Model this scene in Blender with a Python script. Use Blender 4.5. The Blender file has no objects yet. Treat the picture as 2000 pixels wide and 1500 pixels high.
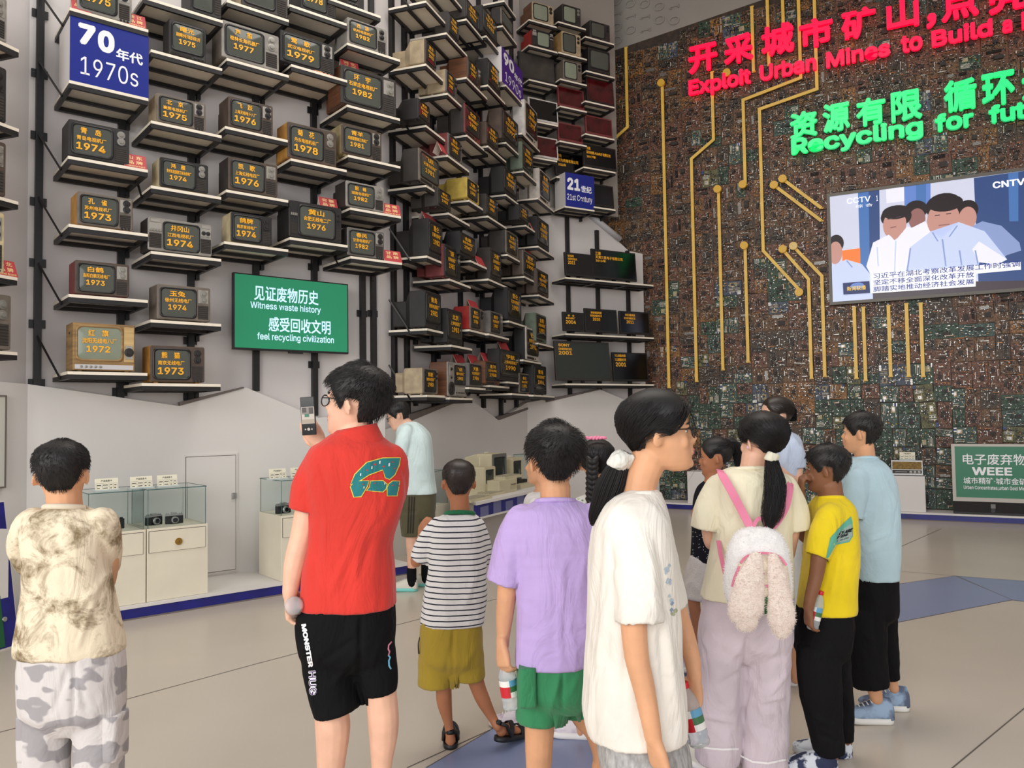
import bpy, bmesh, math, random
import numpy as np
from mathutils import Vector, Matrix, noise as mnoise
SC = bpy.context.scene
COL = SC.collection
R = math.radians

# ---------------------------------------------------------------- camera
F_PX, CAM_H = 1540.0, 1.56
PITCH = math.atan(62 / F_PX)
ROLL = 0.0145
FW = np.array([0, math.cos(PITCH), math.sin(PITCH)])
UP0 = np.array([0, -math.sin(PITCH), math.cos(PITCH)])
AX = np.array([1.0, 0, 0])
UP = UP0 * math.cos(ROLL) + AX * math.sin(ROLL)
RT = AX * math.cos(ROLL) - UP0 * math.sin(ROLL)
CAM = np.array([0, 0, CAM_H])
cam_data = bpy.data.cameras.new('camera')
cam_data.sensor_width = 36
cam_data.lens = 36 * F_PX / 2000
cam_data.clip_start = 0.05
cam = bpy.data.objects.new('camera', cam_data)
COL.objects.link(cam)
cam.matrix_world = Matrix(((RT[0], UP[0], -FW[0], CAM[0]), (RT[1], UP[1], -FW[1], CAM[1]),
                           (RT[2], UP[2], -FW[2], CAM[2]), (0, 0, 0, 1)))
SC.camera = cam
SC.view_settings.view_transform = 'Standard'
SC.view_settings.look = 'None'
SC.view_settings.gamma = 1
SC.view_settings.use_curve_mapping = False
SC.view_settings.exposure = 0.14

# ---------------------------------------------------------------- daylight and lamps
world = bpy.data.worlds.new('daylight')
SC.world = world
world.use_nodes = True
wbg = world.node_tree.nodes['Background']
wbg.inputs[0].default_value = (0.93, 0.96, 1.0, 1)
wbg.inputs[1].default_value = 0.36


def area(name, loc, aim, sx, sy, power, col=(1, 1, 1)):
    d = bpy.data.lights.new(name, 'AREA')
    d.shape = 'RECTANGLE'
    d.size, d.size_y, d.energy, d.color = sx, sy, power, col
    o = bpy.data.objects.new(name, d)
    o.location = loc
    o.rotation_euler = (Vector(aim) - Vector(loc)).to_track_quat('-Z', 'Y').to_euler()
    COL.objects.link(o)
    return o


area('window_daylight', (-6.0, -5.0, 4.0), (0.5, 9, 2.2), 9, 6, 900, (1.0, 0.985, 0.96))
area('entrance_daylight', (3.5, -6.0, 3.5), (1, 9, 1.5), 6, 5, 260, (0.97, 0.98, 1.0))
area('ceiling_lamp_panel', (0.5, 5.5, 8.6), (0.5, 5.6, 0), 5, 4, 220, (1.0, 0.95, 0.88))

# ---------------------------------------------------------------- pixel rays and wall planes


def ray(px, py):
    return FW + (px - 1000) / F_PX * RT - (py - 750) / F_PX * UP


def W(px, py, d):
    """the point at depth d metres along the view axis, on the ray of a photograph point"""
    return CAM + ray(px, py) * d


def at_z(px, py, z=0.0):
    d = ray(px, py)
    return CAM + d * ((z - CAM_H) / d[2])


class Plane:
    """a vertical plane running along direction a (degrees from +Y towards +X, left to right as seen)"""

    def __init__(s, x, y, a):
        s.p = np.array([x, y, 0.0])
        s.a = R(a)
        s.u = np.array([math.sin(s.a), math.cos(s.a), 0])
        s.n = np.array([-math.cos(s.a), math.sin(s.a), 0])      # away from the viewer
        s.rot = math.pi / 2 - s.a

    def off(s, d):
        q = s.p + s.n * d
        return Plane(q[0], q[1], math.degrees(s.a))

    def hit(s, px, py):
        d = ray(px, py)
        return CAM + d * (((s.p - CAM) @ s.n) / (d @ s.n))

    def st(s, px, py):
        q = s.hit(px, py)
        return (q - s.p) @ s.u, q[2]

    def at(s, t, z=0.0, d=0.0):
        q = s.p + s.u * t + s.n * d
        return np.array([q[0], q[1], z])


PA0 = Plane(-2.55, 6.65, 50)          # plinth front line, left wall
PA_FRONT = PA0.off(0.22)              # shelf fronts
PA_DADO = PA0.off(0.72)
PA_WALL = PA0.off(0.84)
_q = W(832, 124, 8.75)
PB_FRONT = Plane(_q[0], _q[1], 25.0)
PB_WALL = PB_FRONT.off(0.53)
PB_DADO = PB_FRONT.off(0.44)
_q = W(1103, 402, 12.2)
PC_FRONT = Plane(_q[0], _q[1], 60.0)
PC_WALL = PC_FRONT.off(0.45)
PC_DADO = PC_FRONT.off(0.30)
PD_WALL = Plane(2.56, 13.38, 118)
PD_PLINTH = PD_WALL.off(-0.42)
_c = PA_WALL.hit(52, 600)
PL_WALL = Plane(_c[0], _c[1], 18.7)   # the wall run beyond the left edge
PL_FRONT = PL_WALL.off(-0.46)


def cross2(P, Q):
    """where two vertical planes meet (x, y) as parameter t on P"""
    return ((Q.p - P.p) @ Q.n) / (P.u @ Q.n)


# ---------------------------------------------------------------- materials
def lin(c):
    r = []
    for v in c[:3]:
        v = v / 255.0
        r.append(v / 12.92 if v <= 0.04045 else ((v + 0.055) / 1.055) ** 2.4)
    return (*r, 1.0)


MATS = {}


def mat(name, rgb, rough=0.6, metal=0.0, spec=0.5, var=0.0, scale=8.0, rgb2=None, bump=0.0, bscale=None,
        emit=0.0, trans=0.0, sss=0.0, stretch=None, coat=0.0, alpha=1.0, ior=None, detail=4.0, contrast=None, sheen=0.0, nrough=None):
    if name in MATS:
        return MATS[name]
    m = bpy.data.materials.new(name)
    m.use_nodes = True
    nt = m.node_tree
    b = nt.nodes['Principled BSDF']
    b.inputs['Base Color'].default_value = lin(rgb)
    b.inputs['Roughness'].default_value = rough
    b.inputs['Metallic'].default_value = metal
    b.inputs['Specular IOR Level'].default_value = spec
    if ior:
        b.inputs['IOR'].default_value = ior
    if trans:
        b.inputs['Transmission Weight'].default_value = trans
    if coat:
        b.inputs['Coat Weight'].default_value = coat
        b.inputs['Coat Roughness'].default_value = 0.06
    if sss:
        b.inputs['Subsurface Weight'].default_value = sss
        b.inputs['Subsurface Radius'].default_value = (0.012, 0.005, 0.003)
        b.inputs['Subsurface Scale'].default_value = 1.0
    if sheen:
        b.inputs['Sheen Weight'].default_value = sheen
    if alpha < 1:
        b.inputs['Alpha'].default_value = alpha
    if emit:
        b.inputs['Emission Color'].default_value = lin(rgb)
        b.inputs['Emission Strength'].default_value = emit
    if var or rgb2 or bump:
        tc = nt.nodes.new('ShaderNodeTexCoord')
        src = tc.outputs['Object']
        if stretch:
            mp = nt.nodes.new('ShaderNodeMapping')
            mp.inputs['Scale'].default_value = stretch
            nt.links.new(src, mp.inputs['Vector'])
            src = mp.outputs['Vector']
        nz = nt.nodes.new('ShaderNodeTexNoise')
        nz.inputs['Scale'].default_value = scale
        nz.inputs['Detail'].default_value = detail
        if nrough:
            nz.inputs['Roughness'].default_value = nrough
            nz.inputs['Distortion'].default_value = .6
        nt.links.new(src, nz.inputs['Vector'])
        if var or rgb2:
            rp = nt.nodes.new('ShaderNodeValToRGB')
            lo, hi = contrast or (0.3, 0.7)
            rp.color_ramp.elements[0].position = lo
            rp.color_ramp.elements[1].position = hi
            a = rgb2 or tuple(max(0, v * (1 - var)) for v in rgb)
            c = rgb if rgb2 else tuple(min(255, v * (1 + var * 0.6)) for v in rgb)
            rp.color_ramp.elements[0].color = lin(a)
            rp.color_ramp.elements[1].color = lin(c)
            nt.links.new(nz.outputs['Fac'], rp.inputs['Fac'])
            nt.links.new(rp.outputs['Color'], b.inputs['Base Color'])
        if bump:
            n2 = nz
            if bscale:
                n2 = nt.nodes.new('ShaderNodeTexNoise')
                n2.inputs['Scale'].default_value = bscale
                n2.inputs['Detail'].default_value = 5
                nt.links.new(src, n2.inputs['Vector'])
            bp = nt.nodes.new('ShaderNodeBump')
            bp.inputs['Strength'].default_value = bump
            bp.inputs['Distance'].default_value = 0.01
            nt.links.new(n2.outputs['Fac'], bp.inputs['Height'])
            nt.links.new(bp.outputs['Normal'], b.inputs['Normal'])
    MATS[name] = m
    return m


# ---------------------------------------------------------------- meshes
class MB:
    """collects shapes; build() links them as one mesh object"""

    def __init__(s):
        s.v, s.f, s.m, s.sm = [], [], [], []

    def add(s, verts, faces, mi=0, M=None, smooth=False):
        k = len(s.v)
        if M is not None:
            verts = [M @ Vector(v) for v in verts]
        s.v += [tuple(float(c) for c in v) for v in verts]
        for f in faces:
            s.f.append(tuple(i + k for i in f))
            s.m.append(mi)
            s.sm.append(smooth)

    def box(s, x0, x1, y0, y1, z0, z1, mi=0, M=None, bev=0.0):
        if bev > 0:
            bm = bmesh.new()
            bmesh.ops.create_cube(bm, size=1)
            for v in bm.verts:
                v.co = Vector((x0 + (v.co.x + .5) * (x1 - x0), y0 + (v.co.y + .5) * (y1 - y0), z0 + (v.co.z + .5) * (z1 - z0)))
            bmesh.ops.bevel(bm, geom=bm.edges[:], offset=bev, segments=2, profile=0.6, affect='EDGES')
            s.bm(bm, mi, M)
            return
        v = [(x0, y0, z0), (x1, y0, z0), (x1, y1, z0), (x0, y1, z0), (x0, y0, z1), (x1, y0, z1), (x1, y1, z1), (x0, y1, z1)]
        s.add(v, [(0, 3, 2, 1), (4, 5, 6, 7), (0, 1, 5, 4), (1, 2, 6, 5), (2, 3, 7, 6), (3, 0, 4, 7)], mi, M)

    def bm(s, bm, mi=0, M=None, smooth=False):
        bm.verts.index_update()
        s.add([v.co.copy() for v in bm.verts], [[v.index for v in f.verts] for f in bm.faces], mi, M, smooth)
        bm.free()

    def loft(s, rings, mi=0, M=None, cap=True, smooth=False, closed=True):
        n = len(rings[0])
        v = [p for r in rings for p in r]
        f = []
        for i in range(len(rings) - 1):
            for j in range(n if closed else n - 1):
                a, b = i * n + j, i * n + (j + 1) % n
                f.append((a, b, b + n, a + n))
        s.add(v, f, mi, M, smooth)
        if cap:
            k = len(s.v) - len(v)
            s.f += [tuple(k + j for j in range(n - 1, -1, -1)), tuple(k + (len(rings) - 1) * n + j for j in range(n))]
            s.m += [mi, mi]
            s.sm += [False, False]

    def prism(s, poly, y0, y1, mi=0, M=None):
        """polygon in (x, z), counter-clockwise as seen from -y, extruded along y"""
        s.loft([[(x, y1, z) for x, z in poly], [(x, y0, z) for x, z in poly]], mi, M)

    def tube(s, pts, r, n=8, mi=0, M=None, smooth=True, cap=True):
        pts = [Vector(p) for p in pts]
        rr = r if isinstance(r, (list, tuple)) else [r] * len(pts)
        rings = []
        ref = None
        for i, p in enumerate(pts):
            t = (pts[min(i + 1, len(pts) - 1)] - pts[max(i - 1, 0)]).normalized()
            if ref is None:
                ref = Vector((0, 0, 1)) if abs(t.z) < 0.9 else Vector((1, 0, 0))
            x = (ref - t * ref.dot(t)).normalized()
            ref = x
            y = t.cross(x)
            rings.append([p + (x * math.cos(2 * math.pi * k / n) + y * math.sin(2 * math.pi * k / n)) * rr[i] for k in range(n)])
        s.loft(rings, mi, M, cap, smooth)

    def cyl(s, p, q, r, n=16, mi=0, M=None, smooth=True):
        s.tube([p, q], r, n, mi, M, smooth)

    def lathe(s, prof, n=20, mi=0, M=None, smooth=True):
        """profile of (radius, z) turned about z"""
        s.loft([[(r * math.cos(2 * math.pi * k / n), r * math.sin(2 * math.pi * k / n), z) for k in range(n)] for r, z in prof], mi, M, True, smooth)

    def mesh(s, name, mats):
        me = bpy.data.meshes.new(name)
        me.from_pydata(s.v, [], s.f)
        for m in (mats if isinstance(mats, (list, tuple)) else [mats]):
            me.materials.append(m)
        me.polygons.foreach_set('material_index', s.m)
        me.polygons.foreach_set('use_smooth', s.sm)
        me.update()
        return me

    def build(s, name, mats, parent=None):
        return obj(name, s.mesh(name, mats), parent)


def obj(name, me, parent=None):
    o = bpy.data.objects.new(name, me)
    COL.objects.link(o)
    if parent is not None:
        o.parent = parent
    return o


def tag(o, label=None, cat=None, group=None, kind=None):
    if label:
        o['label'] = label
    if cat:
        o['category'] = cat
    if group:
        o['group'] = group
    if kind:
        o['kind'] = kind
    return o


def thing(name, label, cat, loc=(0, 0, 0), rotz=0.0, group=None):
    o = bpy.data.objects.new(name, None)
    o.empty_display_size = 0.1
    COL.objects.link(o)
    o.location = tuple(float(c) for c in loc)
    o.rotation_euler = (0, 0, rotz)
    return tag(o, label, cat, group)


def struct(name, mb, mats, parent=None):
    o = mb.build(name, mats, parent)
    if parent is None:
        o['kind'] = 'structure'
    return o


# ---------------------------------------------------------------- lettering as mesh
FONT = bpy.data.fonts.load('<builtin>') if '<builtin>' not in bpy.data.fonts else bpy.data.fonts['<builtin>']
try:                                                    # the sans serif that ships with Blender
    import os
    FONT_LATIN = bpy.data.fonts.load(os.path.join(bpy.utils.system_resource('DATAFILES', path='fonts'), 'Inter.woff2'))
except Exception:
    FONT_LATIN = FONT
_TXT = {}


def text_mesh(txt, bold=0.0, ext=0.0, flat=4):
    """verts/faces of lettering one unit high, lower left of its box at the origin, in the xz plane facing -y; and its width"""
    cjk = any(ord(c) > 0x2e80 for c in txt)
    key = (txt, bold, ext, flat)
    if key in _TXT:
        return _TXT[key]
    cu = bpy.data.curves.new('lettering', 'FONT')
    cu.font = FONT if cjk else FONT_LATIN
    cu.body = txt
    cu.size = 1.0
    cu.extrude = ext
    cu.resolution_u = flat
    o = bpy.data.objects.new('lettering', cu)
    COL.objects.link(o)
    bpy.context.view_layer.update()
    me = bpy.data.meshes.new_from_object(o.evaluated_get(bpy.context.evaluated_depsgraph_get()))
    v = np.array([x.co[:] for x in me.vertices]) if len(me.vertices) else np.zeros((1, 3))
    f = [tuple(p.vertices) for p in me.polygons]
    bpy.data.objects.remove(o)
    bpy.data.curves.remove(cu)
    bpy.data.meshes.remove(me)
    if bold > 0.004 and len(v) > 2:                     # heavier strokes: the outline stacked around itself
        n = 8 if bold > .02 else 4
        n0 = len(v)
        vs, fs = [], []
        for k in range(n):
            a_ = 2 * math.pi * (k + .5) / n
            vs.append(v + np.array([math.cos(a_) * bold, math.sin(a_) * bold, k * 2e-5]))
            fs += [tuple(i + k * n0 for i in q) for q in f]
        v, f = np.vstack(vs), fs
    lo, hi = v.min(0), v.max(0)
    h = max(hi[1] - lo[1], 1e-3)
    w = max(hi[0] - lo[0], 1e-3)
    vv = np.stack([(v[:, 0] - lo[0]) / w, -v[:, 2], (v[:, 1] - lo[1]) / h], 1)
    _TXT[key] = (vv, f, w / h)
    return _TXT[key]


def put_text(mb, txt, x0, x1, z0, z1, y, mi=0, bold=0.02, M=None, depth=0.0, flat=4):
    """lettering stretched into a box x0..x1, z0..z1 at depth y"""
    v, f, _ = text_mesh(txt, bold, 0.05 if depth else 0.0, flat)
    q = v.copy()
    q[:, 0] = x0 + q[:, 0] * (x1 - x0)
    q[:, 2] = z0 + q[:, 2] * (z1 - z0)
    q[:, 1] = y + (q[:, 1] / 0.05 * depth if depth else q[:, 1])
    mb.add(q.tolist(), f, mi, M)


def frame_matrix(pl, t, z=0.0, d=0.0):
    q = pl.at(t, z, d)
    return Matrix.Translation(Vector(q)) @ Matrix.Rotation(pl.rot, 4, 'Z')

# ================================================================ the room
M_WALL = mat('white_wall_paint', (214, 208, 206), 0.75, var=0.02, scale=0.6)
M_DADO = mat('white_panel_paint', (219, 215, 211), 0.6, var=0.02, scale=0.7)
M_GREYWALL = mat('grey_wall_paint', (150, 145, 138), 0.8, var=0.04, scale=0.8)
M_FLOOR = mat('beige_rubber_floor', (197, 186, 172), 0.26, var=0.025, scale=0.7, spec=0.45)
M_BAND = mat('blue_rubber_floor', (132, 142, 176), 0.28, var=0.03, scale=0.7, spec=0.45)
M_SEAM = mat('floor_seam', (96, 88, 82), 0.7)
M_CEIL = mat('ceiling_white', (225, 222, 216), 0.85)
M_NAVY = mat('navy_strip_paint', (28, 30, 118), 0.35, var=0.15, scale=6)
M_DARKTRIM = mat('grey_brown_trim', (112, 102, 98), 0.7)
M_BLACK = mat('black_steel', (24, 23, 25), 0.45, var=0.1, scale=20)
M_CREAM = mat('cream_board', (238, 228, 210), 0.5, var=0.03, scale=5)
M_METAL = mat('brushed_metal', (190, 190, 188), 0.3, metal=0.9)
M_BRASS = mat('brass', (186, 148, 70), 0.3, metal=0.9, bump=0.05)

fl = MB()
fl.add([(-9, -7, 0), (11, -7, 0), (11, 17, 0), (-9, 17, 0)], [(0, 1, 2, 3)])
struct('floor', fl, M_FLOOR)


def floor_poly(mb, pts, z, mi=0):
    v = []
    for p in pts:
        q = at_z(p[0], p[1], 0)
        v.append((q[0], q[1], z))
    mb.add(v, [tuple(range(len(v)))], mi)


bd = MB()
floor_poly(bd, [(832, 1500), (957, 1427), (1335, 1201), (1747, 1142), (1865, 1125), (1977, 1172), (1747, 1217), (1560, 1284), (1442, 1422), (1330, 1560), (700, 1580)], 0.0015)
struct('floor_inlay', bd, M_BAND)
bd = MB()
floor_poly(bd, [(1869, 1125), (2100, 1142), (2200, 1195), (1980, 1173)], 0.0015)
struct('floor_inlay', bd, M_BAND)
sm = MB()


def seam(pts, w=0.006):
    P = [at_z(x, y, 0) for x, y in pts]
    for a, b in zip(P[:-1], P[1:]):
        d = (b - a) / np.linalg.norm(b - a)
        n = np.array([-d[1], d[0], 0]) * w / 2
        sm.add([tuple(a - n + [0, 0, .002]), tuple(b - n + [0, 0, .002]), tuple(b + n + [0, 0, .002]), tuple(a + n + [0, 0, .002])], [(0, 1, 2, 3)])


for s_ in ([(-60, 1446), (240, 1368), (500, 1297), (584, 1275), (771, 1222), (970, 1170)], [(795, 1500), (957, 1426), (1335, 1200)],
           [(832, 1500), (957, 1427)], [(1335, 1201), (1865, 1125)], [(1838, 1033), (1700, 1094)], [(1700, 1111), (1867, 1125), (1977, 1172)],
           [(2010, 1376), (1840, 1517)], [(1867, 1125), (2040, 1138)], [(1977, 1172), (1747, 1217), (1560, 1284)], [(1977, 1172), (2050, 1182)],
           [(1000, 1080), (1180, 1050)]):
    seam(s_)
struct('floor_seam', sm, M_SEAM)

# ---- walls of the zigzag run
tA0, _ = PA_WALL.st(52, 600)
tAB = cross2(PA_WALL, PB_WALL)
tBA = cross2(PB_WALL, PA_WALL)
tBC = cross2(PB_WALL, PC_WALL)
tCB = cross2(PC_WALL, PB_WALL)
TOP = 9.2


def wall(name, pl, t0, t1, z0, z1, th=0.12, m=M_WALL, d=0.0):
    mb = MB()
    M = frame_matrix(pl, 0, 0, d)
    mb.box(t0, t1, 0, th, z0, z1, 0, M)
    return struct(name, mb, m)


wall('wall_left', PA_WALL, tA0, tAB, 0, TOP)
wall('wall_left_far', PB_WALL, tBA - 0.02, tBC + 0.02, 0, TOP)
wall('wall_left_near', PL_WALL, -7.5, 0.02, 0, TOP)
# the last run ends in a mountain-shaped edge in front of the circuit board wall
cpoly = []
for px, py in ((1262, 812), (1256, 496), (1228, 490), (1150, 418), (1110, 410)):
    cpoly.append(PC_WALL.st(px, py))
tC_end = cpoly[0][0]
mb = MB()
ztop = cpoly[4][1]
zz = 8.6
tC_up = PC_WALL.st(1203, 200)[0]
poly = [(tCB - 0.02, 0), (tC_end, 0), (tC_end, cpoly[1][1]), (cpoly[2][0], cpoly[2][1]), (cpoly[3][0], cpoly[3][1]), (cpoly[4][0], ztop),
        (tCB - 0.02, ztop)]
mb.prism(poly, 0, 0.06, 0, frame_matrix(PC_WALL, 0))
struct('wall_back_left', mb, M_WALL)
mb = MB()
mb.prism([(tCB - 0.02, ztop), (tC_up, ztop), (tC_up, TOP), (tCB - 0.02, TOP)], 0.0, 0.06, 0, frame_matrix(PC_WALL, 0))
struct('wall_back_left_upper', mb, M_GREYWALL)
# pale strip leaning on the cut edge
a_, b_ = PC_WALL.st(1150, 420), PC_WALL.st(1209, 468)
mb = MB()
mb.tube([PC_WALL.at(a_[0], a_[1], -0.03), PC_WALL.at(b_[0], b_[1], -0.03)], 0.05, 10, 0)
struct('trim_1', mb, mat('frosted_strip', (196, 196, 200), 0.3))

# ---- circuit board wall and the grey wall above it
tD0 = PD_WALL.st(1195, 300)[0]
tD1 = 7.6
dl = [PD_WALL.st(x, y) for x, y in ((1195, 99), (1222, 91), (1490, 0), (1600, -38))]
slope = (dl[3][1] - dl[1][1]) / (dl[3][0] - dl[1][0])
dtop = lambda t: dl[1][1] + (t - dl[1][0]) * slope
mb = MB()
mb.prism([(tD0 - 1.5, 0), (tD1, 0), (tD1, dtop(tD1)), (tD0 - 1.5, dtop(tD0 - 1.5))], 0, 0.12, 0, frame_matrix(PD_WALL, 0))
M_PCBBASE = mat('brown_board_backing', (74, 56, 42), 0.7, var=0.5, scale=14, rgb2=(40, 34, 30), bump=0.6, bscale=60)
struct('wall_back', mb, M_PCBBASE)
mb = MB()
mb.prism([(tD0 - 1.5, dtop(tD0 - 1.5)), (tD1, dtop(tD1)), (tD1, max(TOP, dtop(tD1) + .02)), (tD0 - 1.5, TOP)], 0.0, 0.12, 0, frame_matrix(PD_WALL, 0))
# embossed columns of zeros and ones
rnd = random.Random(3)
Mw = frame_matrix(PD_WALL, 0)
for c_ in range(9):
    t = tD0 - 0.9 + c_ * 0.26
    for k in range(9):
        z = dtop(t) + 0.16 + k * 0.235 + (c_ % 2) * 0.1
        if z > TOP - .2:
            continue
        ch = '01'[rnd.random() < 0.55]
        r_ = Matrix.Translation(Vector((t, 0, z))) @ Matrix.Rotation(R(-90), 4, 'Y')
        put_text(mb, ch, -0.075 if ch == '0' else -0.03, 0.075 if ch == '0' else 0.03, -0.09, 0.09, -0.012, 0, 0.0, Mw @ r_, depth=0.012, flat=5)
struct('wall_back_upper', mb, M_GREYWALL)

# ---- side, back and ceiling of the hall (behind and above the picture)
mb = MB()
mb.box(8.2, 8.35, -7, 9.8, 0, TOP)
struct('wall_right', mb, M_WALL)  # unseen wall, added to shade the right side
mb = MB()
mb.box(-9, 11, 2.5, 17, TOP, TOP + .1)
struct('ceiling', mb, M_CEIL)

# ---- low white mountain-shaped panelling under the shelves
PL_DADO = PL_WALL.off(-0.10)
tLD = cross2(PL_DADO, PA_DADO)
tAL = cross2(PA_DADO, PL_DADO)
mb = MB()
zL = PL_DADO.st(20, 739)[1]
mb.prism([(-7, 0), (tLD, 0), (tLD, PA_DADO.st(44, 750)[1]), (-7, zL + .25)], 0, 0.08, 0, frame_matrix(PL_DADO, 0))
struct('wall_panel_left_near', mb, M_DADO)
A_EDGE = [(44, 750), (350, 793), (481, 757), (622, 816), (752, 805)]
pa = [PA_DADO.st(*q) for q in A_EDGE]
mb = MB()
mb.prism([(tAL, 0), (pa[-1][0], 0)] + [pa[-1]] + pa[-2:0:-1] + [(tAL, pa[0][1])], 0, 0.09, 0, frame_matrix(PA_DADO, 0))
mb.box(pa[-1][0] - .06, pa[-1][0], .02, .6, 0, pa[-1][1], 0, frame_matrix(PA_DADO, 0))
struct('wall_panel_left', mb, M_DADO)
B_EDGE = [(745, 845), (813, 818), (893, 785), (922, 782), (974, 821), (1064, 787)]
tBDC = cross2(PB_DADO, PC_DADO)
pb = [PB_DADO.st(*q) for q in B_EDGE]
pb[-1] = (tBDC, pb[-1][1])
mb = MB()
mb.prism([(pb[0][0], 0), (pb[-1][0], 0)] + pb[::-1], 0, 0.06, 0, frame_matrix(PB_DADO, 0))
struct('wall_panel_left_far', mb, M_DADO)
tCD0 = cross2(PC_DADO, PB_DADO)
C_EDGE = [(1064, 787), (1173, 761), (1225, 783), (1285, 806)]
pc = [PC_DADO.st(*q) for q in C_EDGE]
pc[0] = (tCD0, pb[-1][1])
mb = MB()
mb.prism([(pc[0][0], 0), (pc[-1][0], 0)] + pc[::-1], 0, 0.06, 0, frame_matrix(PC_DADO, 0))
struct('wall_panel_back_left', mb, M_DADO)


# dark trims along the rising edges
def edge_trim(name, pl, a, b, w):
    A, B = np.array(pl.st(*a)), np.array(pl.st(*b))
    mb = MB()
    dn = np.array([-(B - A)[1], (B - A)[0]])
    dn = dn / np.linalg.norm(dn) * w
    mb.prism([tuple(A), tuple(B), tuple(B + dn * .4), tuple(A + dn)], -0.01, 0.05, 0, frame_matrix(pl, 0))
    return struct(name, mb, M_DARKTRIM)


edge_trim('trim_2', PA_DADO, (352, 792), (476, 758), 0.03)
edge_trim('trim_3', PB_DADO, (800, 822), (890, 786), 0.075)
edge_trim('trim_4', PB_DADO, (976, 820), (1060, 789), 0.05)
edge_trim('trim_5', PC_DADO, (1066, 786), (1172, 761), 0.045)

# ---- low platforms with the navy strip
mb = MB()
tP0 = PA0.st(90, 1238)[0]
tP1 = PA0.st(800, 1126)[0]
M = frame_matrix(PA0, 0)
mb.box(tP0, tP1, 0.0, 0.72, 0.0, 0.012, 2, M)
mb.box(tP0, tP1, 0.004, 0.72, 0.012, 0.088, 1, M)
mb.box(tP0, tP1, -0.006, 0.72, 0.088, 0.112, 0, M)
struct('trim_6', mb, [M_DADO, M_NAVY, M_DARKTRIM])
mb = MB()
M = frame_matrix(PD_PLINTH, 0)
tQ0 = PD_PLINTH.st(1255, 1000)[0]
mb.box(tQ0, tD1, 0.0, 0.42, 0.0, 0.012, 2, M)
mb.box(tQ0, tD1, 0.004, 0.42, 0.012, 0.085, 1, M)
mb.box(tQ0, tD1, -0.004, 0.42, 0.085, 0.11, 0, M)
struct('trim_7', mb, [M_DADO, M_NAVY, M_DARKTRIM])

# ---- flush white door in the panelling
d0, d1 = PA_DADO.st(357, 1130), PA_DADO.st(463, 1115)
zt = PA_DADO.st(357, 889)[1]
M = frame_matrix(PA_DADO, 0)
dr = MB()
w_ = .012
dr.box(d0[0], d1[0], -0.014, 0.0, 0.135, zt, 0, M)
dr.box(d0[0] + .016, d1[0] - .016, -0.016, 0.0, 0.15, zt - .016, 1, M)
dr.box(d0[0] + .022, d1[0] - .022, -0.02, 0.0, 0.156, zt - .022, 0, M)
door = struct('door_1', dr, [M_DADO, M_DARKTRIM])
hd = MB()
hz = PA_DADO.st(455, 968)
hd.box(hz[0] - .022, hz[0] + .022, -0.035, -0.02, hz[1] - .03, hz[1] + .03, 0, M, 0.004)
hd.cyl(M @ Vector((hz[0], -.05, hz[1])), M @ Vector((hz[0], -.034, hz[1])), .014, 10)
o = hd.build('door_handle', M_METAL, door)

# ================================================================ televisions, shelves, posts, tent cards
PAL = dict(char=(40, 38, 38), black=(30, 29, 30), brown=(80, 66, 57), greybrown=(112, 102, 92), silver=(142, 137, 130), grey=(104, 100, 96),
           tan=(176, 142, 92), orange=(184, 132, 62), cream=(200, 184, 146), maroon=(116, 52, 52), beige=(170, 152, 124), wood=(118, 74, 48),
           oak=(168, 132, 82), olive=(150, 138, 100), red=(158, 38, 32), yellow=(186, 160, 74), dark=(52, 47, 44), pale=(186, 178, 170), white=(206, 200, 196),
           green=(96, 106, 92))


def pal(c, front=False):
    if c in ('wood', 'oak'):
        return mat('wood_cabinet_' + c, PAL[c], 0.45, scale=3, rgb2=tuple(v * .68 for v in PAL[c]), stretch=(1, 1, 14), detail=6)
    return mat('plastic_' + c, PAL[c], 0.5, var=0.12, scale=11, bump=0.03, bscale=150)


M_TUBE_SUR = mat('tube_surround', (22, 21, 22), 0.35)
M_GLASS = mat('tube_glass', (76, 80, 73), 0.12, spec=0.6, var=0.06, scale=3)
M_GLASS_D = mat('tube_glass_dark', (42, 42, 39), 0.12, spec=0.6, var=0.08, scale=3)
M_GLASS_P = mat('tube_glass_pale', (132, 140, 122), 0.12, spec=0.6, var=0.05, scale=3)
M_LCD = mat('flat_screen_glass', (9, 8, 10), 0.1, spec=0.5)
M_LCD_RED = mat('red_tone_screen', (74, 16, 20), 0.16, spec=0.5, var=0.35, scale=5)
M_LET = mat('yellow_vinyl_letters', (246, 178, 40), 0.5)
M_KNOB = mat('knob_dark', (36, 34, 34), 0.3)
M_KNOBL = mat('knob_light', (150, 147, 140), 0.35, metal=0.5)
M_PLATE = mat('dial_plate', (164, 160, 152), 0.35, metal=0.3)
M_GRILLE = mat('speaker_cloth', (58, 52, 48), 0.8)
M_CARD = mat('red_card', (186, 62, 68), 0.55)
M_CARDIN = mat('cream_card', (226, 210, 198), 0.7)
M_CARDTXT = mat('gold_print', (240, 196, 140), 0.5)


def rrect(x0, x1, z0, z1, r, n=5):
    """rounded rectangle, counter-clockwise seen from -y"""
    pts = []
    for cx, cz, a in ((x1 - r, z0 + r, -90), (x1 - r, z1 - r, 0), (x0 + r, z1 - r, 90), (x0 + r, z0 + r, 180)):
        for k in range(n + 1):
            b = R(a + 90 * k / n)
            pts.append((cx + r * math.cos(b), cz + r * math.sin(b)))
    return pts


def ring_y(pts, y):
    return [(x, y, z) for x, z in pts]


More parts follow.
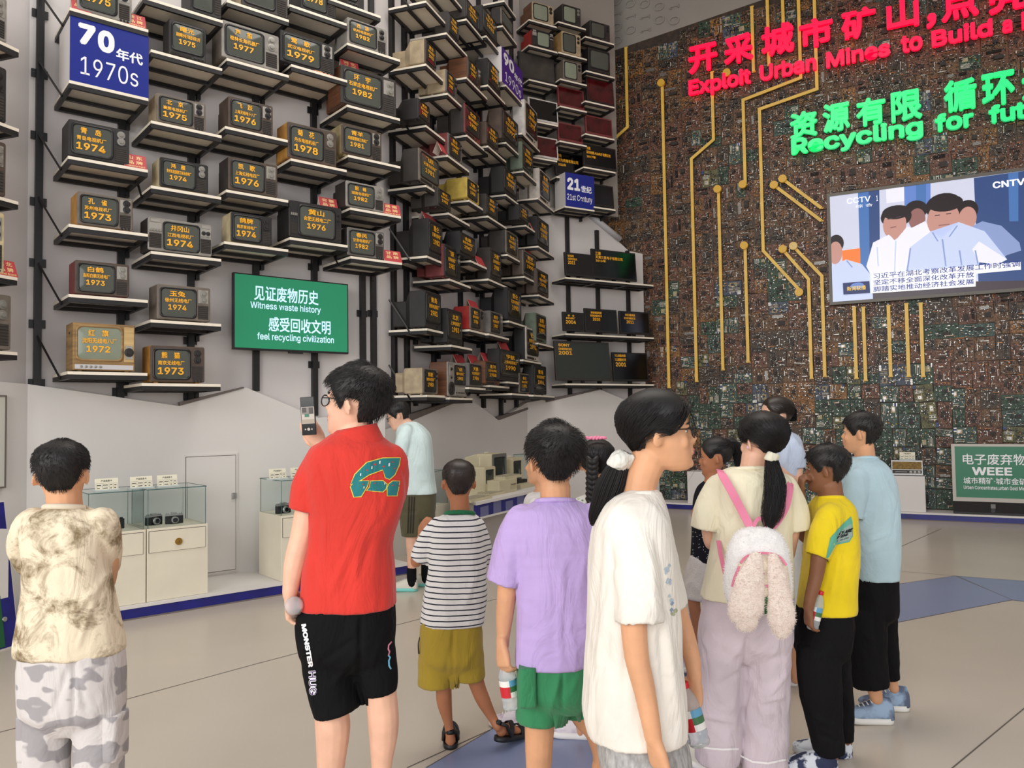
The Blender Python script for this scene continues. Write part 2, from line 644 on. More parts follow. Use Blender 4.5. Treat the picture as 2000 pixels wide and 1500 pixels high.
def glass_mb(x0, x1, z0, z1, y, bulge, r, fl=5):
    mb = MB()
    cx, cz = (x0 + x1) / 2, (z0 + z1) / 2
    out = rrect(x0, x1, z0, z1, r, 5)
    rings = []
    for k in range(fl):
        s_ = 1 - k / fl
        rings.append([(cx + (x - cx) * s_, y - bulge * (1 - s_ * s_), cz + (z - cz) * s_) for x, z in out])
    mb.loft(rings, 0, None, False, True)
    n = len(out)
    k0 = len(mb.v) - n
    mb.add([(cx, y - bulge, cz)], [], 0)
    c = len(mb.v) - 1
    for j in range(n):
        mb.f.append((k0 + j, k0 + (j + 1) % n, c))
        mb.m.append(0)
        mb.sm.append(True)
    # loft ordering makes outward normals face the viewer
    return mb


def letters(root, lines, x0, x1, z0, z1, y, big=True, m=None, left=False, bold=0.026, xs=None):
    """screen lettering: name, maker, year, stretched into rows of the box"""
    if not lines:
        return
    mb = MB()
    w, h = x1 - x0, z1 - z0
    n = len(lines)
    if n == 3:
        rows = [(.70, .93, .17, .72), (.46, .62, .07, .86), (.12, .38, .06, .84)] if big else [(.72, .93, .22, .70), (.50, .66, .08, .90), (.22, .42, .18, .74)]
    elif n == 2:
        rows = [(.56, .74, .06, .9), (.2, .46, .06, .85)]
    else:
        rows = [(.3, .62, .1, .85)]
    if left:
        rows = [(.76, .88, .06, .24), (.60, .72, .06, .42), (.38, .55, .06, .32)] if n == 3 else rows
    if xs:
        rows = xs
    for t, (a, b, c, d) in zip(lines, rows):
        put_text(mb, t, x0 + c * w, x0 + d * w, z0 + a * h, z0 + b * h, y, 0, bold, flat=3)
    mb.build('lettering', m or M_LET, root)


def knob(root, x, z, r, y=-0.016, ml=None, d=0.018):
    mb = MB()
    mb.lathe([(r * 1.15, 0), (r * 1.15, d * .25), (r * .86, d * .3), (r * .62, d * .35), (r * .58, d), (r * .2, d * 1.02)], 14, smooth=False)
    o = mb.build('knob', ml or M_KNOB, root)
    o.location = (x, y, z)
    o.rotation_euler = (R(90), 0, 0)
    return o


def cabinet(root, w, h, d, m, bev=0.012, taper=0.62, frac=0.5, feet=True, antenna=False):
    mb = MB()
    z0 = 0.012 if feet else 0.0
    a = rrect(-w / 2, w / 2, z0, h, bev, 3)
    fr = d * frac
    x1 = w / 2 * taper
    b = rrect(-x1, x1, z0 + h * .06, z0 + (h - z0) * (0.5 + taper * .42), bev, 3)
    mb.loft([ring_y(a, 0.0), ring_y(a, fr), ring_y(b, fr + (d - fr) * .35), ring_y(b, d)][::-1], 0)
    if feet:
        for x in (-w * .38, w * .38):
            for y in (.03, fr * .8):
                mb.box(x - .015, x + .015, y - .012, y + .012, 0, z0 + .002, 0)
    mb.build('cabinet', m, root)


def grille(root, x0, x1, z0, z1, y, m=None, n=9, mb0=None):
    mb = MB()
    mb.box(x0, x1, y - .002, y + .004, z0, z1, 0)
    dz = (z1 - z0) / n
    for k in range(n):
        mb.box(x0 + .003, x1 - .003, y - .006, y, z0 + dz * (k + .25), z0 + dz * (k + .7), 0)
    mb.build('speaker_grille', m or M_GRILLE, root)


def make_tv(root, w, h, d, kind, cab, front, lines, big=True, glass=None, lite=False, seed=0):
    """a television with its front at local y=0, standing on local z=0, centred on x"""
    rn = random.Random(seed)
    mc, mf = pal(cab), pal(front)
    G = glass or M_GLASS
    y = -0.014
    if kind == 'flat':
        mb = MB()
        fz = .05
        M_ = Matrix.Translation((0, 0, fz)) @ Matrix.Rotation(R(-4), 4, 'X')
        mb.box(-w / 2, w / 2, 0, .035, 0, h - fz, 0, M_, .006)
        mb.box(-w * .32, w * .32, .035, .07, (h - fz) * .15, (h - fz) * .8, 0, M_, .01)
        mb.build('casing', mf, root)
        mb = MB()
        bz = .022
        mb.add([(-w / 2 + bz, -.0015, bz * 1.5), (w / 2 - bz, -.0015, bz * 1.5), (w / 2 - bz, -.0015, h - fz - bz), (-w / 2 + bz, -.0015, h - fz - bz)], [(0, 1, 2, 3)], 0, M_)
        mb.build('screen', G if glass else M_LCD, root)
        mb = MB()
        mb.box(-w * .2, w * .2, -.04, .11, 0, .012, 0, None, .004)
        mb.box(-.03, .03, .03, .06, .01, fz + .06, 0)
        mb.build('stand', M_BLACK, root)
        if lines:
            mb = MB()
            W_, H_ = w - 2 * bz, h - fz - 2 * bz
            rows = big if isinstance(big, list) else [(.80, .92, .07, .30), (.66, .77, .07, .42), (.46, .62, .07, .34)]
            for t, (a, b, c, e) in zip(lines, rows):
                put_text(mb, t, -w / 2 + bz + c * W_, -w / 2 + bz + e * W_, bz * 1.5 + a * H_, bz * 1.5 + b * H_, -.003, 0, .026, M_, flat=2)
            mb.build('lettering', M_LET, root)
        return
    frac = .42 if kind in ('full', 'big') else .62
    cabinet(root, w, h, d, mc, .014 if kind != 'console' else .004, .62 if kind in ('full', 'big') else .8, frac)
    mb = MB()
    out = rrect(-w / 2 + .001, w / 2 - .001, .013, h - .001, .016 if kind != 'console' else .004, 5)
    ins = rrect(-w / 2 + .007, w / 2 - .007, .019, h - .007, .014, 5)
    # screen box
    if kind == 'right':
        sx0, sx1, sz0, sz1 = -w / 2 + w * .045, w / 2 - w * .27, h * .10, h * .93
    elif kind == 'both':
        sx0, sx1, sz0, sz1 = -w / 2 + w * .22, w / 2 - w * .20, h * .09, h * .93
    elif kind == 'leftpanel':
        sx0, sx1, sz0, sz1 = -w / 2 + w * .17, w / 2 - w * .13, h * .09, h * .93
    elif kind == 'boom':
        sx0, sx1, sz0, sz1 = -w / 2 + w * .26, w / 2 - w * .26, h * .36, h * .93
    elif kind == 'console':
        sx0, sx1, sz0, sz1 = -w / 2 + w * .04, w / 2 - w * .2, h * .22, h * .95
    else:
        sx0, sx1, sz0, sz1 = -w / 2 + w * .06, w / 2 - w * .06, h * .17, h * .94
        if kind == 'fullr':
            sx1 = w / 2 - w * .16
            sz0 = h * .1
    mb.loft([ring_y(out, 0.002), ring_y(out, y + .006), ring_y(ins, y)], 0)
    mb.build('front_panel', mf, root)
    # surround and tube
    sw, sh = sx1 - sx0, sz1 - sz0
    rr_ = min(sw, sh) * .13
    mb = MB()
    o1 = rrect(sx0, sx1, sz0, sz1, rr_, 5)
    g = min(sw, sh) * .055
    o2 = rrect(sx0 + g, sx1 - g, sz0 + g, sz1 - g, rr_, 5)
    mb.loft([ring_y(o1, y + .001), ring_y(o1, y - .008), ring_y(o2, y - .005), ring_y(o2, y + .001)], 0, None, False, True)
    mb.build('screen_surround', pal(front) if kind == 'console' else M_TUBE_SUR, root)
    gb = glass_mb(sx0 + g, sx1 - g, sz0 + g, sz1 - g, y - .002, min(sw, sh) * .035, rr_)
    gb.build('screen', G, root)
    letters(root, lines, sx0 + g * 1.2, sx1 - g * 1.2, sz0 + g, sz1 - g, y - .004 - min(sw, sh) * .035, big)
    px0, px1 = sx1 + w * .015, w / 2 - w * .03
    pw = px1 - px0
    pc = (px0 + px1) / 2
    if kind == 'right':
        if not lite:
            mb = MB()
            st = seed % 3
            mb.box(px0 + pw * .08, px1 - pw * .08, y - .003, y + .002, h * .55, h * .92, 0, None, .001)
            mb.build('dial_plate', M_PLATE if st != 1 else mf, root)
        kr = min(pw * .27, h * .09)
        ml = M_KNOBL if seed % 2 else M_KNOB
        knob(root, pc + (pw * .1 if seed % 3 == 2 else 0), h * .82, kr, y - .003, ml)
        knob(root, pc + (pw * .1 if seed % 3 == 2 else 0), h * .64, kr, y - .003, ml)
        grille(root, px0 + pw * .06, px1 - pw * .06, h * .10, h * .48, y, M_GRILLE if not lite else mf, 7)
        if not lite and seed % 2 == 0:
            for k in range(3):
                knob(root, px0 + pw * (.22 + .28 * k), h * .065, .009, y, M_KNOB, .01)
    elif kind in ('both', 'leftpanel'):
        for a, b, s_ in ((-w / 2 + w * .02, sx0 - w * .015, 0), (sx1 + w * .015, w / 2 - w * .02, 1)):
            grille(root, a, b, h * .12, h * (.55 if kind == 'both' else .4), y, M_GRILLE, 9)
            mb = MB()
            mb.box(a, b, y - .003, y + .002, h * .62, h * .84, 0, None, .001)
            if kind == 'both':
                mb.box(a + (b - a) * .12, b - (b - a) * .12, y - .004, y, h * .87, h * .95, 0)
            mb.build('dial_plate', M_PLATE if kind == 'both' else mf, root)
            if s_ == 0:
                for k in range(4):
                    mb = MB()
                    x = a + (b - a) * (.15 + .235 * k)
                    mb.box(x - .006, x + .006, y - .012, y, h * .60, h * .67, 0)
                    mb.build('button', M_KNOBL, root)
            else:
                if kind == 'both':
                    for k in (0.28, .72):
                        knob(root, a + (b - a) * k, h * .72, .016, y - .003, M_KNOB)
                else:
                    knob(root, (a + b) / 2, h * .80, (b - a) * .3, y - .003, M_KNOB)
                    knob(root, (a + b) / 2, h * .66, (b - a) * .3, y - .003, M_KNOB)
    elif kind == 'boom':
        for cx in (-w * .36, w * .36):
            mb = MB()
            r = w * .115
            mb.lathe([(r, 0), (r, .012), (r * .86, .014), (r * .8, .004), (r * .35, .0), (r * .3, .008), (.001, .01)], 20)
            o = mb.build('speaker', M_KNOB, root)
            o.location, o.rotation_euler = (cx, y, h * .25), (R(90), 0, 0)
            mb = MB()
            mb.box(cx - w * .06, cx + w * .06, y - .003, y + .002, h * .62, h * .9, 0, None, .001)
            mb.build('dial_plate', M_PLATE, root)
            knob(root, cx, h * .8, .018, y - .003, M_KNOB)
            knob(root, cx, h * .56, .014, y, M_KNOB)
        mb = MB()
        mb.box(-w * .2, w * .2, y - .004, y + .002, h * .08, h * .3, 0, None, .002)
        mb.build('control_strip', M_PLATE, root)
        for k in range(6):
            mb = MB()
            x = -w * .16 + k * w * .064
            mb.box(x - .008, x + .008, y - .01, y, h * .12, h * .16, 0)
            mb.build('button', M_KNOB, root)
    elif kind == 'console':
        mb = MB()
        mb.box(px0, w / 2 - w * .02, y - .002, y + .002, h * .22, h * .95, 0)
        mb.build('control_panel', mat('pale_veneer', (206, 176, 122), 0.5, scale=3, rgb2=(178, 146, 96), stretch=(1, 1, 12)), root)
        mb = MB()
        mb.box(px0 + .012, w / 2 - w * .02 - .006, y - .005, y, h * .28, h * .56, 0)
        mb.build('dial_plate', M_PLATE, root)
        knob(root, (px0 + w / 2 - w * .02) / 2, h * .42, .032, y - .005, M_KNOB)
        mb = MB()
        mb.box(-w / 2 + w * .03, w / 2 - w * .03, y - .004, y + .002, h * .055, h * .15, 0)
        mb.build('control_strip', mat('pale_strip', (196, 194, 196), 0.4), root)
        for k in range(5):
            knob(root, -w * .37 + k * w * .075, h * .105, .009, y - .004, M_KNOBL, .014)
        mb = MB()
        mb.box(-w / 2 - .0015, -w / 2 + .001, .1, .14, h * .78, h * .83, 0)
        mb.build('hand_slot', M_TUBE_SUR, root)
    elif kind in ('full', 'big'):
        grille(root, -w * .44, w * .1, h * .05, h * .12, y, M_GRILLE, 4)
        for k in range(1 if lite else 3):
            knob(root, w * (.2 + .1 * k), h * .085, .011, y, M_KNOB, .012)
    elif kind == 'fullr':
        for k in range(2 if lite else 4):
            knob(root, (sx1 + w / 2 - .008) / 2, h * (.82 - .17 * k), .012, y, M_KNOBL if seed % 2 else M_KNOB, .012)


SHELVES = []


def lab16(desc, place):
    for pre in ('cream shelf under the ', 'shelf under the ', 'shelf under '):
        t = (pre + desc + ' ' + place).split()
        if len(t) <= 16:
            return ' '.join(t)
    return ' '.join(t[:16])



def make_shelf(label, pl, xl, yl, xr, depth, brace=(), group=None, mids=1, reach=0.0):
    t0, z = pl.st(xl, yl)
    t1, _ = pl.st(xr, yl)
    w = t1 - t0
    root = thing('display_shelf', label, 'shelf', pl.at(t0, z), pl.rot, group)
    mb = MB()
    mb.box(0, w, 0, depth, -.024, 0, 0)
    mb.build('board', M_CREAM, root)
    mb = MB()
    th, hh = .028, .036
    zt, zb = -.024, -.024 - hh
    mb.box(0, w, 0.002, th, zb, zt)
    mb.box(0, w, depth - th, depth, zb, zt)
    mb.box(0, th, th, depth - th, zb, zt)
    mb.box(w - th, w, th, depth - th, zb, zt)
    for k in range(mids):
        yy = depth * (k + 1) / (mids + 1)
        mb.box(th, w - th, yy - .016, yy + .016, zb, zt - .008)
    mb.build('frame', M_BLACK, root)
    for b in brace:
        x = .0 if b == 'l' else w
        mb = MB()
        s_ = .004 if b == 'l' else -.004
        mb.tube([(x - s_, depth * .42, zb + .01), (x - s_ + (-reach if b == 'l' else reach), depth - .01, .34)], .011, 4, smooth=False)
        mb.build('brace', M_BLACK, root)
    mb = MB()
    mb.box(w - .036, w - .004, depth - .05, depth, zb - .05, zb)
    mb.build('wall_bracket', M_BLACK, root)
    SHELVES.append((root, pl, t0, t1, z))
    return z


def tent_card(pl, x0, x1, yb, yt, z, l1, l2, en, label, d=.02, lean=.045):
    """folded red card: two leaning leaves, the front one lettered"""
    p2 = pl.off(d)
    t0, _ = p2.st(x0, yb)
    t1, zz = p2.st(x1, yb)
    if z is None:
        z = p2.st(x0, yb)[1]
    w = max(t1 - t0, .12)
    h = .125
    root = thing('tent_card', label, 'card', p2.at(t0, z), p2.rot, 'red province tent cards')
    mb = MB()
    T = .003
    mb.add([(0, 0, 0), (w, 0, 0), (w, lean, h), (0, lean, h), (0, T * 2, 0), (w, T * 2, 0), (w, lean + T, h - T * 2), (0, lean + T, h - T * 2)],
           [(0, 1, 2, 3)], 0)
    mb.add([(0, T * 2, 0), (w, T * 2, 0), (w, lean, h - T), (0, lean, h - T)], [(3, 2, 1, 0)], 1)
    mb.add([(0, 0, 0), (0, T * 2, 0), (0, lean, h - T), (0, lean, h)], [(0, 3, 2, 1)], 1)
    mb.build('front_leaf', [M_CARD, M_CARDIN], root)
    mb = MB()
    mb.add([(0, 2 * lean, 0), (w, 2 * lean, 0), (w, lean, h), (0, lean, h)], [(3, 2, 1, 0)], 0)
    mb.add([(0, 2 * lean - T, 0), (w, 2 * lean - T, 0), (w, lean, h - T), (0, lean, h - T)], [(0, 1, 2, 3)], 1)
    mb.build('back_leaf', [M_CARD, M_CARDIN], root)
    if l1:
        mb = MB()
        ang = math.atan2(lean, h)
        M_ = Matrix.Rotation(-ang, 4, 'X')
        L = math.hypot(lean, h)
        put_text(mb, l1, w * .16, w * .84, L * .62, L * .9, -.002, 0, .03, M_, flat=2)
        put_text(mb, l2, w * .16, w * .84, L * .27, L * .54, -.002, 0, .03, M_, flat=2)
        if en:
            put_text(mb, en, w * .08, w * .92, L * .06, L * .2, -.002, 0, .02, M_, flat=2)
        mb.build('lettering', M_CARDTXT, root)
    return root


def place_tv(pl, z, xl, xr, yt, depth, kind, cab, front, lines, label, big=True, glass=None, lite=False, group='televisions on the wall shelves', inset=.03, seed=0, ybot=None):
    p2 = pl.off(inset)
    t0, zt = p2.st(xl, yt)
    t1, _ = p2.st(xr, yt)
    w, h = t1 - t0, zt - z
    root = thing('television' if kind != 'flat' else 'flat_television', label, 'television', p2.at((t0 + t1) / 2, z), pl.rot, group)
    make_tv(root, w, h, depth, kind, cab, front, lines, big, glass, lite, seed)
    return root

# ---------------------------------------------------------------- the 1970s run
# shelf (left, y, right), television (left, right, top, depth, kind, cabinet, front, lettering, tall year), description, place, braces
D7 = [
    ((136, 14, 290), (150, 257, -58, .36, 'right', 'grey', 'silver', ['电视机厂', '1975'], True), 'silver television dated 1975', 'on top of the blue 1970s sign box', 'l'),
    ((133, 304, 289), (133, 252, 232, .38, 'right', 'char', 'char', ['青　岛', '青岛电视机厂', '1974'], True), 'charcoal television dated 1974', 'just below the blue 1970s sign', 'l'),
    ((134, 437, 289), (150, 259, 373, .36, 'right', 'orange', 'greybrown', ['孔　雀', '苏州电视机厂', '1973'], True), 'orange-sided grey television dated 1973', 'second below the 1970s sign', 'l'),
    ((134, 574, 289), (146, 252, 507, .34, 'right', 'maroon', 'brown', ['白鹤', '洛阳白鹤无线电厂', '1973'], False), 'maroon television with rounded tube dated 1973', 'above the wooden 1972 set', 'l'),
    ((132, 725, 288), (142, 263, 629, .40, 'console', 'oak', 'oak', ['红　旗', '沈阳无线电八厂', '1972'], False), 'large wood-veneered television dated 1972', 'on the bottom shelf beside the end post', 'l'),
    ((295, 96, 434), (329, 402, 36, .36, 'full', 'char', 'char', ['曙光', '湖南曙光电子集团有限公司', '1975'], False), 'squarish charcoal television dated 1975', 'at the upper right of the 1970s sign', ''),
    ((295, 235, 433), (305, 401, 181, .36, 'right', 'beige', 'greybrown', ['北　京', '襄樊电视机厂', '1975'], True), 'beige television with two round dials dated 1975', 'right of the 1970s sign foot', ''),
    ((295, 362, 432), (311, 406, 306, .34, 'right', 'cream', 'black', ['鸿　雁', '贵州凯里国营江南无线电厂', '1974'], False), 'cream-sided black television dated 1974', 'right of the charcoal 1974 set', 'l'),
    ((295, 490, 432), (288, 413, 423, .34, 'both', 'char', 'silver', ['井冈山', '江西电视机厂', '1974'], True), 'silver television with speakers both sides dated 1974', 'in second column', ''),
    ((294, 624, 432), (306, 410, 554, .36, 'right', 'greybrown', 'greybrown', ['玉兔', '徐州无线电厂', '1974'], False), 'grey-brown television dated 1974', 'above the tan 1973 television', ''),
    ((277, 748, 431), (293, 399, 674, .36, 'right', 'orange', 'brown', ['熊　猫', '南京无线电厂', '1973'], True), 'tan-sided television dated 1973', 'on the bottom shelf right of the wooden set', ''),
    ((280, -8, 435), (372, 432, -62, .34, 'right', 'black', 'black', None, True), 'black television cut by the picture top', 'above the squarish 1975 set', ''),
    ((443, -1, 564), (470, 561, -66, .36, 'right', 'beige', 'dark', None, True), 'beige-edged television cut by the picture top', 'above the grey 1977 set', ''),
    ((443, 113, 564), (432, 544, 38, .38, 'right', 'greybrown', 'silver', ['芦　笛', '桂林长海机器厂', '1977'], False), 'grey television dated 1977', 'in the top full row', ''),
    ((440, 246, 562), (445, 532, 187, .36, 'right', 'brown', 'brown', ['飞　跃', '上海无线电十八厂', '1976'], True), 'dark brown television dated 1976', 'below the grey 1977 set', ''),
    ((442, 370, 563), (445, 541, 305, .36, 'right', 'dark', 'brown', ['凯　歌', '上海无线电四厂', '1976'], True), 'dark television with metal dials dated 1976', 'two below the grey 1977 set', 'r'),
    ((438, 471, 563), (450, 530, 413, .33, 'right', 'cream', 'black', ['鸽牌', '南京有线电厂', '1974'], True), 'cream-sided black television dated 1974', 'over the green screen left end', ''),
    ((566, 8, 677), (586, 655, -48, .34, 'right', 'black', 'black', ['', '电视机厂', '1978'], True), 'black television dated 1978 cut by the picture top', 'over the black 1979 set', ''),
    ((569, 125, 678), (546, 652, 57, .36, 'right', 'black', 'black', ['莺　歌', '武汉电视机厂', '1979'], True), 'black television dated 1979', 'with a red card at its lower right', ''),
    ((568, 309, 677), (560, 656, 237, .36, 'right', 'orange', 'brown', ['菊　花', '丹东电视机总厂', '1978'], True), 'orange-sided brown television dated 1978', 'left of the olive 1981 set', ''),
    ((566, 463, 679), (563, 666, 390, .38, 'leftpanel', 'black', 'black', ['黄山', '合肥无线电二厂', '1976'], False), 'wide black television dated 1976', 'over the green screen right half', ''),
    ((640, -6, 743), (640, 700, -66, .34, 'full', 'black', 'black', None, True), 'black television cut by the picture top', 'above the small silver 1982 set', ''),
    ((678, 83, 781), (677, 754, 33, .34, 'right', 'silver', 'silver', ['西　湖', '杭州电视机厂', '1982'], False), 'small silver television dated 1982', 'topmost of the right 1970s column', ''),
    ((678, 204, 781), (664, 772, 125, .42, 'right', 'wood', 'dark', ['环　宇', '石家庄电视机厂', '1982'], False), 'big wood-sided television dated 1982', 'below the small silver one', ''),
    ((680, 302, 782), (666, 744, 241, .36, 'right', 'olive', 'brown', ['青羊', '成都国营锦江电机厂', '1981'], False), 'olive-sided brown television dated 1981', 'below the big wood-sided set', ''),
    ((684, 405, 783), (674, 749, 352, .34, 'right', 'dark', 'silver', ['韶　峰', '湖南电视机厂', '1982'], False), 'grey-fronted television dated 1982', 'two below the big wood-sided set', ''),
    ((685, 500, 785), (677, 749, 443, .34, 'right', 'dark', 'grey', ['春风', '甘肃电视机厂', '1982'], False), 'dark grey television dated 1982', 'lowest of the right 1970s column', 'l'),
]
ZS = {}
for i, (sh, tv, desc, place, br) in enumerate(D7):
    z = make_shelf(lab16(desc, place), PA_FRONT, *sh, .60, br, 'cream shelves on black frames', reach=.12 if sh[0] < 140 else 0.0)
    ZS[sh] = z
    xl, xr, yt, dp, kd, cab, frt, ln, bg = tv
    ln = [l for l in ln if l] if ln else None
    place_tv(PA_FRONT, z, xl, xr, yt, dp, kd, cab, frt, ln, desc + ' ' + place, bg, seed=i,
             glass=M_GLASS_P if kd == 'console' else None)
z70 = make_shelf('cream shelf directly under the blue 1970s sign box', PA_FRONT, 135, 156, 290, .60, 'l', 'cream shelves on black frames', reach=.12)


# decade sign boxes
def sign_box(pl, xl, xr, z0, yt, depth, col, name, label, rows, inset=.01):
    p2 = pl.off(inset)
    t0, zt = p2.st(xl, yt)
    t1, _ = p2.st(xr, yt)
    w = t1 - t0
    root = thing('decade_sign_box', label, 'sign', p2.at(t0, z0), pl.rot)
    mb = MB()
    mb.box(0, w, 0.004, depth, 0, zt - z0, 0)
    mb.build('box', M_WALL, root)
    mb = MB()
    mb.box(0, w, 0, .004, 0, zt - z0, 0)
    mb.build('sign_face', col, root)
    h = zt - z0
    mb = MB()
    for txt, a, b, c, d, bold in rows:
        put_text(mb, txt, a * w, b * w, c * h, d * h, -.0015, 0, bold, flat=6)
    mb.build('lettering', M_SIGNWHITE, root)


M_SIGNWHITE = mat('white_vinyl_letters', (240, 240, 244), 0.5)
sign_box(PA_FRONT, 137, 291, z70, 28, .42, mat('blue_sign_face', (10, 32, 132), 0.35), 'sign', 'blue decade sign box lettered 1970s on a white body',
         [('7', .10, .31, .60, .92, .05), ('0', .34, .55, .56, .90, .05), ('年代', .57, .92, .50, .68, .03), ('1970s', .13, .86, .14, .42, 0.0)])

# tent cards of this run: x0, x1, y bottom, characters, pinyin, shelf, label
for x0, x1, yb, c1, en, key, lab in [
    (247, 286, 47, '浙 江', 'Zhejiang Brand', (136, 14, 290), 'red tent card beside the silver 1975 television over the sign'),
    (140, 178, 24, '上 海', None, (136, 14, 290), 'red tent card at the left end of the shelf over the sign'),
    (243, 287, 325, '山 东', 'Shandong Brand', (133, 304, 289), 'red tent card beside the charcoal 1974 television under the sign'),
    (613, 650, 140, '湖 北', 'Hubei Brand', (569, 125, 678), 'red tent card in front of the black 1979 television'),
    (668, 703, 128, '河 北', 'Hebei Brand', None, 'red tent card standing on the big wood-sided 1982 television'),
    (626, 661, 404, '安 徽', 'Anhui Brand', None, 'red tent card standing on the wide black 1976 television'),
    (749, 784, 419, '湖 南', 'Hunan Brand', (684, 405, 783), 'red tent card beside the grey-fronted 1982 television'),
    (751, 786, 511, '甘 肃', None, (685, 500, 785), 'red tent card beside the dark grey lowest 1982 television'),
]:
    z = ZS[key] if key else None
    if z is None:
        # stands on a television's top
        z = PA_FRONT.off(.03).st(664, 125)[1] if x0 > 660 else PA_FRONT.off(.03).st(563, 390)[1]
        tent_card(PA_FRONT, x0, x1, yb, 0, z, c1, '品 牌', en, lab, d=.12)
    else:
        tent_card(PA_FRONT, x0, x1, yb, 0, z, c1, '品 牌', en, lab, d=.012)


M_POST = mat('black_slotted_steel', (22, 21, 23), 0.45, var=0.35, scale=30, stretch=(.2, .2, 1.0))


# posts
def post(pl, px, yb, ytop, label, d=-.055, clips=()):
    p2 = pl.off(d)
    t, z0 = p2.st(px, yb)
    z1 = TOP - .5 if ytop is None else p2.st(px, ytop)[1]
    root = thing('slotted_post', label, 'post', p2.at(t, z0), pl.rot, 'black slotted wall posts')
    mb = MB()
    h = z1 - z0
    w = .028
    mb.box(-w, w, 0.0, .05, 0, h, 0)
    mb.build('upright', M_POST, root)
    for c in clips:
        zc = p2.st(px, c)[1] - z0
        for s_ in (-1, 1):
            mb = MB()
            x = s_ * (w + .016)
            mb.box(x - .017, x + .017, .035, .045, zc - .035, zc + .035)
            mb.build('clip_plate', M_BLACK, root)


post(PA_WALL, 73, 753, None, 'black slotted post at the left end of the 1970s shelves', clips=(22, 140, 262, 392, 512, 632, 748))
post(PA_WALL, 236, 778, None, 'black slotted post behind the wooden 1972 television', clips=(765,))
post(PA_WALL, 374, 790, None, 'black slotted post behind the tan 1973 television', clips=(775, 665))
post(PA_WALL, 502, 764, None, 'black slotted post behind the left half of the green screen')
post(PA_WALL, 617, 812, None, 'black slotted post behind the right half of the green screen', clips=(521, 215, 712))
post(PA_WALL, 712, 806, None, 'black slotted post right of the green screen', clips=(612,))
post(PA_WALL, 733, 806, None, 'black slotted post where the 1970s run turns the corner', clips=(612,))

# ---- the green screen
p2 = PA_FRONT.off(.42)
t0, z0 = p2.st(456, 682)
t1, z1 = p2.st(680, 552)
ztl = p2.st(454, 531)[1]
root = thing('wall_monitor', 'wall screen showing green slide about witnessing waste history', 'monitor', p2.at(t0, z0), PA_FRONT.rot)
w, h = t1 - t0, ztl - z0
mb = MB()
mb.box(0, w, 0, .05, 0, h, 0, None, .004)
mb.box(w * .46, w * .58, -.004, .03, -.018, .002, 0)
mb.box(w * .25, w * .75, .05, .11, h * .3, h * .7, 0)
mb.build('casing', M_BLACK, root)
mb = MB()
b = .012
mb.add([(b, -.001, b * 1.6), (w - b, -.001, b * 1.6), (w - b, -.001, h - b), (b, -.001, h - b)], [(0, 1, 2, 3)])
mb.build('screen', mat('green_slide', (24, 112, 78), 0.12, emit=0.75, spec=0.5), root)
mb = MB()
for txt, a, b_, c, d, bo in (('见证废物历史', .165, .72, .66, .86, .02), ('Witness waste history', .135, .74, .53, .64, .012),
                             ('感受回收文明', .285, .83, .26, .455, .02), ('feel recycling civilization', .19, .86, .12, .235, .012)):
    put_text(mb, txt, a * w, b_ * w, c * h, d * h, -.003, 0, bo)
mb.build('lettering', mat('slide_letters', (184, 214, 236), 0.3, emit=0.8), root)

# ---------------------------------------------------------------- the run beyond the left edge
DL = [((0, 84, 37), (12, 0, 'brown', 'silver'), 'brown television', 'on the topmost left edge shelf'),
      ((0, 239, 37), (11, 136, 'orange', 'black'), 'orange-framed black television', 'on the second left edge shelf'),
      ((0, 388, 36), (10, 281, 'wood', 'brown'), 'wood-brown television', 'on the third left edge shelf'),
      ((0, 536, 34), (7, 418, 'yellow', 'cream'), 'yellowish television', 'beside the left edge red card'),
      ((0, 682, 34), (20, 578, 'grey', 'greybrown'), 'grey television with round dials', 'on the lowest left edge shelf')]
for i, (sh, (xr, yt, cab, frt), desc, place) in enumerate(DL):
    t0, z = PL_FRONT.st(sh[2], sh[1] + (13 if i < 2 else 6))
    pl = PL_FRONT
    # shelf runs back from its visible right end
    ta = t0 - .62
    root = thing('display_shelf', lab16(desc, place), 'shelf', pl.at(ta, z), pl.rot, 'cream shelves on black frames')
    mb = MB()
    mb.box(0, .62, 0, .44, -.024, 0)
    mb.build('board', M_CREAM, root)
    mb = MB()
    for a in ((0, .62, .002, .028), (0, .62, .41, .44), (0, .028, .028, .41), (.592, .62, .028, .41), (.028, .592, .2, .23)):
        mb.box(*a, -.06, -.024)
    mb.build('frame', M_BLACK, root)
    p2 = pl.off(.03)
    tr, zt = p2.st(xr, yt)
    w = .52
    root = thing('television', desc + ' ' + place, 'television', p2.at(tr - w / 2, z), pl.rot, 'televisions on the wall shelves')
    make_tv(root, w, zt - z, .36, 'right', cab, frt, None, True, seed=i + 3)
tent_card(PL_FRONT, -6, 36, 538, 0, PL_FRONT.st(34, 542)[1], '湖 北', '品 牌', 'Hubei Brand', 'red tent card on the shelf at the left edge', d=.01)

# ---------------------------------------------------------------- the 1980s-1990s run
PB_YAW = 19.5


def local_plane(base, px, py, yaw):
    q = base.hit(px, py)
    return Plane(q[0], q[1], yaw)


FAC = ['昆仑', '北京', '金星', '牡丹', '凯歌', '飞跃', '天鹅', '星河', '宇航', '青岛', '春兰', '黄河']
MK = ['大连电视机厂', '北京电视机厂', '上海电视机厂', '天津无线电厂', '南京无线电厂', '陕西电视机厂', '福州电视机厂']
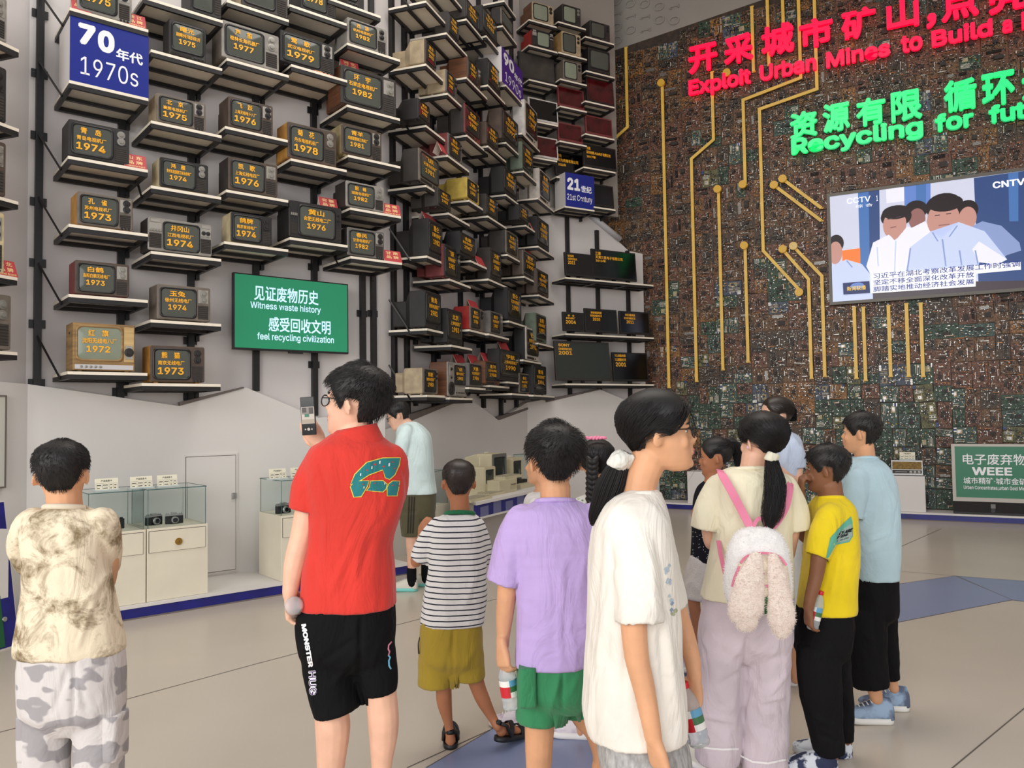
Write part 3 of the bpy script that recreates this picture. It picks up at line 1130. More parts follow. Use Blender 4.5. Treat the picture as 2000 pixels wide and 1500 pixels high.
# name -> shelf ; televisions on it: (left, right, top, depth, kind, cab, front, year, desc, place)
DB = [
    ((832, 1, 872), []),
    ((872, 63, 912), [(873, 894, 20, .36, 'full', 'dark', 'char', '1983', 'dark television dated 1983', 'near the picture top, left part of the 1980s run')]),
    ((911, 36, 950), [(906, 937, -8, .38, 'fullr', 'dark', 'dark', '1984', 'dark grey television dated 1984', 'close to the picture top')]),
    ((950, 69, 986), [(940, 968, 8, .36, 'full', 'char', 'black', '1983', 'black television dated 1983', 'above the purple 1990s sign')]),
    ((982, 49, 1009), [(977, 999, 14, .3, 'full', 'char', 'greybrown', None, 'small grey television without lettering', 'above the purple 1990s sign')]),
    ((985, 0, 1007), []),
    ((870, -25, 909), []),
    ((832, 124, 873), [(828, 849, 75, .42, 'full', 'beige', 'brown', '1982', 'beige-shelled television dated 1982', 'on the high left 1980s shelf')]),
    ((874, 181, 912), [(869, 890, 134, .36, 'right', 'beige', 'grey', '1985', 'grey television dated 1985', 'under a high shelf left of the brown-cased set')]),
    ((911, 150, 951), [(911, 936, 110, .38, 'right', 'wood', 'brown', '1985', 'wood-cased television dated 1985', 'two places left of the purple 1990s sign')]),
    ((953, 165, 986), [(950, 975, 112, .36, 'full', 'char', 'black', '1990', 'black television dated 1990', 'immediately left of the purple 1990s sign')]),
    ((832, 244, 874), [(814, 837, 190, .42, 'full', 'char', 'char', '1982', 'black boxy television dated 1982', 'below the beige-shelled 1982 set')]),
    ((874, 302, 916), [(873, 900, 258, .36, 'fullr', 'maroon', 'grey', '1981', 'maroon-sided television dated 1981', 'behind a red card')]),
    ((912, 263, 953), [(905, 935, 200, .40, 'full', 'dark', 'maroon', '1985', 'reddish dark television dated 1985', 'below the wood-cased 1985 set')]),  # maroon front holds the red light falling on a dark set
    ((953, 284, 988), [(947, 971, 236, .36, 'full', 'brown', 'brown', '1989', 'brown television dated 1989', 'left of the large 1992 set')]),
    ((988, 277, 1024), [(978, 1010, 209, .42, 'full', 'brown', 'dark', '1992', 'large dark brown television dated 1992', 'below the purple 1990s sign')]),
    ((1020, 259, 1054), [(1023, 1047, 193, .40, 'full', 'white', 'pale', '1993', 'pale-framed television dated 1993', 'right of the purple 1990s sign foot')]),
    ((832, 361, 877), [(816, 855, 287, .42, 'full', 'dark', 'greybrown', '1981', 'large dark television with pale tube dated 1981', 'mid-height on the left 1980s column')]),
    ((916, 390, 956), [(909, 933, 345, .40, 'fullr', 'yellow', 'yellow', '1988', 'yellow-shelled television dated 1988', 'in the middle of the 1980s run')]),
    ((988, 379, 1024), [(981, 1007, 323, .38, 'full', 'black', 'black', '1992', 'black television dated 1992', 'below the bluish 1995 set')]),
    ((1023, 333, 1054), [(1017, 1039, 275, .38, 'full', 'green', 'green', '1995', 'bluish grey television dated 1995', 'below the pale-framed 1993 set')]),
    ((1051, 386, 1082), [(1051, 1072, 327, .34, 'full', 'pale', 'pale', '1997', 'pale grey television dated 1997', 'beside the 21st century sign box')]),
    ((876, 415, 917), [(853, 878, 365, .36, 'full', 'dark', 'dark', '1983', 'dark television dated 1983', 'left of the yellow-shelled set')]),
    ((953, 421, 989), [(947, 970, 377, .36, 'fullr', 'dark', 'dark', '1988', 'dark television dated 1988', 'right of the yellow-shelled set')]),
    ((834, 499, 878), [(834, 862, 425, .42, 'full', 'char', 'char', '1982', 'scuffed black television dated 1982', 'below the two cards of the left 1980s column')]),
    ((1027, 439, 1054), [(1012, 1030, 398, .34, 'full', 'black', 'black', '1994', 'black television dated 1994', 'left of the pale grey 1997 set')]),
    ((919, 508, 958), [(895, 926, 450, .38, 'full', 'black', 'black', '1987', 'black television dated 1987', 'right of the scuffed black 1982 set')]),
    ((991, 496, 1024), [(986, 1010, 448, .36, 'fullr', 'dark', 'greybrown', '1991', 'grey-fronted television dated 1991', 'in the middle of the 1990s columns')]),
    ((1051, 480, 1082), [(1047, 1070, 421, .34, 'full', 'black', 'black', '1998', 'black curved television dated 1998', 'at the right end of the 1990s columns')]),
    ((878, 544, 919), [(866, 897, 475, .36, 'right', 'maroon', 'char', '1983', 'dark maroon-based television dated 1983', 'under the scuffed black 1982 set')]),
    ((954, 544, 992), [(954, 977, 482, .36, 'full', 'dark', 'dark', '1988', 'dark television dated 1988', 'with a red card standing to its left')]),
    ((1024, 539, 1055), [(1019, 1045, 487, .34, 'full', 'brown', 'grey', '1990', 'grey television dated 1990', 'with a red card on top')]),
    ((1052, 575, 1082), [(1046, 1069, 523, .34, 'full', 'brown', 'brown', '1996', 'brown television dated 1996', 'at the right end of the 1990s columns')]),
    ((834, 641, 880), [(828, 859, 566, .42, 'full', 'char', 'black', '1981', 'boxy black television dated 1981', 'above the paler 1980 set')]),
    ((917, 643, 960), [(916, 941, 597, .32, 'right', 'red', 'greybrown', '1986', 'bright red-sided television dated 1986', 'with a card on top')]),
    ((955, 651, 994), [(955, 980, 606, .32, 'right', 'grey', 'grey', '1987', 'grey television dated 1987', 'right of the bright red-sided set')]),
    ((994, 626, 1029), [(989, 1016, 560, .42, 'full', 'black', 'black', '1990', 'big black television dated 1990', 'over the silver 1992 set')]),
    ((881, 673, 922), [(870, 901, 601, .36, 'full', 'black', 'black', '1983', 'black television dated 1983', 'left of the bright red-sided set')]),
    ((1051, 669, 1083), [(1044, 1065, 610, .34, 'full', 'green', 'green', '1992', 'greenish grey television dated 1992', 'at the right end above the silver set')]),
    ((1022, 702, 1057), [(1025, 1050, 638, .38, 'full', 'black', 'pale', '1992', 'silver-framed television dated 1992', 'near the lower right of the 1990s columns')]),
    ((834, 771, 881), [(824, 853, 718, .34, 'fullr', 'beige', 'greybrown', '1980', 'small beige television dated 1980', 'on the lowest 1980s shelf')]),
    ((878, 776, 923), [(872, 917, 706, .34, 'boom', 'wood', 'silver', '1985', 'television with radio speakers dated 1985', 'on the lowest 1980s shelf')]),
    ((916, 756, 961), [(913, 941, 708, .32, 'fullr', 'grey', 'grey', '1986', 'grey television dated 1986', 'right of the one with radio speakers')]),
    ((956, 752, 995), [(945, 974, 704, .32, 'full', 'wood', 'wood', '1988', 'wood-framed brown television', 'left of the black 1990 floor-level set')]),
    ((991, 745, 1027), [(973, 1014, 680, .36, 'full', 'black', 'black', '1990', 'black television dated 1990', 'right of the wood-framed brown set')]),
    ((1042, 771, 1083), [(1040, 1065, 712, .32, 'full', 'black', 'black', '1996', 'black television dated 1996', 'at the lowest right end of the 1990s columns')]),
    ((1000, 768, 1042), [(1012, 1036, 728, .26, 'right', 'dark', 'greybrown', '1991', 'tiny grey television', 'on the lowest 1990s shelf')]),
]
ZB = {}
ui = 0
for i, (sh, tvs) in enumerate(DB):
    lp = local_plane(PB_FRONT, sh[0], sh[1], PB_YAW)
    nm = tvs[0][8] + ' ' + tvs[0][9] if tvs else ['with nothing visible on it, topmost left of the 1980s run', 'tip at the picture top over the small grey television', 'cut by the picture top over the black 1983 television'][ui % 3]
    if not tvs:
        ui += 1
    z = make_shelf(lab16(tvs[0][8], tvs[0][9]) if tvs else 'cream shelf ' + nm, lp, *sh, .47, 'l' if i in (0, 11, 24, 33, 40) else '', 'cream shelves on black frames')
    ZB[sh] = (lp, z)
    for (xl, xr, yt, dp, kd, cab, frt, yr, ds, pc_) in tvs:
        ln = [FAC[i % len(FAC)], MK[i % len(MK)], yr] if yr else None
        place_tv(lp, z, xl, xr, yt, dp, kd, cab, frt, ln, ds + ' ' + pc_, False, glass=M_GLASS if i in (4, 17) else M_GLASS_D, lite=True, inset=.02, seed=i + 40)
lp, z = None, None
lp = local_plane(PB_FRONT, 988, 165, PB_YAW)
z = make_shelf('cream shelf directly under the purple 1990s sign box', lp, 988, 165, 1021, .47, '', 'cream shelves on black frames')
sign_box(lp, 980, 1020, z, 90, .34, mat('purple_sign_face', (66, 26, 138), 0.35), 'sign', 'purple decade sign box lettered 1990s on a white body',
         [('90', .08, .56, .58, .93, .04), ('年代', .56, .95, .50, .70, .03), ('1990s', .13, .90, .12, .40, 0.0)])
for x0, x1, yb, key, on, lab in [
    (833, 857, 436, (834, 499, 878), (834, 862, 425), 'red card standing on the scuffed black 1982 television'),
    (934, 951, 519, (919, 508, 958), None, 'red card left of the dark 1988 television at mid height'),
    (921, 938, 602, (917, 643, 960), (916, 941, 597), 'red card standing on the bright red-sided television'),
    (893, 912, 712, (878, 776, 923), (872, 917, 706), 'red card standing on the television with radio speakers'),
    (921, 938, 710, (916, 756, 961), (913, 941, 708), 'red card standing on the grey 1986 television'),
    (946, 961, 700, (956, 752, 995), (945, 974, 704), 'red card standing on the wood-framed brown television'),
    (980, 997, 680, (991, 745, 1027), (973, 1014, 680), 'red card standing on the black 1990 television'),
    (1041, 1053, 450, (1027, 439, 1054), None, 'red card right of the black 1994 television'),
    (1031, 1044, 490, (1024, 539, 1055), (1019, 1045, 487), 'red card standing on the grey 1990 television'),
    (1031, 1046, 768, (1000, 768, 1042), None, 'red card on the lowest shelf of the 1990s columns'),
    (863, 874, 292, (874, 302, 916), None, 'red card beside the maroon-sided 1981 television'),
]:
    lp, z = ZB[key]
    if on:
        z = lp.off(.02).st(on[0], on[2])[1]
    tent_card(lp, x0, x1, yb, 0, z, '', '', None, lab, d=.1 if on else .01, lean=.06)
for px, yb, lab in [(775, 818, 'leftmost black post of the 1980s run'), (800, 808, 'black post behind the boxy black 1981 television'), (852, 796, 'black post behind the television with radio speakers'),
                    (905, 776, 'black post behind the bright red-sided television'), (948, 797, 'black post behind the wood-framed brown television'),
                    (982, 812, 'black post behind the black 1990 television by the floor'), (1012, 800, 'rightmost black post of the 1990s columns')]:
    post(PB_WALL, px, yb, None, lab)

# ---------------------------------------------------------------- the 21st century run
DC = [
    ((1033, 37, 1087), (1038, 1080, 2, .40, 'right', 'wood', 'beige', 'beige-fronted wooden television with a cracked tube', 'top row'), M_GLASS_P),
    ((1090, 41, 1144), (1097, 1133, 7, .38, 'right', 'char', 'dark', 'dark television without lettering', 'top row middle'), M_GLASS_P),
    ((1143, 70, 1199), (1151, 1190, 39, .38, 'right', 'dark', 'dark', 'dark grey television without lettering', 'top row right end'), M_GLASS),
    ((1033, 87, 1088), (1038, 1080, 56, .38, 'both', 'red', 'black', 'red-sided black television with slim speakers', 'second row'), M_GLASS_P),
    ((1091, 101, 1146), (1096, 1133, 60, .38, 'right', 'tan', 'beige', 'tan television with pale front', 'second row middle'), M_GLASS),
    ((1145, 137, 1200), (1148, 1190, 92, .38, 'full', 'black', 'black', 'black television with a domed tube', 'second row right end'), M_GLASS),
    ((1094, 153, 1146), (1099, 1135, 116, .36, 'right', 'greybrown', 'greybrown', 'grey-brown television', 'third row middle'), M_GLASS_P),
]
for i, (sh, tv, gl) in enumerate(DC):
    ds, pc_ = tv[7] + ', upper back corner ' + tv[8], ''
    z = make_shelf(lab16(tv[7], 'in the ' + tv[8]), PC_FRONT, *sh, .38, '', 'cream shelves on black frames')
    place_tv(PC_FRONT, z, *tv[:4], tv[4], tv[5], tv[6], None, ds, False, glass=gl, lite=True, inset=.02, seed=i + 90)
M_DUSTY = mat('dusty_grey_panel', (62, 58, 54), 0.4, var=0.3, scale=4)
FLATS = [
    ((1033, 154, 1088), (1014, 1084, 97), 'char', M_DUSTY, None, 'large bare grey display panel right of the 1990s sign'),
    ((1143, 196, 1200), (1146, 1199, 147), 'black', M_LCD_RED, None, 'black flat screen with painted red reflection, rightmost of its row'),  # dark screen, its red reflection is put into the colour
    ((1048, 236, 1090), (1033, 1090, 187), 'white', M_LCD, None, 'cracked flat screen in a silver frame'),
    ((1094, 206, 1146), (1090, 1141, 165), 'maroon', M_LCD_RED, None, 'dark red flat panel right of the cracked silver screen'),
    ((1143, 260, 1200), (1144, 1196, 222), 'maroon', M_LCD_RED, None, 'bright red flat panel at the right end'),
    ((1037, 305, 1088), (1044, 1090, 262), 'white', M_LCD_RED, None, 'silver-framed flat panel with a red screen'),
    ((1093, 274, 1146), (1090, 1138, 236), 'maroon', M_LCD_RED, None, 'red flat panel over the 21st century sign'),
    ((1140, 325, 1202), (1140, 1204, 278), 'black', M_LCD, ['创维', '深圳创维-RGB电子有限公司', '2017年'], 'black flat screen lettered 2017'),
    ((1087, 344, 1139), (1085, 1140, 292), 'black', M_LCD, ['华为', '华为终端有限公司', '2022年'], 'black flat screen lettered 2022 behind the sign top'),
    ((1160, 403, 1202), (1160, 1199, 357), 'black', M_LCD, None, 'black flat screen right of the 21st century sign'),
]
for i, (sh, tv, fr_, gl, ln, lab) in enumerate(FLATS):
    back_ = .17 if '2022' in lab else 0.0
    z = make_shelf('cream shelf holding the ' + lab, PC_FRONT.off(back_), *sh, .38 - back_, '', 'cream shelves on black frames')
    rows = [(.74, .90, .06, .20), (.54, .70, .06, .84), (.34, .48, .06, .36)] if ln else True
    place_tv(PC_FRONT, z, tv[0], tv[1], tv[2], .1, 'flat', 'black', fr_, ln, lab, rows, glass=gl, inset=.24 if back_ else .10, seed=i, group='flat screens of the 21st century run')
z21 = make_shelf('cream shelf directly under the blue 21st century sign box', PC_FRONT, 1103, 402, 1161, .38, '', 'cream shelves on black frames')
sign_box(PC_FRONT, 1104, 1160, z21, 336, .30, MATS['blue_sign_face'], 'sign', 'blue sign box lettered 21st century on a white body',
         [('21', .06, .50, .50, .86, .04), ('世纪', .53, .90, .48, .68, .03), ('21st Century', .05, .92, .16, .38, 0.006)])
for sh, lab, segs, tvs in [
    ((1104, 541, 1276), 'two screens dated 2011 and 2013', 3,
     [(1104, 1159, 491, ['海尔液晶电视', '青岛海尔电子有限公司', '2011'], None, 'small tilted black flat screen dated 2011', .10), (1157, 1243, 484, ['三星', '天津三星电子有限公司', '2013年'], [(.80, .92, .06, .19), (.66, .78, .06, .70), (.54, .64, .06, .30)], 'wide black flat screen dated 2013', .10)]),
    ((1104, 651, 1277), 'three screens dated 2004 to 2011', 3,
     [(1100, 1141, 608, ['康　佳', '康佳电视机厂', '2004'], [(.76, .88, .2, .55), (.60, .72, .1, .6), (.32, .54, .08, .62)], 'smallest black flat screen dated 2004', .10),
      (1143, 1206, 601, ['海信液晶电视', '青岛海信电器有限公司', '2010'], [(.78, .9, .16, .52), (.64, .75, .14, .52), (.46, .6, .22, .46)], 'black flat screen dated 2010', .10),
      (1211, 1269, 606, ['长虹液晶电视', '四川长虹电器股份公司', '2011'], [(.78, .9, .16, .52), (.62, .74, .12, .52), (.42, .58, .2, .46)], 'black flat screen dated 2011 beside the circuit boards', .10)]),
    ((1104, 749, 1277), 'the two sets dated 2001', 3,
     [(1085, 1192, 664, ['SONY', '日本索尼株式会社', '2001'], [(.86, .94, .05, .26), (.76, .83, .05, .30), (.64, .74, .05, .30)], 'large dark projection television dated 2001', .06),
      (1198, 1266, 687, ['TCL液晶电视', 'TCL集团股份公司', '2001'], [(.84, .95, .03, .36), (.68, .80, .03, .36), (.48, .64, .05, .36)], 'black flat screen dated 2001 on the lowest shelf', .10)]),
]:
    t0, z = PC_FRONT.st(sh[0], sh[1])
    t1, _ = PC_FRONT.st(sh[2], sh[1])
    for k in range(segs):
        wseg = (t1 - t0) / segs
        xa = proj_x = None
        lab_k = ['left', 'middle', 'right'][k] + ' third of the long shelf under ' + lab
        root = thing('display_shelf', lab_k, 'shelf', PC_FRONT.at(t0 + wseg * k, z), PC_FRONT.rot, 'cream shelves on black frames')
        mb = MB()
        mb.box(.001, wseg - .001, 0, .38, -.024, 0)
        mb.build('board', M_CREAM, root)
        mb = MB()
        for a in ((0, wseg, .002, .028), (0, wseg, .35, .38), (0, .028, .028, .35), (wseg - .028, wseg, .028, .35), (.028, wseg - .028, .17, .2)):
            mb.box(*a, -.058, -.024)
        mb.build('frame', M_BLACK, root)
    for xl, xr, yt, ln, rows, lb, ins in tvs:
        if 'projection' in lb:
            root = place_tv(PC_FRONT, z, xl, xr, yt, .12, 'flat', 'black', 'dark', ln, lb, rows, glass=mat('dark_green_glass', (40, 48, 44), .12), inset=ins, group='flat screens of the 21st century run')
        else:
            place_tv(PC_FRONT, z, xl, xr, yt, .1, 'flat', 'black', 'black', ln, lb, rows or True, inset=ins, group='flat screens of the 21st century run')
for px, yb, yt, lab in [(1115, 772, 424, 'black post behind the small tilted 2011 screen'), (1173, 762, 450, 'black post behind the wide 2013 screen'), (1233, 786, 490, 'black post nearest the circuit boards')]:
    post(PC_WALL, px, yb, yt, lab, d=-.052)

# ================================================================ the wall of circuit boards
PCB = dict(brown=(128, 90, 56), redbrown=(124, 78, 54), orange=(156, 106, 50), darkbrown=(88, 68, 50), green=(54, 86, 64), teal=(70, 98, 88), blue=(76, 88, 108), olive=(110, 108, 66))
M_PCB = {k: mat('board_' + k, v, 0.5, scale=26, rgb2=tuple(x * .6 for x in v), detail=8, contrast=(.42, .58)) for k, v in PCB.items()}
M_CHIP = mat('black_chip', (26, 25, 27), 0.45)
M_DARKC = mat('dark_component', (46, 38, 34), 0.6)
M_WHITEC = mat('white_slot', (204, 198, 186), 0.5)
M_CREAMC = mat('cream_socket', (170, 158, 124), 0.55)
M_SILC = mat('tin_component', (178, 176, 172), 0.35, metal=0.7)
M_COPC = mat('copper_component', (168, 108, 62), 0.4, metal=0.5)
M_BLUEC = mat('blue_component', (60, 84, 140), 0.5)
M_YELC = mat('yellow_component', (206, 178, 60), 0.5)


def board_proto(seed, col, style):
    """one board, a unit square in x/z from 0 to 1 (scaled on placing), parts in real depth"""
    rn = random.Random(seed)
    mb = MB()
    mats = [M_PCB[col], M_CHIP, M_DARKC, M_WHITEC, M_CREAMC, M_SILC, M_COPC, M_BLUEC, M_YELC]
    mb.box(0.006, .994, -.006, 0, .006, .994, 0)

    def bx(x, z, w, h, d, m, y0=-.006):
        mb.box(max(0, x), min(1, x + w), y0 - d, y0, max(0, z), min(1, z + h), m)
    if style == 'mobo':
        sx = rn.choice([.06, .5])
        for k in range(rn.choice([3, 4, 5])):
            bx(sx + k * .085, .52, .035, .42, .012, rn.choice([3, 3, 3, 4, 1]))
        cx, cz = (.6 if sx < .3 else .12), rn.uniform(.5, .62)
        bx(cx, cz, .27, .27, .008, 4)
        bx(cx + .05, cz + .05, .17, .17, .012, rn.choice([5, 1, 4]))
        for k in range(3):
            bx(.08 + k * .03, .08, .018, .34, .014, rn.choice([3, 1, 1]))
        bx(.3, .2, .15, .15, .01, 1)
        bx(.55, .12, .12, .12, .01, 1)
        for k in range(3):
            bx(.72 + k * .09, .86, .07, .13, .03, rn.choice([5, 5, 7, 2]))
        n = 64
        pal_ = [1, 1, 2, 5, 5, 3, 6, 8]
    elif style == 'power':
        for k in range(5):
            bx(.1 + k * .035, .2, .014, .55, .035, 5 if seed % 2 else 2)
        bx(.45, .5, .25, .28, .045, 2)
        bx(.47, .47, .21, .34, .035, 1)
        n = 80
        pal_ = [1, 2, 2, 1, 5, 0]
    else:
        for k in range(rn.choice([2, 3])):
            bx(rn.uniform(0, .6), rn.uniform(0, .8), rn.uniform(.2, .4), rn.uniform(.02, .035), .03, rn.choice([5, 2, 1, 3]))
            bx(rn.uniform(0, .9), rn.uniform(0, .6), rn.uniform(.02, .03), rn.uniform(.2, .4), .03, rn.choice([5, 2, 1, 6]))
        bx(rn.uniform(.1, .6), rn.uniform(.1, .6), .2, .2, .045, rn.choice([2, 1, 2]))
        n = 110
        pal_ = [1, 1, 1, 1, 2, 2, 2, 2, 2, 5, 6, 3, 0, 0]
    for k in range(n):
        x, z = rn.uniform(.02, .93), rn.uniform(.02, .93)
        r = rn.random()
        m = rn.choice(pal_)
        if r < .30:
            d = rn.uniform(.012, .035)
            rr = rn.uniform(.018, .042)
            mb.loft([[(x + rr * math.cos(a * 1.0472), -.006, z + rr * math.sin(a * 1.0472)) for a in range(6)],
                     [(x + rr * math.cos(a * 1.0472), -.006 - d, z + rr * math.sin(a * 1.0472)) for a in range(6)]][::-1], m)
            if m != 5 and r < .15:
                q = rr * .8
                mb.add([(x + q * math.cos(a * 1.0472), -.0065 - d, z + q * math.sin(a * 1.0472)) for a in range(6)], [(0, 1, 2, 3, 4, 5)], 5)
        elif r < .7:
            w, h = rn.uniform(.025, .10), rn.uniform(.012, .04)
            if rn.random() < .5:
                w, h = h, w
            bx(x, z, w, h, rn.uniform(.006, .03), m)
        else:
            w, h = rn.uniform(.012, .03), rn.uniform(.012, .03)
            bx(x, z, w, h, rn.uniform(.006, .025), rn.choice([3, 5, 5, 1, 2]))
    return mb, mats


PROTO = []
for s_, (c_, st) in enumerate([('brown', 'tv'), ('redbrown', 'tv'), ('orange', 'tv'), ('darkbrown', 'tv'), ('brown', 'power'), ('redbrown', 'power'), ('brown', 'tv'), ('redbrown', 'tv'), ('darkbrown', 'tv'),
                               ('green', 'mobo'), ('teal', 'mobo'), ('blue', 'mobo'), ('olive', 'mobo'), ('green', 'tv'), ('teal', 'tv'), ('orange', 'mobo')]):
    mb, mats = board_proto(s_ + 5, c_, st)
    PROTO.append((mb, mats, mb.mesh('circuit_board', mats), c_, st))
BROWN_I = [0, 1, 2, 3, 4, 5, 6, 7, 8, 0, 1, 3, 6, 7]
GREEN_I = [9, 10, 11, 12, 13, 14, 15, 9, 10, 13]
tS0 = PD_WALL.st(1190, 500)[0]
tS1 = PD_WALL.st(2010, 500)[0] + .25
rn = random.Random(11)
RECTS = []


def split(x0, x1, z0, z1):
    w, h = x1 - x0, z1 - z0
    lim = rn.uniform(.058, .115)
    if w * h < lim and max(w, h) < .62:
        RECTS.append((x0, x1, z0, z1))
        return
    if w > h * rn.uniform(.8, 1.25):
        c = x0 + w * rn.uniform(.4, .6)
        split(x0, c, z0, z1)
        split(c, x1, z0, z1)
    else:
        c = z0 + h * rn.uniform(.4, .6)
        split(x0, x1, z0, c)
        split(x0, x1, c, z1)


split(tS0, tS1, .12, 9.0)


def pix(P):
    v = np.array(P) - CAM
    z = v @ FW
    return 1000 + F_PX * (v @ RT) / z, 750 - F_PX * (v @ UP) / z


scr = [PD_WALL.st(1614, 379), PD_WALL.st(1619, 596)]
cand = []
for (x0, x1, z0, z1) in RECTS:
    cx, cz = (x0 + x1) / 2, (z0 + z1) / 2
    if z1 > dtop(x0) - .02 and z1 > dtop(x1) - .02:
        continue
    if x0 > scr[0][0] + .05 and z0 > scr[1][1] + .02 and z1 < scr[0][1] - .02:
        continue
    px, py = pix(PD_WALL.at(cx, cz))
    vis = -40 < py < 1040 and px < 2040
    if (px < 1240 and py > 520) or (px < 1150 and py > 440):
        continue                          # behind the last run of shelves
    if not vis:
        if -200 < py:
            cand.append((0, x0, x1, z0, z1))
        continue
    hid = py > 880 and px < 1720
    cand.append(((x1 - x0) * (z1 - z0) / np.linalg.norm(PD_WALL.at(cx, cz) - CAM) ** 2 * (.2 if hid else 1), x0, x1, z0, z1))
cand.sort(key=lambda c: -c[0])
rest = MB()
rest_mats = [m for m in PROTO[0][1]]
allm = []
for p_ in PROTO:
    for m in p_[1]:
        if m not in allm:
            allm.append(m)
LABS = dict(tv='{} circuit board crowded with dark components on the circuit board wall', power='{} power board with metal fins on the circuit board wall',
            mobo='{} computer board with slots and socket on the circuit board wall')
for k, (sc_, x0, x1, z0, z1) in enumerate(cand):
    cx, cz = (x0 + x1) / 2, (z0 + z1) / 2
    edge = 2.0 + .35 * math.sin(cx * 2.3) + .2 * math.sin(cx * 5.1)
    clus = mnoise.noise(Vector((cx * .8, cz * .8, 3.0)))
    pg = .62 if cz < edge else (.52 if clus > .22 else .05)
    i = rn.choice(GREEN_I) if rn.random() < pg else rn.choice(BROWN_I)
    mb, mats, me, col_, st = PROTO[i]
    w, h = x1 - x0, z1 - z0
    q = rn.randrange(4)
    tilt = 0.0 if cz > edge - .3 and rn.random() < .8 else rn.gauss(0, .05)
    if tilt:
        w, h = w * .97, h * .97
    w, h = w * .999, h * .999
    S = Matrix.Diagonal((w, rn.uniform(.6, 1.0), h, 1))
    T0 = Matrix.Translation((-.5, 0, -.5))
    Ml = Matrix.Translation((cx, -.002 - rn.random() * .006, cz)) @ Matrix.Rotation(tilt, 4, 'Y') @ S @ Matrix.Rotation(q * math.pi / 2, 4, 'Y') @ T0
    Mfull = frame_matrix(PD_WALL, 0) @ Ml
    if k < 300 and sc_ > 0:
        o = bpy.data.objects.new('circuit_board', me)
        COL.objects.link(o)
        o.matrix_world = Mfull
        tag(o, LABS[st].format({'redbrown': 'red-brown', 'darkbrown': 'dark brown'}.get(col_, col_)), 'circuit board', 'circuit boards covering the back wall')
    else:
        remap = [allm.index(m) for m in mats]
        n0 = len(rest.v)
        vv = np.array(mb.v)
        A = np.array(Mfull)
        vv = vv @ A[:3, :3].T + A[:3, 3]
        rest.v += [tuple(v) for v in vv.tolist()]
        rest.f += [tuple(a + n0 for a in f) for f in mb.f]
        rest.m += [remap[a] for a in mb.m]
        rest.sm += mb.sm
o = rest.build('circuit_boards', allm)
tag(o, 'remaining farther circuit boards of the circuit board wall', 'circuit boards', 'circuit boards covering the back wall', 'stuff')

# ---- gilded strips with round pads
M_GOLD = mat('gold_painted_strip', (234, 192, 88), 0.42, var=0.06, scale=4)
M_PAD = mat('gold_pad', (224, 176, 58), 0.4)
M_PADL = mat('pale_pad', (228, 196, 120), 0.4)
STRIPS = [
    ([(1222, 92), (1224, 248), (1203, 268)], None, 'bent gilded strip nearest the screens at the wall edge'),
    ([(1293, 163), (1297, 380), (1299, 757)], (1292, 163), 'long straight gilded strip with a pad on top'),
    ([(1390, 140), (1390, 273), (1350, 310), (1351, 380), (1354, 745)], None, 'gilded strip starting behind the red English words, kinked to the left'),
    ([(1403, 372), (1407, 470), (1412, 722)], (1402, 370), 'straight gilded strip with a pad between the kinked strip and the twin bends'),
    ([(1455, 482), (1459, 707)], (1454, 480), 'short gilded strip with a pad left of the slanting pads'),
    ([(1468, 12), (1468, 140)], (1420, 143), 'gilded strip crossing the second red character'),
    ([(1498, -10), (1498, 127)], None, 'gilded strip crossing the third red character'),
    ([(1528, -10), (1528, 60)], None, 'gilded strip ending at the third red character'),
    ([(1559, -10), (1561, 152), (1451, 195), (1451, 361)], (1451, 361), 'gilded strip stepping left from the red characters to a pad'),
    ([(1590, -10), (1592, 174), (1483, 213), (1485, 380), (1487, 490), (1561, 566)], (1561, 571), 'longest stepped gilded strip ending in a low pad'),
    ([(1512, 362), (1604, 431)], (1512, 362), 'lower slanting gilded strip pointing at the big screen'),
    ([(1529, 350), (1604, 406)], (1529, 350), 'upper slanting gilded strip pointing at the big screen'),
    ([(1529, 488), (1579, 545), (1585, 739)], (1529, 487), 'gilded strip bent downwards, left of the pale-padded one'),
    ([(1550, 482), (1605, 539), (1608, 735)], (1550, 481), 'gilded strip bent downwards with the pale pad'),
    ([(1668, 600), (1671, 739)], None, 'first gilded strip under the big screen'),
    ([(1686, 600), (1691, 743)], None, 'second gilded strip under the big screen'),
    ([(1735, 597), (1740, 735)], None, 'middle gilded strip under the big screen'),
    ([(1770, 593), (1775, 735)], None, 'fourth gilded strip under the big screen'),
    ([(1798, 592), (1803, 735)], None, 'last gilded strip under the big screen'),
]
PD_S = PD_WALL.off(-.085)
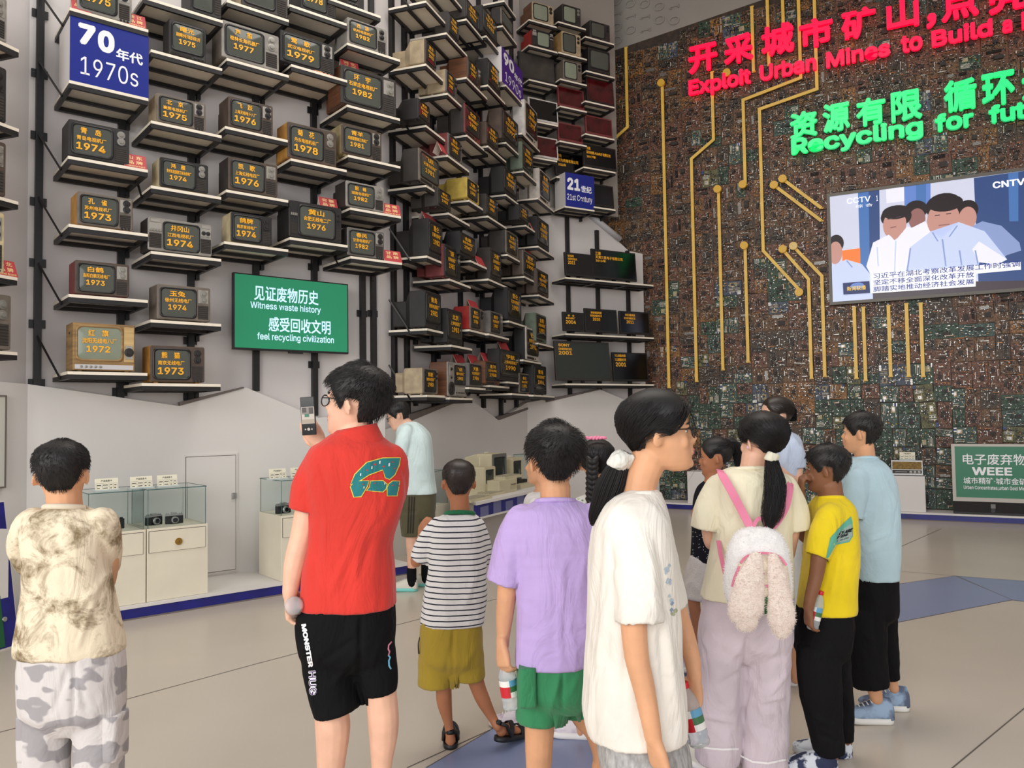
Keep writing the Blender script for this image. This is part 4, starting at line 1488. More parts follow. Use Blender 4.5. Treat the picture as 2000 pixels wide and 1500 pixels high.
for pts, pad, lab in STRIPS:
    st = [PD_S.st(*p) for p in pts]
    # keep the upright runs upright
    for a in range(1, len(st)):
        if abs(pts[a][0] - pts[a - 1][0]) < 9:
            st[a] = (st[a - 1][0], st[a][1])
    root = thing('circuit_trace_strip', lab, 'strip', PD_S.at(st[0][0], st[0][1]), PD_S.rot, 'gilded strips on the circuit board wall')
    mb = MB()
    w = .024
    P2 = [np.array(p) - np.array(st[0]) for p in st]
    nrm = []
    for a in range(len(P2)):
        d1 = P2[min(a + 1, len(P2) - 1)] - P2[a] if a < len(P2) - 1 else P2[a] - P2[a - 1]
        d0 = P2[a] - P2[a - 1] if a else d1
        d1, d0 = d1 / np.linalg.norm(d1), d0 / np.linalg.norm(d0)
        n0, n1 = np.array([-d0[1], d0[0]]), np.array([-d1[1], d1[0]])
        b_ = n0 + n1
        b_ = b_ / np.linalg.norm(b_)
        nrm.append(b_ / max(b_ @ n0, .4))
    rings = [[(p[0] + n[0] * w, .0, p[1] + n[1] * w), (p[0] - n[0] * w, .0, p[1] - n[1] * w), (p[0] - n[0] * w, .02, p[1] - n[1] * w), (p[0] + n[0] * w, .02, p[1] + n[1] * w)] for p, n in zip(P2, nrm)]
    mb.loft(rings, 0)
    mb.build('strip', M_GOLD, root)
    for a in (0, -1):
        mb = MB()
        q = P2[a]
        mb.box(q[0] - .03, q[0] + .03, .014, .024, q[1] - .012, q[1] + .012)
        mb.build('end_clip', M_GOLD, root)
    if pad:
        ps = np.array(PD_S.st(*pad)) - np.array(st[0])
        mb = MB()
        mb.cyl((ps[0], .03, ps[1]), (ps[0], -.05, ps[1]), .062, 24)
        mb.build('pad', M_PADL if 'pale pad' in lab else M_PAD, root)

# ---- glowing slogans
M_RED = mat('red_lit_letters', (255, 12, 70), 0.3, emit=0.6)
M_GREEN = mat('green_lit_letters', (44, 224, 132), 0.3, emit=0.5)
M_REDS = mat('red_letter_rims', (150, 16, 36), 0.4)
M_GREENS = mat('green_letter_rims', (20, 110, 70), 0.4)
PD_L = PD_WALL.off(-.12)


def slogan(label, items, mface, bold):
    t0, z0 = PD_L.st(items[0][1], items[0][4])
    root = thing('slogan_lettering', label, 'lettering', PD_L.at(t0, z0), PD_L.rot)
    for txt, x0, x1, ya, yb in items:
        cx = (x0 + x1) / 2
        ta, tb = PD_L.st(x0, (ya + yb) / 2)[0] - t0, PD_L.st(x1, (ya + yb) / 2)[0] - t0
        za, zb = PD_L.st(cx, yb)[1] - z0, PD_L.st(cx, ya)[1] - z0
        mb = MB()
        put_text(mb, txt, ta, tb, za, zb, 0.0, 0, bold, None, depth=.028, flat=5)
        mb.build('character' if len(txt) == 1 else 'word', mface, root)


def sl_items(chars):
    r = []
    for c, x0, x1, yt, yb in chars:
        r.append((c, x0, x1, yt + 5, yb - 5))
    return r


_b = text_mesh  # CJK strokes of the slogans are heavier than print
slogan('glowing red Chinese slogan along the top of the circuit board wall',
       sl_items([('开', 1345, 1401, 82, 145), ('采', 1414, 1471, 63, 128), ('城', 1487, 1551, 43, 112), ('市', 1561, 1627, 31, 97), ('矿', 1643, 1711, 12, 80),
                 ('山', 1731, 1795, -10, 61), ('，', 1809, 1829, 22, 60), ('点', 1838, 1911, -35, 42), ('亮', 1930, 2010, -55, 27)]), M_RED, .035)
yb_ = lambda x: 187 - .1975 * (x - 1345)


def words(ws, base, cap):
    out = []
    for wd, x0, x1 in ws:
        xc = (x0 + x1) / 2
        c = cap * (1 + .12 * (xc - ws[0][1]) / 650)
        b = base(xc)
        desc = .25 * c if any(ch in 'pgy' for ch in wd) else 0
        top = c * 1.04 if any(ch.isupper() or ch in 'bdfhklt' for ch in wd) else c * .76
        out.append((wd, x0, x1, b - top, b + desc))
    return out


slogan('glowing red English slogan about urban mines under the red Chinese slogan',
       words([('Exploit', 1345, 1467), ('Urban', 1484, 1595), ('Mines', 1613, 1739), ('to', 1759, 1802), ('Build', 1819, 1939), ('a', 1957, 1977), ('B', 1995, 2018)], yb_, 29), M_RED, .032)
slogan('glowing green Chinese slogan over the big screen',
       sl_items([('资', 1543, 1597, 213, 274), ('源', 1607, 1660, 196, 262), ('有', 1672, 1730, 186, 250), ('限', 1740, 1801, 172, 241), ('循', 1843, 1908, 150, 222), ('环', 1917, 1982, 136, 211), ('无', 1995, 2062, 122, 198)]), M_GREEN, .035)
slogan('glowing green English slogan about recycling directly over the big screen',
       words([('Recycling', 1545, 1804), ('for', 1825, 1902), ('future', 1930, 2090)], lambda x: 304 - .158 * (x - 1545), 32), M_GREEN, .036)

# ---- the big screen
PD_V = PD_WALL.off(-.14)
a_, b_, c_ = PD_V.st(1614, 379), PD_V.st(1619, 596), PD_V.st(2085, 318)
W_, H_ = c_[0] - a_[0], a_[1] - b_[1]
root = thing('video_screen', 'large news video screen in grey frame on the circuit board wall', 'screen', PD_V.at(a_[0], b_[1]), PD_V.rot)
mb = MB()
fw_ = .045
mb.box(0, W_, .0, .12, 0, fw_)
mb.box(0, W_, .0, .12, H_ - fw_, H_)
mb.box(0, fw_, .0, .12, fw_, H_ - fw_)
mb.box(W_ - fw_, W_, .0, .12, fw_, H_ - fw_)
mb.box(fw_, W_ - fw_, .06, .12, fw_, H_ - fw_)
mb.build('frame', mat('grey_aluminium_frame', (98, 94, 88), 0.45, metal=0.4), root)
scr_cols = [(198, 202, 222), (72, 112, 172), (52, 74, 122), (96, 128, 196), (236, 122, 56), (38, 28, 30), (186, 138, 128), (190, 202, 232), (226, 226, 242), (132, 150, 196), (66, 56, 64), (240, 242, 250), (28, 50, 130), (18, 32, 90), (240, 200, 70), (140, 98, 94)]
SM_ = [mat('video_colour_%d' % i, c, 0.25, emit=0.42, spec=0.3) for i, c in enumerate(scr_cols)]
mb = MB()
lay = [0.012]


def zpt(u, v):
    t, z = PD_V.st(1560 + u / 4.545, 300 + v / 4.545)
    return (min(max(t - a_[0], fw_), W_ - fw_), min(max(z - b_[1], fw_), H_ - fw_))


def poly(pts, m):
    lay[0] -= .0006
    v = [zpt(*p) for p in pts]
    area_ = sum(v[i][0] * v[(i + 1) % len(v)][1] - v[(i + 1) % len(v)][0] * v[i][1] for i in range(len(v)))
    if area_ < 0:
        v = v[::-1]
    bm = bmesh.new()
    f = bm.faces.new([bm.verts.new((x, lay[0], z)) for x, z in v])
    bmesh.ops.triangulate(bm, faces=[f])
    mb.bm(bm, m)


def oval(cx, cy, rx, ry, m, n=20):
    poly([(cx + rx * math.cos(2 * math.pi * k / n), cy + ry * math.sin(2 * math.pi * k / n) - (rx * math.cos(2 * math.pi * k / n)) * .1) for k in range(n)], m)


mb.box(fw_, W_ - fw_, .012, .016, fw_, H_ - fw_, 0)
poly([(525, 340), (715, 315), (722, 1060), (548, 1060)], 1)
poly([(620, 330), (715, 315), (722, 1060), (632, 1060)], 2)
poly([(935, 290), (1170, 262), (1170, 520), (940, 520)], 3)
poly([(1040, 280), (1130, 268), (1130, 520), (1045, 520)], 1)
poly([(775, 305), (935, 285), (935, 420), (780, 440)], 8)  # red in the colour; stands in for a reflection on one dark screen
poly([(1555, 215), (2300, 110), (2300, 1250), (1600, 1250)], 2)
poly([(1860, 175), (1950, 160), (1950, 600), (1870, 600)], 1)
poly([(385, 860), (545, 838), (548, 990), (388, 985)], 4)
poly([(280, 1160), (2300, 1120), (2300, 1330), (280, 1330)], 10)
# five generic men in pale shirts
oval(1500, 500, 95, 90, 5); oval(1500, 570, 80, 100, 6)
poly([(1545, 640), (1630, 600), (1800, 640), (1960, 790), (1975, 860), (1850, 900), (1700, 1000), (1560, 900)], 9)
oval(1040, 500, 105, 85, 5); oval(1050, 580, 75, 95, 15)
poly([(960, 680), (1120, 600), (1180, 690), (1100, 800)], 8)
oval(330, 800, 70, 80, 5); oval(325, 880, 62, 100, 6)
poly([(280, 1000), (420, 940), (560, 980), (650, 1090), (660, 1320), (280, 1330)], 7)
oval(865, 560, 138, 95, 5); oval(852, 630, 104, 128, 6); oval(868, 520, 128, 62, 5)
poly([(600, 1000), (660, 790), (800, 720), (860, 770), (960, 650), (1140, 690), (1080, 1060), (640, 1080)], 8)
poly([(800, 715), (850, 770), (930, 690), (900, 640), (815, 690)], 6)
oval(1292, 470, 168, 120, 5); oval(1284, 585, 146, 158, 6); oval(1300, 440, 160, 75, 5)
poly([(1190, 690), (1270, 750), (1400, 660), (1380, 600), (1200, 650)], 6)
poly([(945, 1080), (990, 830), (1175, 690), (1265, 755), (1420, 608), (1650, 690), (1850, 940), (1760, 990), (1600, 960), (1580, 1100)], 7)
poly([(1540, 850), (1600, 780), (1850, 940), (1760, 985), (1600, 965)], 8)
for ex, ey in ((810, 575), (885, 560), (1230, 545), (1330, 530)):
    poly([(ex - 22, ey + 3), (ex + 22, ey - 3), (ex + 22, ey + 5), (ex - 22, ey + 11)], 10)
for ex, ey, k in ((840, 650, 26), (1290, 630, 48)):
    poly([(ex - k, ey + 4), (ex + k, ey - 6), (ex + k, ey + 3), (ex - k, ey + 13)], 15)
for a, b, c in (((1268, 760), (1300, 1000), 9), ((1180, 700), (1230, 780), 9), ((1400, 640), (1330, 740), 9), ((1560, 860), (1585, 980), 9), ((985, 840), (955, 1060), 9), ((855, 775), (845, 1060), 7), ((690, 830), (700, 1000), 7), ((420, 950), (470, 1010), 9), ((1420, 860), (1440, 990), 9)):
    poly([a, (a[0] + 14, a[1]), (b[0] + 12, b[1]), b], c)
# caption and marks
poly([(638, 1072), (1968, 962), (1972, 1032), (1572, 1068), (1570, 1180), (640, 1243)], 11)
poly([(392, 1150), (628, 1132), (634, 1238), (398, 1252)], 13)
oval(520, 1175, 60, 30, 3)


def cap(txt, u0, v0, u1, hv, m, b=.01):
    lay[0] -= .0006
    x0, z0 = zpt(u0, v0)
    x1, _ = zpt(u1, v0)
    z1 = z0 + abs(zpt(u0, v0 - hv)[1] - z0)
    put_text(mb, txt, x0, x1, z0, z1, lay[0], m, b, flat=4)


cap('习近平在湖北考察改革发展工作时强调', 664, 1115, 1968, 50, 12)
cap('坚定不移全面深化改革开放', 664, 1172, 1560, 48, 12)
cap('脚踏实地推动经济社会发展', 664, 1230, 1560, 48, 12)
cap('新闻联播', 430, 1222, 598, 40, 14)
cap('CCTV', 430, 452, 640, 50, 11, .02)
cap('1', 690, 425, 704, 50, 11, .02)
cap('综 合', 505, 488, 660, 28, 11)
cap('CNTV', 1722, 315, 2010, 60, 11, .03)
mb.build('display', SM_, root)

# ================================================================ show cases, computers, radio, projection set
M_CASE = mat('cream_case_paint', (226, 218, 198), 0.5, var=0.03, scale=3)
M_CASEGAP = mat('case_gap', (70, 62, 56), 0.8)
M_GL = mat('case_glass', (246, 251, 250), 0.03, trans=1.0, ior=1.02, spec=0.5)
M_GLEDGE = mat('glass_edge', (60, 96, 94), 0.2)
M_PAPER = mat('printed_card_paper', (232, 226, 204), 0.6)
M_INK = mat('dark_ink', (52, 48, 46), 0.7)
M_CAMB = mat('camera_leatherette', (30, 30, 32), 0.5, bump=.2, bscale=300)
M_CAMS = mat('camera_metal', (176, 176, 176), 0.3, metal=0.8)
M_LENS = mat('lens_glass', (20, 22, 32), 0.05)
M_BEIGEPC = mat('aged_beige_plastic', (196, 186, 156), 0.55, var=.05, scale=4)


def plaque(pl, t, z, d, w, h, label, group='printed placards on the show cases'):
    """acrylic stand with a printed card"""
    root = thing('placard', label, 'placard', pl.at(t, z, d), pl.rot, group)
    mb = MB()
    L = Matrix.Rotation(R(-12), 4, 'X')
    mb.box(0, w, 0, .006, 0.012, h, 0, L)
    mb.build('card', M_PAPER, root)
    mb = MB()
    mb.box(-.004, w + .004, -.02, .06, 0, .012)
    mb.build('stand', mat('clear_acrylic', (198, 208, 206), 0.15), root)
    mb = MB()
    put_text(mb, '产品信息卡', w * .26, w * .74, h * .72, h * .88, -.0012, 0, .02, L, flat=2)
    for a, b, c, d_ in ((.04, .96, .60, .61), (.04, .96, .34, .35), (.04, .96, .10, .11), (.30, .305, .10, .60), (.60, .605, .10, .60), (.78, .785, .10, .60), (.04, .045, .1, .6), (.955, .96, .1, .6)):
        mb.add([(a * w, -.001, c * h), (b * w, -.001, c * h), (b * w, -.001, d_ * h), (a * w, -.001, d_ * h)], [(0, 1, 2, 3)], 0, L)
    for a, b, c in ((.08, .26, .42), (.34, .56, .43), (.64, .74, .45), (.82, .92, .43), (.08, .2, .18), (.34, .54, .19), (.64, .72, .18), (.82, .9, .19)):
        mb.add([(a * w, -.001, c * h), (b * w, -.001, c * h), (b * w, -.001, (c + .06) * h), (a * w, -.001, (c + .06) * h)], [(0, 1, 2, 3)], 0, L)
    mb.build('print', M_INK, root)


def show_case(pl, t0, t1, zb, ztop, zglass, depth, label, lock=True, drawers=True):
    w = t1 - t0
    root = thing('show_case', label, 'show case', pl.at(t0, zb), pl.rot, 'glass-topped show cases on the platforms')
    mb = MB()
    h = ztop - zb
    mb.box(0, w, 0, depth, 0, h, 0, None, .004)
    mb.build('pedestal', M_CASE, root)
    if drawers:
        mb = MB()
        mb.box(.012, w - .02, -.002, .002, h * .665, h - .02, 1)
        mb.box(.016, w - .024, -.008, .0, h * .67, h - .024, 0)
        dr_ = mb.build('drawer_front', [M_CASE, M_CASEGAP], root)
        if lock:
            mb = MB()
            c = (w * .5, -.008, h * .79)
            mb.cyl(c, (c[0], -.02, c[2]), .028, 20, 0)
            mb.cyl((c[0], -.02, c[2]), (c[0], -.03, c[2]), .012, 12, 0)
            mb.box(c[0] - .002, c[0] + .002, -.032, -.029, c[2] - .008, c[2] + .008, 1)
            mb.build('lock', [M_BRASS, M_CASEGAP], dr_)
    g = .005
    mb = MB()
    a, b, y0, y1, z0, z1 = .008, w - .014, .01, depth - .02, h, zglass - zb
    for bx_ in ((a, b, y0, y0 + g, z0, z1), (a, b, y1 - g, y1, z0, z1), (a, a + g, y0 + g, y1 - g, z0, z1), (b - g, b, y0 + g, y1 - g, z0, z1), (a - .004, b + .004, y0 - .004, y1 + .004, z1, z1 + g)):
        mb.box(*bx_)
    mb.build('glass_cover', M_GL, root)
    mb = MB()
    e = .003
    for x in (a, b - e):
        for y in (y0, y1 - e):
            mb.box(x - .0005, x + e, y - .0005, y + e, z0, z1)
    for y in (y0 - .005, y1 + .004):
        mb.box(a - .005, b + .005, y, y + e * .5, z1 - .001, z1 + g + .001)
    for x in (a - .005, b + .0045):
        mb.box(x, x + e * .4, y0 - .004, y1 + .004, z1 - .001, z1 + g + .001)
    mb.build('glass_edges', M_GLEDGE, root)
    return root


def small_camera(pl, t, z, d, label, s_=1.0, rot=0.0, chrome=True):
    root = thing('film_camera', label, 'camera', pl.at(t, z, d), pl.rot + rot)
    root.scale = (s_, s_, s_)
    mb = MB()
    mb.box(-.07, .07, -.018, .018, 0, .065, 0, None, .006)
    mb.build('body', M_CAMB, root)
    mb = MB()
    mb.box(-.07, .07, -.017, .017, .065, .08, 0, None, .004)
    mb.box(-.025, .02, -.015, .015, .08, .095, 0, None, .004)
    mb.cyl((-.052, 0, .08), (-.052, 0, .092), .011, 12)
    mb.cyl((.05, 0, .08), (.05, 0, .09), .012, 12)
    mb.build('top_plate', M_CAMS if chrome else M_CAMB, root)
    mb = MB()
    mb.cyl((0, -.018, .034), (0, -.048, .034), .028, 18)
    mb.cyl((0, -.048, .034), (0, -.055, .034), .025, 18)
    l = mb.build('lens', M_CAMS if chrome else M_CAMB, root)
    mb = MB()
    mb.cyl((0, -.0545, .034), (0, -.0565, .034), .02, 18)
    mb.build('lens_glass', M_LENS, l)


pc0 = PA0.off(.03)
ZP = .113
tA = [pc0.st(x, 1100)[0] for x in (170, 285, 287, 406)]
zt_ = pc0.st(345, 1028)[1]
zg_ = pc0.st(345, 954)[1]
CD = .50
show_case(pc0, tA[0], tA[1], ZP, zt_, zg_, CD, 'cream show case half hidden behind the boy in tan tie-dye')
show_case(pc0, tA[2], tA[3], ZP, zt_, zg_, CD, 'cream show case with round brass lock beside the white door')
t3 = [pc0.st(x, 1050)[0] for x in (549, 655, 658, 757)]
show_case(pc0, t3[0], t3[1], ZP, zt_, zg_, CD, 'cream show case right of the white door, behind the red polo')
show_case(pc0, t3[2], t3[3], ZP, zt_, zg_, CD, 'cream show case between the red polo and the man in pale mint')
zb_ = zg_ + .006
for x0, w_, lab in ((186, .17, 'placard nearest the boy in tan tie-dye'), (255, .17, 'placard on the left part of the brass-locked case'), (308, .16, 'placard on the right part of the brass-locked case'),
                    (527, .16, 'placard at the left on the case behind the red polo'), (569, .16, 'placard nearest the red sleeve on its case')):
    q = pc0.off(.16)
    plaque(q, q.st(x0, 945)[0], zb_, 0, w_, .10, lab)
for x, d_, s_, lab, ch, r_ in ((300, .24, 1.0, 'black and chrome film camera left in the brass-locked case', True, .3), (340, .20, 1.0, 'black film camera with bright lens right in the brass-locked case', True, -.1),
                               (224, .2, 1.0, 'black film camera in the case behind the tie-dye boy', False, .1), (553, .2, 1.05, 'film camera at the left in the case behind the red polo', True, .2),
                               (590, .22, .9, 'film camera beside the red sleeve in its case', False, -.2)):
    q = pc0.off(d_)
    small_camera(q, q.st(x, 1030)[0], zt_ + .001, 0, lab, s_, r_, ch)

# corner case behind the man in pale mint
_q = at_z(858, 1118, 0)
pe = Plane(_q[0] - .35, _q[1] - .2, 30)
pe = Plane(*W(848, 1050, 8.75)[:2], 25)
show_case(pe, 0.0, .34, 0.0, pe.st(865, 985)[1], pe.st(865, 919)[1], .36, 'cream show case behind the striped shirt boy', False, False)

# ---- table of old computers
ptab = Plane(*W(930, 981, 7.95)[:2], 27)
ZT = W(930, 981, 7.95)[2]
tend = ptab.st(1100, 950)[0]
root = thing('display_table', 'white table with navy patterned front holding old computers', 'table', ptab.at(0, 0), ptab.rot)
mb = MB()
SK_ = .70
mb.loft([[(-.02, -.01, z), (tend, -.01, z), (tend, .75, z), (SK_, .75, z)] for z in (ZT - .03, ZT)], 0)
mb.build('tabletop', M_DADO, root)
mb = MB()
mb.box(0, tend, .01, .03, ZT - .16, ZT - .03, 0)
for k in range(14):
    x = .1 + k * .28
    if x + .17 > tend:
        break
    mb.box(x, x + .17, .007, .012, ZT - .158, ZT - .06 + .03 * (k % 2), 2)
mb.box(-.005, tend, .002, .034, ZT - .18, ZT - .16, 1)
mb.build('fascia', [M_NAVY, M_DADO, mat('slate_blue_print', (106, 108, 150), .5)], root)
mb = MB()
mb.box(0.0, tend, .12, .14, 0, ZT - .18, 0)
mb.loft([[(0, .02, z), (.03, .02, z), (SK_ + .02, .72, z), (SK_ - .01, .72, z)] for z in (0, ZT - .03)], 0)
mb.build('apron', mat('grey_apron', (176, 170, 166), .6), root)


def pc_monitor(x, y, z, w, h, d, label, dark=False, slot=False, tilt=0, rz=0.0):
    root = thing('computer_monitor' if not slot else 'compact_computer', label, 'computer', ptab.at(x, z, y), ptab.rot + rz, 'old computers on the white table')
    mb = MB()
    a = rrect(-w / 2, w / 2, 0, h, .015, 3)
    b = rrect(-w * .42, w * .42, h * .06, h * .9, .015, 3)
    mb.loft([ring_y(a, 0), ring_y(a, d * .55), ring_y(b, d)][::-1], 0)
    mb.build('casing', M_BEIGEPC, root)
    mb = MB()
    zb0 = h * (.36 if slot else .14)
    o1, o2 = rrect(-w / 2 + .004, w / 2 - .004, .004, h - .004, .014, 5), rrect(-w * .40, w * .40, zb0, h * .90, .02, 5)
    mb.loft([ring_y(o1, 0.001), ring_y(o1, -.01), ring_y(o2, -.012), ring_y(o2, .001)], 0, None, False)
    mb.build('bezel', mat('grey_bezel', (104, 104, 100), .5) if dark else M_BEIGEPC, root)
    glass_mb(-w * .40, w * .40, zb0, h * .90, .0, .008, .02).build('screen', mat('monitor_glass', (44, 52, 50), .1), root)
    if slot:
        mb = MB()
        mb.box(-w * .05, w * .38, -.013, -.009, h * .17, h * .19)
        mb.build('disk_slot', M_TUBE_SUR, root)
    return root


def keyboard(x, y, z, label, w=.42, d=.17, rz=0.0, dark=False):
    root = thing('keyboard', label, 'keyboard', ptab.at(x, z, y), ptab.rot + rz, 'keyboards on the white table')
    mb = MB()
    mb.prism([(-w / 2, 0), (w / 2, 0), (w / 2, .028), (-w / 2, .028)], -d / 2, d / 2)
    mb.build('case', M_BEIGEPC if not dark else M_CHIP, root)
    mb = MB()
    for r in range(5):
        for c in range(14):
            a, b = -w * .46 + c * w * .066, -d * .4 + r * d * .165
            mb.box(a, a + w * .054, b, b + d * .13, .028, .038)
    k = mb.build('keys', mat('key_grey', (168, 160, 138), .6), root)
    k['kind'] = 'stuff'


def tpos(px, py, dep):
    """position along and across the table for a photo point at height of the table top"""
    q = ptab.off(dep)
    return q.st(px, py)[0]


keyboard(tpos(929, 975, .1), .12, ZT, 'keyboard at the front left corner of the white table', .44, .19)
keyboard(tpos(966, 966, .16), .2, ZT, 'keyboard in front of the compact computer', .36, .15)
pc_monitor(tpos(956, 950, .30), .30, ZT, .26, .30, .34, 'beige compact computer with disk slot at left of the table', slot=True)
root = thing('desktop_computer', 'beige desktop computer case with a keyboard lying on top', 'computer', ptab.at(tpos(993, 960, .14), ZT, .14), ptab.rot, 'old computers on the white table')
mb = MB()
mb.box(-.22, .22, 0, .42, 0, .15, 0, None, .006)
mb.build('case', M_BEIGEPC, root)
mb = MB()
mb.box(.04, .2, -.004, .002, .04, .1, 0)
mb.box(.06, .18, -.007, 0, .085, .09, 1)
mb.build('drive_bay', [mat('bay_beige', (178, 168, 138), .6), M_TUBE_SUR], root)
keyboard(tpos(993, 947, .22), .24, ZT + .15, 'yellowed keyboard lying on the desktop computer', .42, .18)
pc_monitor(tpos(975, 940, .46), .46, ZT + .0, .36, .42, .38, 'largest beige monitor with a grey bezel on the table', dark=True)
pc_monitor(tpos(1013, 935, .46), .48, ZT, .30, .34, .34, 'beige monitor at right behind the desktop computer')
root = thing('laptop_computer', 'small dark-screened portable computer by the striped shirt boy', 'computer', ptab.at(tpos(930, 958, .42), ZT, .42), ptab.rot, 'old computers on the white table')
mb = MB()
mb.box(-.15, .15, -.1, .1, 0, .04, 0, None, .004)
mb.build('base', M_BEIGEPC, root)
mb = MB()
mb.box(-.15, .15, 0, .02, 0, .2, 0, Matrix.Translation((0, .09, .04)) @ Matrix.Rotation(R(-20), 4, 'X'), .004)
mb.box(-.12, .12, -.003, .002, .03, .18, 1, Matrix.Translation((0, .09, .04)) @ Matrix.Rotation(R(-20), 4, 'X'))
mb.build('lid', [M_BEIGEPC, M_LCD], root)
root = thing('typewriter', 'dark low machine at the far end of the computer table', 'computer', ptab.at(tpos(1032, 952, .2), ZT, .2), ptab.rot)
mb = MB()
mb.box(-.2, .2, 0, .3, 0, .05, 1, None, .005)
mb.box(-.18, .18, .1, .3, .05, .09, 0, None, .005)
mb.build('body', [M_CHIP, M_BEIGEPC], root)
for px, py, d_, zz, lab in ((936, 910, .62, .40, 'placard behind the compact computer'), (947, 899, .70, .45, 'placard standing highest behind the largest monitor'), (992, 905, .72, .42, 'placard between the two big monitors')):
    q = ptab.off(d_)
    t, z = q.st(px, py)
    root = thing('placard', lab, 'placard', q.at(t, ZT), q.rot, 'placards on the computer table')
    mb = MB()
    h_ = z - ZT
    mb.box(.04, .05, .004, .012, 0, h_ + .02, 0)
    mb.box(.0, .1, .0, .08, 0, .006, 0)
    mb.build('stand', M_METAL, root)
    mb = MB()
    mb.box(0, .095, 0, .004, h_ - .01, h_ + .1, 0)
    mb.build('card', M_PAPER, root)
    mb = MB()
    for k in range(4):
        mb.box(.015, .08 - .02 * (k % 2), -.001, .0, h_ + .015 + k * .018, h_ + .02 + k * .018)
    mb.build('print', M_INK, root)
# glass case right of the table
pg = ptab.off(.40)
tg = pg.st(1042, 950)[0]
show_case(pg, tg, tg + .5, ZT + .001, ZT + .03, pg.st(1042, 889)[1], .3, 'glass case on the computer table behind the boy in lilac tee', False, False)

# ---- radio on its pedestal, second pedestal, projection set
pd0 = PD_PLINTH.off(.03)
ta, tb = pd0.st(1722, 980)[0], pd0.st(1808, 980)[0]
zr = pd0.st(1770, 930)[1]
mb = MB()
mb.box(0, tb - ta, 0, .38, 0, zr - .11, 0, None, .004)
root = mb.build('pedestal', M_DADO)
root.location = pd0.at(ta, .111)
root.rotation_euler = (0, 0, pd0.rot)
tag(root, 'white pedestal under the old gold-fronted radio', 'pedestal')
pr = pd0.off(.05)
ra, rb, rz1 = pr.st(1741, 910)[0], pr.st(1802, 910)[0], pr.st(1741, 899)[1]
w, h = rb - ra, rz1 - zr
root = thing('table_radio', 'old table radio with gold cloth front on the white pedestal', 'radio', pr.at(ra, zr + .002), pr.rot)
mb = MB()
mb.box(0, w, 0, .2, 0.01, h, 0, None, .006)
for x in (.03, w - .05):
    mb.box(x, x + .02, .03, .16, 0, .012)
mb.build('cabinet', pal('dark'), root)
mb = MB()
mb.box(.012, w - .012, -.006, .001, h * .42, h - .016, 0)
mb.build('speaker_cloth', mat('gold_cloth', (150, 118, 48), .6, rgb2=(96, 72, 30), scale=45), root)
mb = MB()
for a in ((0, w, -.009, 0, h - .018, h), (0, w, -.009, 0, .01, .034), (0, .012, -.009, 0, .034, h - .018), (w - .012, w, -.009, 0, .034, h - .018), (.012, w - .012, -.009, 0, h * .37, h * .42)):
    mb.box(*a)
mb.build('trim', M_CAMS, root)
mb = MB()
mb.box(.012, w - .012, -.004, .001, .034, h * .37, 0)
mb.box(.05, w * .5, -.006, -.003, h * .23, h * .27, 1)
mb.build('dial', [M_CHIP, M_KNOBL], root)
for k in range(3):
    knob(root, w * (.62 + .13 * k), h * .24, .018, -.005, M_KNOBL, .022)
plaque(pr.off(.08), pr.off(.08).st(1757, 890)[0], zr + h + .003, 0, .20, .115, 'placard standing on the old table radio')
ta, tb = pd0.st(1343, 970)[0], pd0.st(1405, 970)[0]
mb = MB()
mb.box(0, tb - ta, 0, .38, 0, pd0.st(1345, 921)[1] - .11, 0, None, .004)
root = mb.build('pedestal', M_DADO)
root.location = pd0.at(ta, .111)
root.rotation_euler = (0, 0, pd0.rot)
tag(root, 'white pedestal behind the girl in the black dress', 'pedestal')

pt = pd0.off(.0)
ta, tb = pt.st(1860, 940)[0], pt.st(2022, 940)[0]
zt, zm, z0 = pt.st(1862, 867)[1], pt.st(1863, 978)[1], .112
w, h = tb - ta, zt - z0
root = thing('projection_television', 'large projection set with green sign lettered WEEE on its screen', 'television', pt.at(ta, z0), pt.rot)
hm = zm - z0
mb = MB()
mb.loft([ring_y(rrect(0, w, 0, h, .01, 2), .0), ring_y(rrect(0, w, 0, h, .01, 2), .12), ring_y(rrect(w * .12, w * .88, 0, h * .85, .01, 2), .36)][::-1], 0)
mb.build('cabinet', M_BLACK, root)
mb = MB()
fr = .042
mb.box(0, w, -.014, .001, hm, hm + fr * 1.3)
mb.box(0, w, -.014, .001, h - fr * .8, h)
mb.box(0, fr, -.014, .001, hm + fr * 1.3, h - fr * .8)
mb.box(w - fr, w, -.014, .001, hm + fr * 1.3, h - fr * .8)
mb.build('silver_bezel', mat('silver_plastic', (178, 172, 164), .4, metal=.2), root)
mb = MB()
mb.box(fr, w - fr, -.006, .002, hm + fr * 1.3, h - fr * .8)
mb.build('sign_sheet', mat('green_sign_sheet', (38, 116, 84), .3), root)
mb = MB()
H_ = h - hm
for txt, a, b, c, d_, bo in (('电子废弃物', .14, .90, .64, .83, .012), ('WEEE', .25, .735, .46, .60, .03), ('城市精矿·城市金矿', .14, .90, .305, .42, .012), ('Urban Concentrates,urban Gold Mine', .14, .905, .20, .275, .012)):
    put_text(mb, txt, a * w, b * w, hm + c * H_, hm + d_ * H_, -.008, 0, bo)
mb.build('lettering', M_SIGNWHITE, root)
mb = MB()
mb.box(.004, w - .004, -.01, .001, .03, hm - .006, 0, None, .004)
mb.build('speaker_front', mat('black_speaker_cloth', (36, 34, 33), .85, bump=.2, bscale=400), root)
mb = MB()
mb.box(w * .46, w * .52, -.02, -.009, .09, hm - .03, 0, None, .003)
mb.box(w * .465, w * .515, -.016, -.009, .035, .09, 1)
mb.build('control_flap', [mat('grey_flap', (116, 114, 112), .4), M_TUBE_SUR], root)

